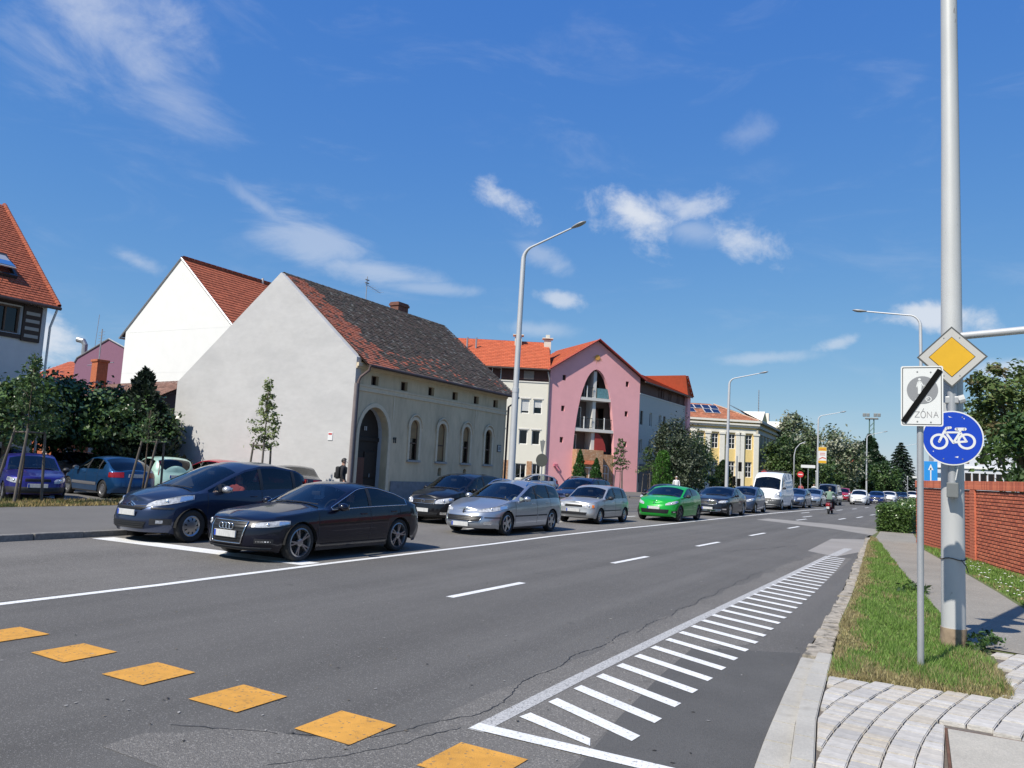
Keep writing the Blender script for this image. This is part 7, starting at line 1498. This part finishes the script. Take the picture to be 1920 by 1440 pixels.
for x, y, h, l in ((-2.9,118,6.5,'thin white pole beside the pale office block'),(-5.2,112,3.4,'short white post in the far verge'),(-13.0,90,3.2,'thin grey post beside the street name plate')):
    post_sign('post', l, x, y, .1, h, lambda t: MB().tube([(0,0,h-.15),(0,0,h)], .07, 8).build('cap', m_sw, t), .05, 'post')
bb = thing('bus_shelter_panel', 'grey-blue framed board by the pale office block', 'board', (-1.7,108,.1)); MB().bbox(-1.3,1.3,-.1,.1,2.2,3.9,.05).build('board', mat('board_blue', (.05,.10,.17), .5), bb); MB().bbox(-1.3,1.3,-.12,-.09,2.75,3.3,.02).build('band', m_sw, bb)
for x in (-1,1): MB().tube([(x,0,0),(x,0,2.3)], .06, 8).build('leg', m_galv, bb)
# traffic lights before the yellow building
tl = thing('traffic_light', 'traffic light column seen from behind before the yellow building', 'traffic light', (-17.3,72.6,.12)); MB().tube([(0,0,0),(0,0,3.9)], .06, 8).build('column', m_galv, tl)
for x, z in ((.28,2.5),(-.25,1.2),(.2,1.0)): MB().bbox(x-.14,x+.14,-.12,.12,z,z+.85,.04).build('signal_head', m_sk, tl)
MB().tube([(-.4,0,2.9),(.5,0,2.9)], .03, 6).build('bracket', m_galv, tl)
# floodlight mast far away
fm = thing('floodlight_mast', 'far green lattice floodlight mast with platform of lamps', 'mast', (-17.2,205,0)); mb = MB()
for x, y in ((-.6,-.6),(.6,-.6),(.6,.6),(-.6,.6)): mb.tube([(x,y,0),(x*.8,y*.8,18)], .1, 5)
for k in range(14):
    z = 1.2*k+.5
    for (a,b),(c,d) in (((-.6,-.6),(.6,-.6)),((.6,-.6),(.6,.6)),((-.6,.6),(.6,.6)),((-.6,-.6),(-.6,.6))): mb.tube([(a*.9,b*.9,z),(c*.9,d*.9,z+1.2)], .05, 4)
mb.build('lattice', mat('mast_green', (.12,.2,.17), .6), fm); MB().bbox(-1.4,1.4,-1,1,18,18.3,.05).build('platform', m_back, fm)
for x in (-1.6,-.8,.8,1.6): MB().bbox(x-.35,x+.35,-.4,.1,18.6,19.4,.05).build('floodlight', m_back, fm)
# utility box and red warning board by the pink block
ub_ = thing('utility_box', 'grey utility box standing before the pink gable', 'cabinet', (-21.6,47.3,.1), R(25)); MB().bbox(-.42,.42,-.25,.25,0,1.35,.03).build('cabinet', mat('cabinet_grey', (.45,.45,.42), .7, var=.1), ub_); MB().bbox(-.46,.46,-.29,.29,1.35,1.42,.02).build('lid', m_back, ub_); MB().box(-.005,.005,-.256,-.251,.1,1.3).build('door_gap', m_sk, ub_)
rw_ = thing('warning_sign', 'red and white warning triangle beside the utility box', 'road sign', (-21.0,44.6,.0), R(25)); prism([(-.45,.6),(.45,.6),(0,1.4)], -.02,0).build('red_triangle', mat('sign_red', (.5,.03,.03), .5), rw_); MB().add([(-.27,-.024,.7),(.27,-.024,.7),(0,-.024,1.18)], ((0,1,2),)).build('white_field', m_sw, rw_); MB().tube([(0,.05,0),(0,.02,1.2)], .03, 6).build('leg', m_galv, rw_)
# ---- red brick wall on the right
m_rb = [mat('wall_brick_%d' % i, c, .92, var=.22, vscale=8, bump=.5, bscale=30) for i, c in enumerate(((.50,.135,.072),(.43,.112,.062),(.55,.16,.085)))]
rwl = thing('brick_wall', 'long red brick wall with soldier-course coping beside the path', 'wall', (2.95,15.4,.05), math.atan2(28.65-15.4,-.83-2.95))
WL = math.hypot(28.65-15.4, 3.78)+.6; mm = mat('mortar_shaded', (.11,.055,.04), .95, var=.2, vscale=10)  # mortar colour darkened to paint in the shadow lines of deep joints
MB().box(0,WL,-.165,.10,0,1.86).build('mortar_core', mm, rwl)
Hb, Jb, Lb = .063,.021,.25; stf = MB(); cand = []
# local +y faces the path (west side)
r_ = 0; z = .0
while z+Hb < 1.87:
    x = -(r_ % 2)*.132
    while x < WL-.05:
        a, b = max(x,0), min(x+Lb,WL)
        if b-a > .05: cand.append((a,b,z))
        x += Lb+Jb
    z += Hb+Jb; r_ += 1
cand_v = [c for c in cand if 5.4 < c[0] < 8.6]
vis = set(sorted(cand_v, key=lambda c: c[0])[:300])
bmA = {}
for c in cand:
    a, b, z = c; l = round(b-a,3); y0 = .075+rnd.uniform(-.004,.006)
    if c in vis:
        key = (l, rnd.randrange(3))
        if key not in bmA: bmA[key] = MB().bbox(0,l,0,.045,0,Hb,.006).mesh('brick'); bmA[key].materials.append(m_rb[key[1]])
        o = mkobj('brick', bmA[key], rwl); o.location = (a,y0,z)
    else: stf.box(a,b,y0,.12,z,z+Hb)
stf.build('wall_bricks', m_rb[0], rwl)['kind'] = 'stuff'
x = 0.
cm = [MB().bbox(0,.075,-.20,.155,0,.22,.008).mesh('coping_brick') for _ in range(1)][0]; cm.materials.append(m_rb[2]); cm2 = cm.copy(); cm2.materials.clear(); cm2.materials.append(m_rb[1])
while x < WL-.08:
    o = mkobj('coping_brick', rnd.choice((cm,cm2)), rwl); o.location = (x+.004,0,1.872+rnd.uniform(-.003,.003)); x += .087
pl_ = MB().bbox(8.6,8.98,.10,.15,0,1.868,.01).build('pilaster', m_rb[0], rwl)
st2 = MB(); 
for k in range(23): st2.box(8.604+(k%2)*.0,8.976,.146,.156,.004+k*.08,.069+k*.08)
st2.build('pilaster_bricks', m_rb[2], pl_)['kind'] = 'stuff'
# ================================================================ people, moped
def figure(name, label, loc, rz, J, edges, rad, zones, hair=None, group=None, hands=()):
    """one continuous body grown from a posed skeleton; zones(p) gives the material index"""
    me = bpy.data.meshes.new('body'); keys = list(J); me.from_pydata([J[k] for k in keys], [(keys.index(a), keys.index(b)) for a, b in edges], [])
    tmp = bpy.data.objects.new('tmp', me); COL.objects.link(tmp); tmp.modifiers.new('s', 'SKIN'); sm = tmp.modifiers.new('u', 'SUBSURF'); sm.levels = 2; sm.render_levels = 2
    for i, k in enumerate(keys):
        r_ = rad[k]; me.skin_vertices[0].data[i].radius = r_ if isinstance(r_, tuple) else (r_, r_); me.skin_vertices[0].data[i].use_root = (k == 'pelvis')
    dg = bpy.context.evaluated_depsgraph_get(); dg.update(); m2 = bpy.data.meshes.new_from_object(tmp.evaluated_get(dg)); bpy.data.objects.remove(tmp)
    root = thing(name, label, 'person', loc, rz, group); m2.name = 'body'; mats = zones['mats']; m2.materials.clear()
    for m_ in mats: m2.materials.append(m_)
    for p in m2.polygons: p.material_index = zones['f'](p.center); p.use_smooth = True
    mkobj('body', m2, root)
    hd = Vector(J['head'])
    if hair is not None:
        bm = bmesh.new(); bmesh.ops.create_icosphere(bm, subdivisions=3, radius=1); fx = Vector(zones.get('face', (0,-1,0)))
        for v in list(bm.verts):
            c = v.co.copy()
            if c.dot(fx) > .25 and c.z < .35 or c.z < -.45: bm.verts.remove(v); continue
            v.co = hd+Vector((c.x*.098, c.y*.112, c.z*.118+.022))*(1+.03*rnd.random())
        mb = MB(); mb.bm(bm); mb.build('hair', hair, root, smooth=True)
    fx = Vector(zones.get('face', (0,-1,0))); side = fx.cross(Vector((0,0,1)))
    fc = MB()
    for s in (-1,1): fc.add([tuple(hd+fx*.098+side*(s*.034+d*.014)+Vector((0,0,.012+e*.008))) for d,e in ((-1,0),(0,-1),(1,0),(0,1))], ((0,1,2,3),))
    fc.build('eyes', m_blk, root); MB().tube([hd+fx*.095+Vector((0,0,.01)), hd+fx*.118+Vector((0,0,-.02)), hd+fx*.1+Vector((0,0,-.032))], [.008,.014,.01], 6).build('nose', m_skin, root, smooth=True)
    MB().tube([hd+fx*.094+side*-.025+Vector((0,0,-.06)), hd+fx*.1+Vector((0,0,-.06)), hd+fx*.094+side*.025+Vector((0,0,-.06))], .006, 5).build('mouth', mat('lips', (.35,.12,.1), .6), root)
    for s in (-1,1): MB().tube([hd+side*s*.085+Vector((0,0,-.02)), hd+side*s*.1+Vector((0,0,.02))], [.012,.016], 6).build('ear', m_skin, root, smooth=True)
    for (w, d, n) in hands:      # wrist, finger direction, palm normal
        w, d, n = Vector(w), Vector(d).normalized(), Vector(n).normalized(); s = d.cross(n); hb = MB(); hb.tube([w, w+d*.05, w+d*.09], [.026,.036,.03], 8)
        for k, l in enumerate((.062,.075,.08,.072)):
            b = w+d*.085+s*(k-1.5)*.018; hb.tube([b, b+d*l*.5+n*.008, b+d*l*.8+n*.03], [.0095,.009,.007], 6)
        b = w+d*.035+s*-.032; hb.tube([b, b+d*.03-s*.025, b+d*.055-s*.022+n*.015], [.011,.0105,.008], 6); hb.build('hand', m_skin, root, smooth=True)
    return root
m_skin = mat('skin', (.42,.24,.17), .55); m_jean = mat('dark_trousers', (.02,.022,.03), .9, var=.2); m_dshirt = mat('dark_jacket', (.022,.022,.026), .9, var=.25); m_hair_d = mat('dark_hair', (.012,.01,.009), .6); m_hair_w = mat('white_hair', (.6,.58,.54), .7); m_wshirt = mat('white_shirt', (.66,.66,.66), .85, var=.08); m_green_j = mat('green_jacket', (.16,.24,.19), .85, var=.15)
E0 = [('pelvis','belly'),('belly','chest'),('chest','neck'),('neck','head'),('head','crown'),('chest','shL'),('shL','elL'),('elL','wrL'),('chest','shR'),('shR','elR'),('elR','wrR'),('pelvis','hipL'),('hipL','knL'),('knL','anL'),('anL','toL'),('pelvis','hipR'),('hipR','knR'),('knR','anR'),('anR','toR')]
R0 = dict(pelvis=(.15,.12), belly=(.15,.11), chest=(.165,.115), neck=.055, head=(.088,.1), crown=(.07,.08), shL=.072, elL=.05, wrL=.032, shR=.072, elR=.05, wrR=.032, hipL=.095, knL=.068, anL=.048, toL=.04, hipR=.095, knR=.068, anR=.048, toR=.04)
STAND = dict(pelvis=(0,0,.93), belly=(0,.0,1.1), chest=(0,.0,1.32), neck=(0,.0,1.5), head=(0,-.02,1.62), crown=(0,-.01,1.73), shL=(.19,0,1.42), elL=(.24,.02,1.15), wrL=(.23,-.08,.92), shR=(-.19,0,1.42), elR=(-.24,.02,1.15), wrR=(-.23,-.08,.92), hipL=(.09,0,.88), knL=(.10,-.02,.48), anL=(.10,.02,.09), toL=(.11,-.14,.04), hipR=(-.09,0,.88), knR=(-.10,.03,.48), anR=(-.10,.09,.09), toR=(-.11,-.06,.04))
def std_zone(mats, neck=1.49, waist=.95, wrist=.97, shoe=.1):
    def f(c):
        if c.z > neck: return 0
        if c.z < shoe: return 3
        if abs(c.x) > .19 and c.z < wrist and c.z > .6: return 0
        return 1 if c.z > waist else 2
    return dict(mats=[m_skin]+mats+[m_blk], f=f)
HN = [((.23,-.08,.93),(0,-.15,-1),(-1,0,0)),((-.23,-.08,.93),(0,-.15,-1),(1,0,0))]
# walker at the gate of the old house, seen from behind
figure('person', 'person in dark clothes with backpack standing at the arched gate', (-19.75,22.35,.12), R(125), dict(STAND), E0, R0, std_zone([m_dshirt,m_jean]), m_hair_d, hands=HN)
bp = thing('backpack', 'black backpack with white print on the walker\'s back', 'backpack', (-19.75,22.35,.12), R(125))
MB().bbox(-.155,.155,.10,.27,.98,1.44,.06).build('bag', mat('backpack_black', (.015,.015,.017), .8), bp, smooth=True, angle=60); MB().bbox(-.12,.12,.26,.31,1.02,1.22,.03).build('pocket', mat('backpack_black'), bp, smooth=True, angle=60)
for s in (-1,1): MB().tube([(s*.1,.13,1.42),(s*.11,.02,1.49),(s*.12,-.125,1.40),(s*.14,-.12,1.2),(s*.13,.1,1.03)], .017, 6).build('strap', m_blk, bp, smooth=True)
lg_ = MB(); lg_.box(-.06,-.02,.312,.315,1.10,1.15); lg_.box(.02,.06,.312,.315,1.07,1.12); lg_.box(-.03,.05,.312,.315,1.17,1.18); lg_.build('print', m_wshirt, bp)
# walkers by the pavement
figure('person', 'white-haired person in a white shirt behind the bright green car', (-18.6,58.9,.12), R(20), dict(STAND), E0, R0, std_zone([m_wshirt,m_jean]), m_hair_w, hands=HN)
figure('person', 'person in a red checked top by the no entry sign', (-13.6,84.2,.12), R(-10), dict(STAND), E0, R0, std_zone([mat('red_shirt', (.40,.10,.10), .85, var=.4, vscale=14),m_jean]), m_hair_d, hands=HN)
figure('person', 'person in a white top beside the pale silver hatchback', (-12.9,88,.12), R(0), dict(STAND), E0, R0, std_zone([m_wshirt,m_jean]), m_hair_d, hands=HN)
# ---- moped and rider, riding away (local -y is forward)
mp = thing('moped', 'small red moped ridden away along the road', 'moped', (-6.95,54.2,0), R(178))
m_mred = mat('moped_red', (.22,.02,.035), .35, coat=.6)
for y in (-.62,.6):
    w = MB().lathe([(.16,-.04),(.2,-.05),(.245,-.035),(.255,0),(.245,.035),(.2,.05),(.16,.04)], 22, 'x', (0,y,.255)).build('wheel', m_tyre, mp, smooth=True); MB().lathe([(.03,-.03),(.165,-.02),(.165,.02),(.03,.03)], 16, 'x', (0,y,.255)).build('rim', m_rim, w)
MB().bbox(-.15,.15,.05,.85,.42,.72,.09).bbox(-.16,.16,-.35,.15,.22,.34,.05).build('bodywork', m_mred, mp, smooth=True, angle=50)
MB().bbox(-.13,.13,-.12,.72,.73,.82,.04).build('seat', m_blk, mp, smooth=True, angle=50); MB().bbox(-.2,.2,-.48,-.38,.3,.95,.05).build('leg_shield', m_mred, mp, smooth=True, angle=50)
MB().tube([(0,-.62,.26),(0,-.5,.7),(0,-.4,1.02)], .03, 8).build('fork', m_blk, mp); MB().tube([(-.32,-.28,1.02),(-.15,-.4,1.04),(.15,-.4,1.04),(.32,-.28,1.02)], .018, 6).build('handlebar', m_blk, mp)
MB().bbox(-.1,.1,.84,.9,.5,.62,.02).build('tail_light', m_tail, mp); MB().bbox(-.09,.09,.86,.88,.34,.48,.005).build('number_plate', m_plate, mp); MB().tube([(.14,.2,.28),(.16,.85,.36)], .045, 8).build('exhaust', m_chrome, mp)
for s in (-1,1): MB().tube([(s*.2,-.36,1.04),(s*.28,-.36,1.2)], .008, 5).bbox(s*.32-.07,s*.32+.07,-.37,-.35,1.17,1.27,.01).build('mirror', m_blk, mp)
RIDE = dict(pelvis=(0,.28,.90), belly=(0,.27,1.06), chest=(0,.22,1.28), neck=(0,.18,1.46), head=(0,.15,1.57), crown=(0,.14,1.68), shL=(.2,.2,1.38), elL=(.32,.0,1.16), wrL=(.31,-.24,1.06), shR=(-.2,.2,1.38), elR=(-.32,.0,1.16), wrR=(-.31,-.24,1.06), hipL=(.12,.25,.87), knL=(.2,-.14,.80), anL=(.17,-.12,.40), toL=(.18,-.26,.36), hipR=(-.12,.25,.87), knR=(-.2,-.14,.80), anR=(-.17,-.12,.40), toR=(-.18,-.26,.36))
zr = std_zone([m_green_j,m_jean]); zr['f'] = lambda c: 0 if c.z > 1.46 else (3 if c.z < .43 else (1 if c.z > .95 and not (abs(c.x) < .26 and c.y < 0 and c.z < 1.0) else 2))
figure('person', 'moped rider in a grey-green jacket and dark helmet seen from behind', (-6.95,54.2,0), R(178), RIDE, E0, R0, zr, None, hands=[((.31,-.24,1.06),(-.05,-1,-.2),(0,0,-1)),((-.31,-.24,1.06),(.05,-1,-.2),(0,0,-1))])
hm = thing('helmet', 'dark helmet on the moped rider\'s head', 'helmet', (-6.95,54.2,0), R(178)); bm = bmesh.new(); bmesh.ops.create_icosphere(bm, subdivisions=3, radius=1)
for v in list(bm.verts):
    c = v.co.copy()
    if c.z < -.55 or (c.y < -.55 and c.z < .2): bm.verts.remove(v); continue
    v.co = Vector((c.x*.13, .15+c.y*.15, 1.62+c.z*.14))
mb = MB(); mb.bm(bm); mb.build('shell', m_blk, hm, smooth=True)
# ---- drivers
SIT = dict(pelvis=(0,.0,.0), belly=(0,.04,.16), chest=(0,.09,.38), neck=(0,.1,.56), head=(0,.08,.67), crown=(0,.08,.78), shL=(.19,.09,.48), elL=(.25,-.12,.28), wrL=(.14,-.36,.34), shR=(-.19,.09,.48), elR=(-.25,-.12,.28), wrR=(-.14,-.36,.34), hipL=(.1,-.02,-.02), knL=(.13,-.4,.06), anL=(.12,-.62,-.28), toL=(.12,-.74,-.3), hipR=(-.1,-.02,-.02), knR=(-.13,-.4,.06), anR=(-.12,-.62,-.28), toR=(-.12,-.74,-.3))
def driver(label, x, y, z, shirt):
    zz_ = dict(mats=[m_skin,shirt,m_jean,m_blk], f=lambda c: 0 if c.z > .55 or (c.y < -.12 and c.z > .2) else (2 if c.z < .08 else 1)); figure('person', label, (x,y,z), 0, SIT, E0, R0, zz_, m_hair_d, 'drivers waiting in their cars', hands=[((.14,-.36,.34),(-.3,-1,.3),(0,0,-1)),((-.14,-.36,.34),(.3,-1,.3),(0,0,-1))])
def seat_of(sp, xl, yw): W_ = sp['W']; return xl-W_/2+.04+W_/2*.42*1, yw-sp['wheels'][0]+sp['ws'][0]+sp.get('drv',1.25)-.08
for sp, xl, yw, dz, lab, sm_ in ((AUDI,-10.08,10.44,.44,'driver in a dark top inside the dark navy fastback',m_dshirt),(C4P,-13.42,10.8,.62,'driver in a red top inside the steel blue people carrier',mat('red_shirt2', (.35,.06,.06), .85)),(P407,-10.66,18.85,.50,'driver in a pale top inside the silver estate',m_wshirt),(SWIFT,-11.1,26.4,.46,'driver in a white top inside the old small silver hatchback',m_wshirt),(MEG,-9.86,31.9,.50,'driver in a dark jacket inside the bright green car',m_dshirt)):
    x_, y_ = seat_of(sp, xl, yw); driver(lab, x_, y_, dz, sm_)
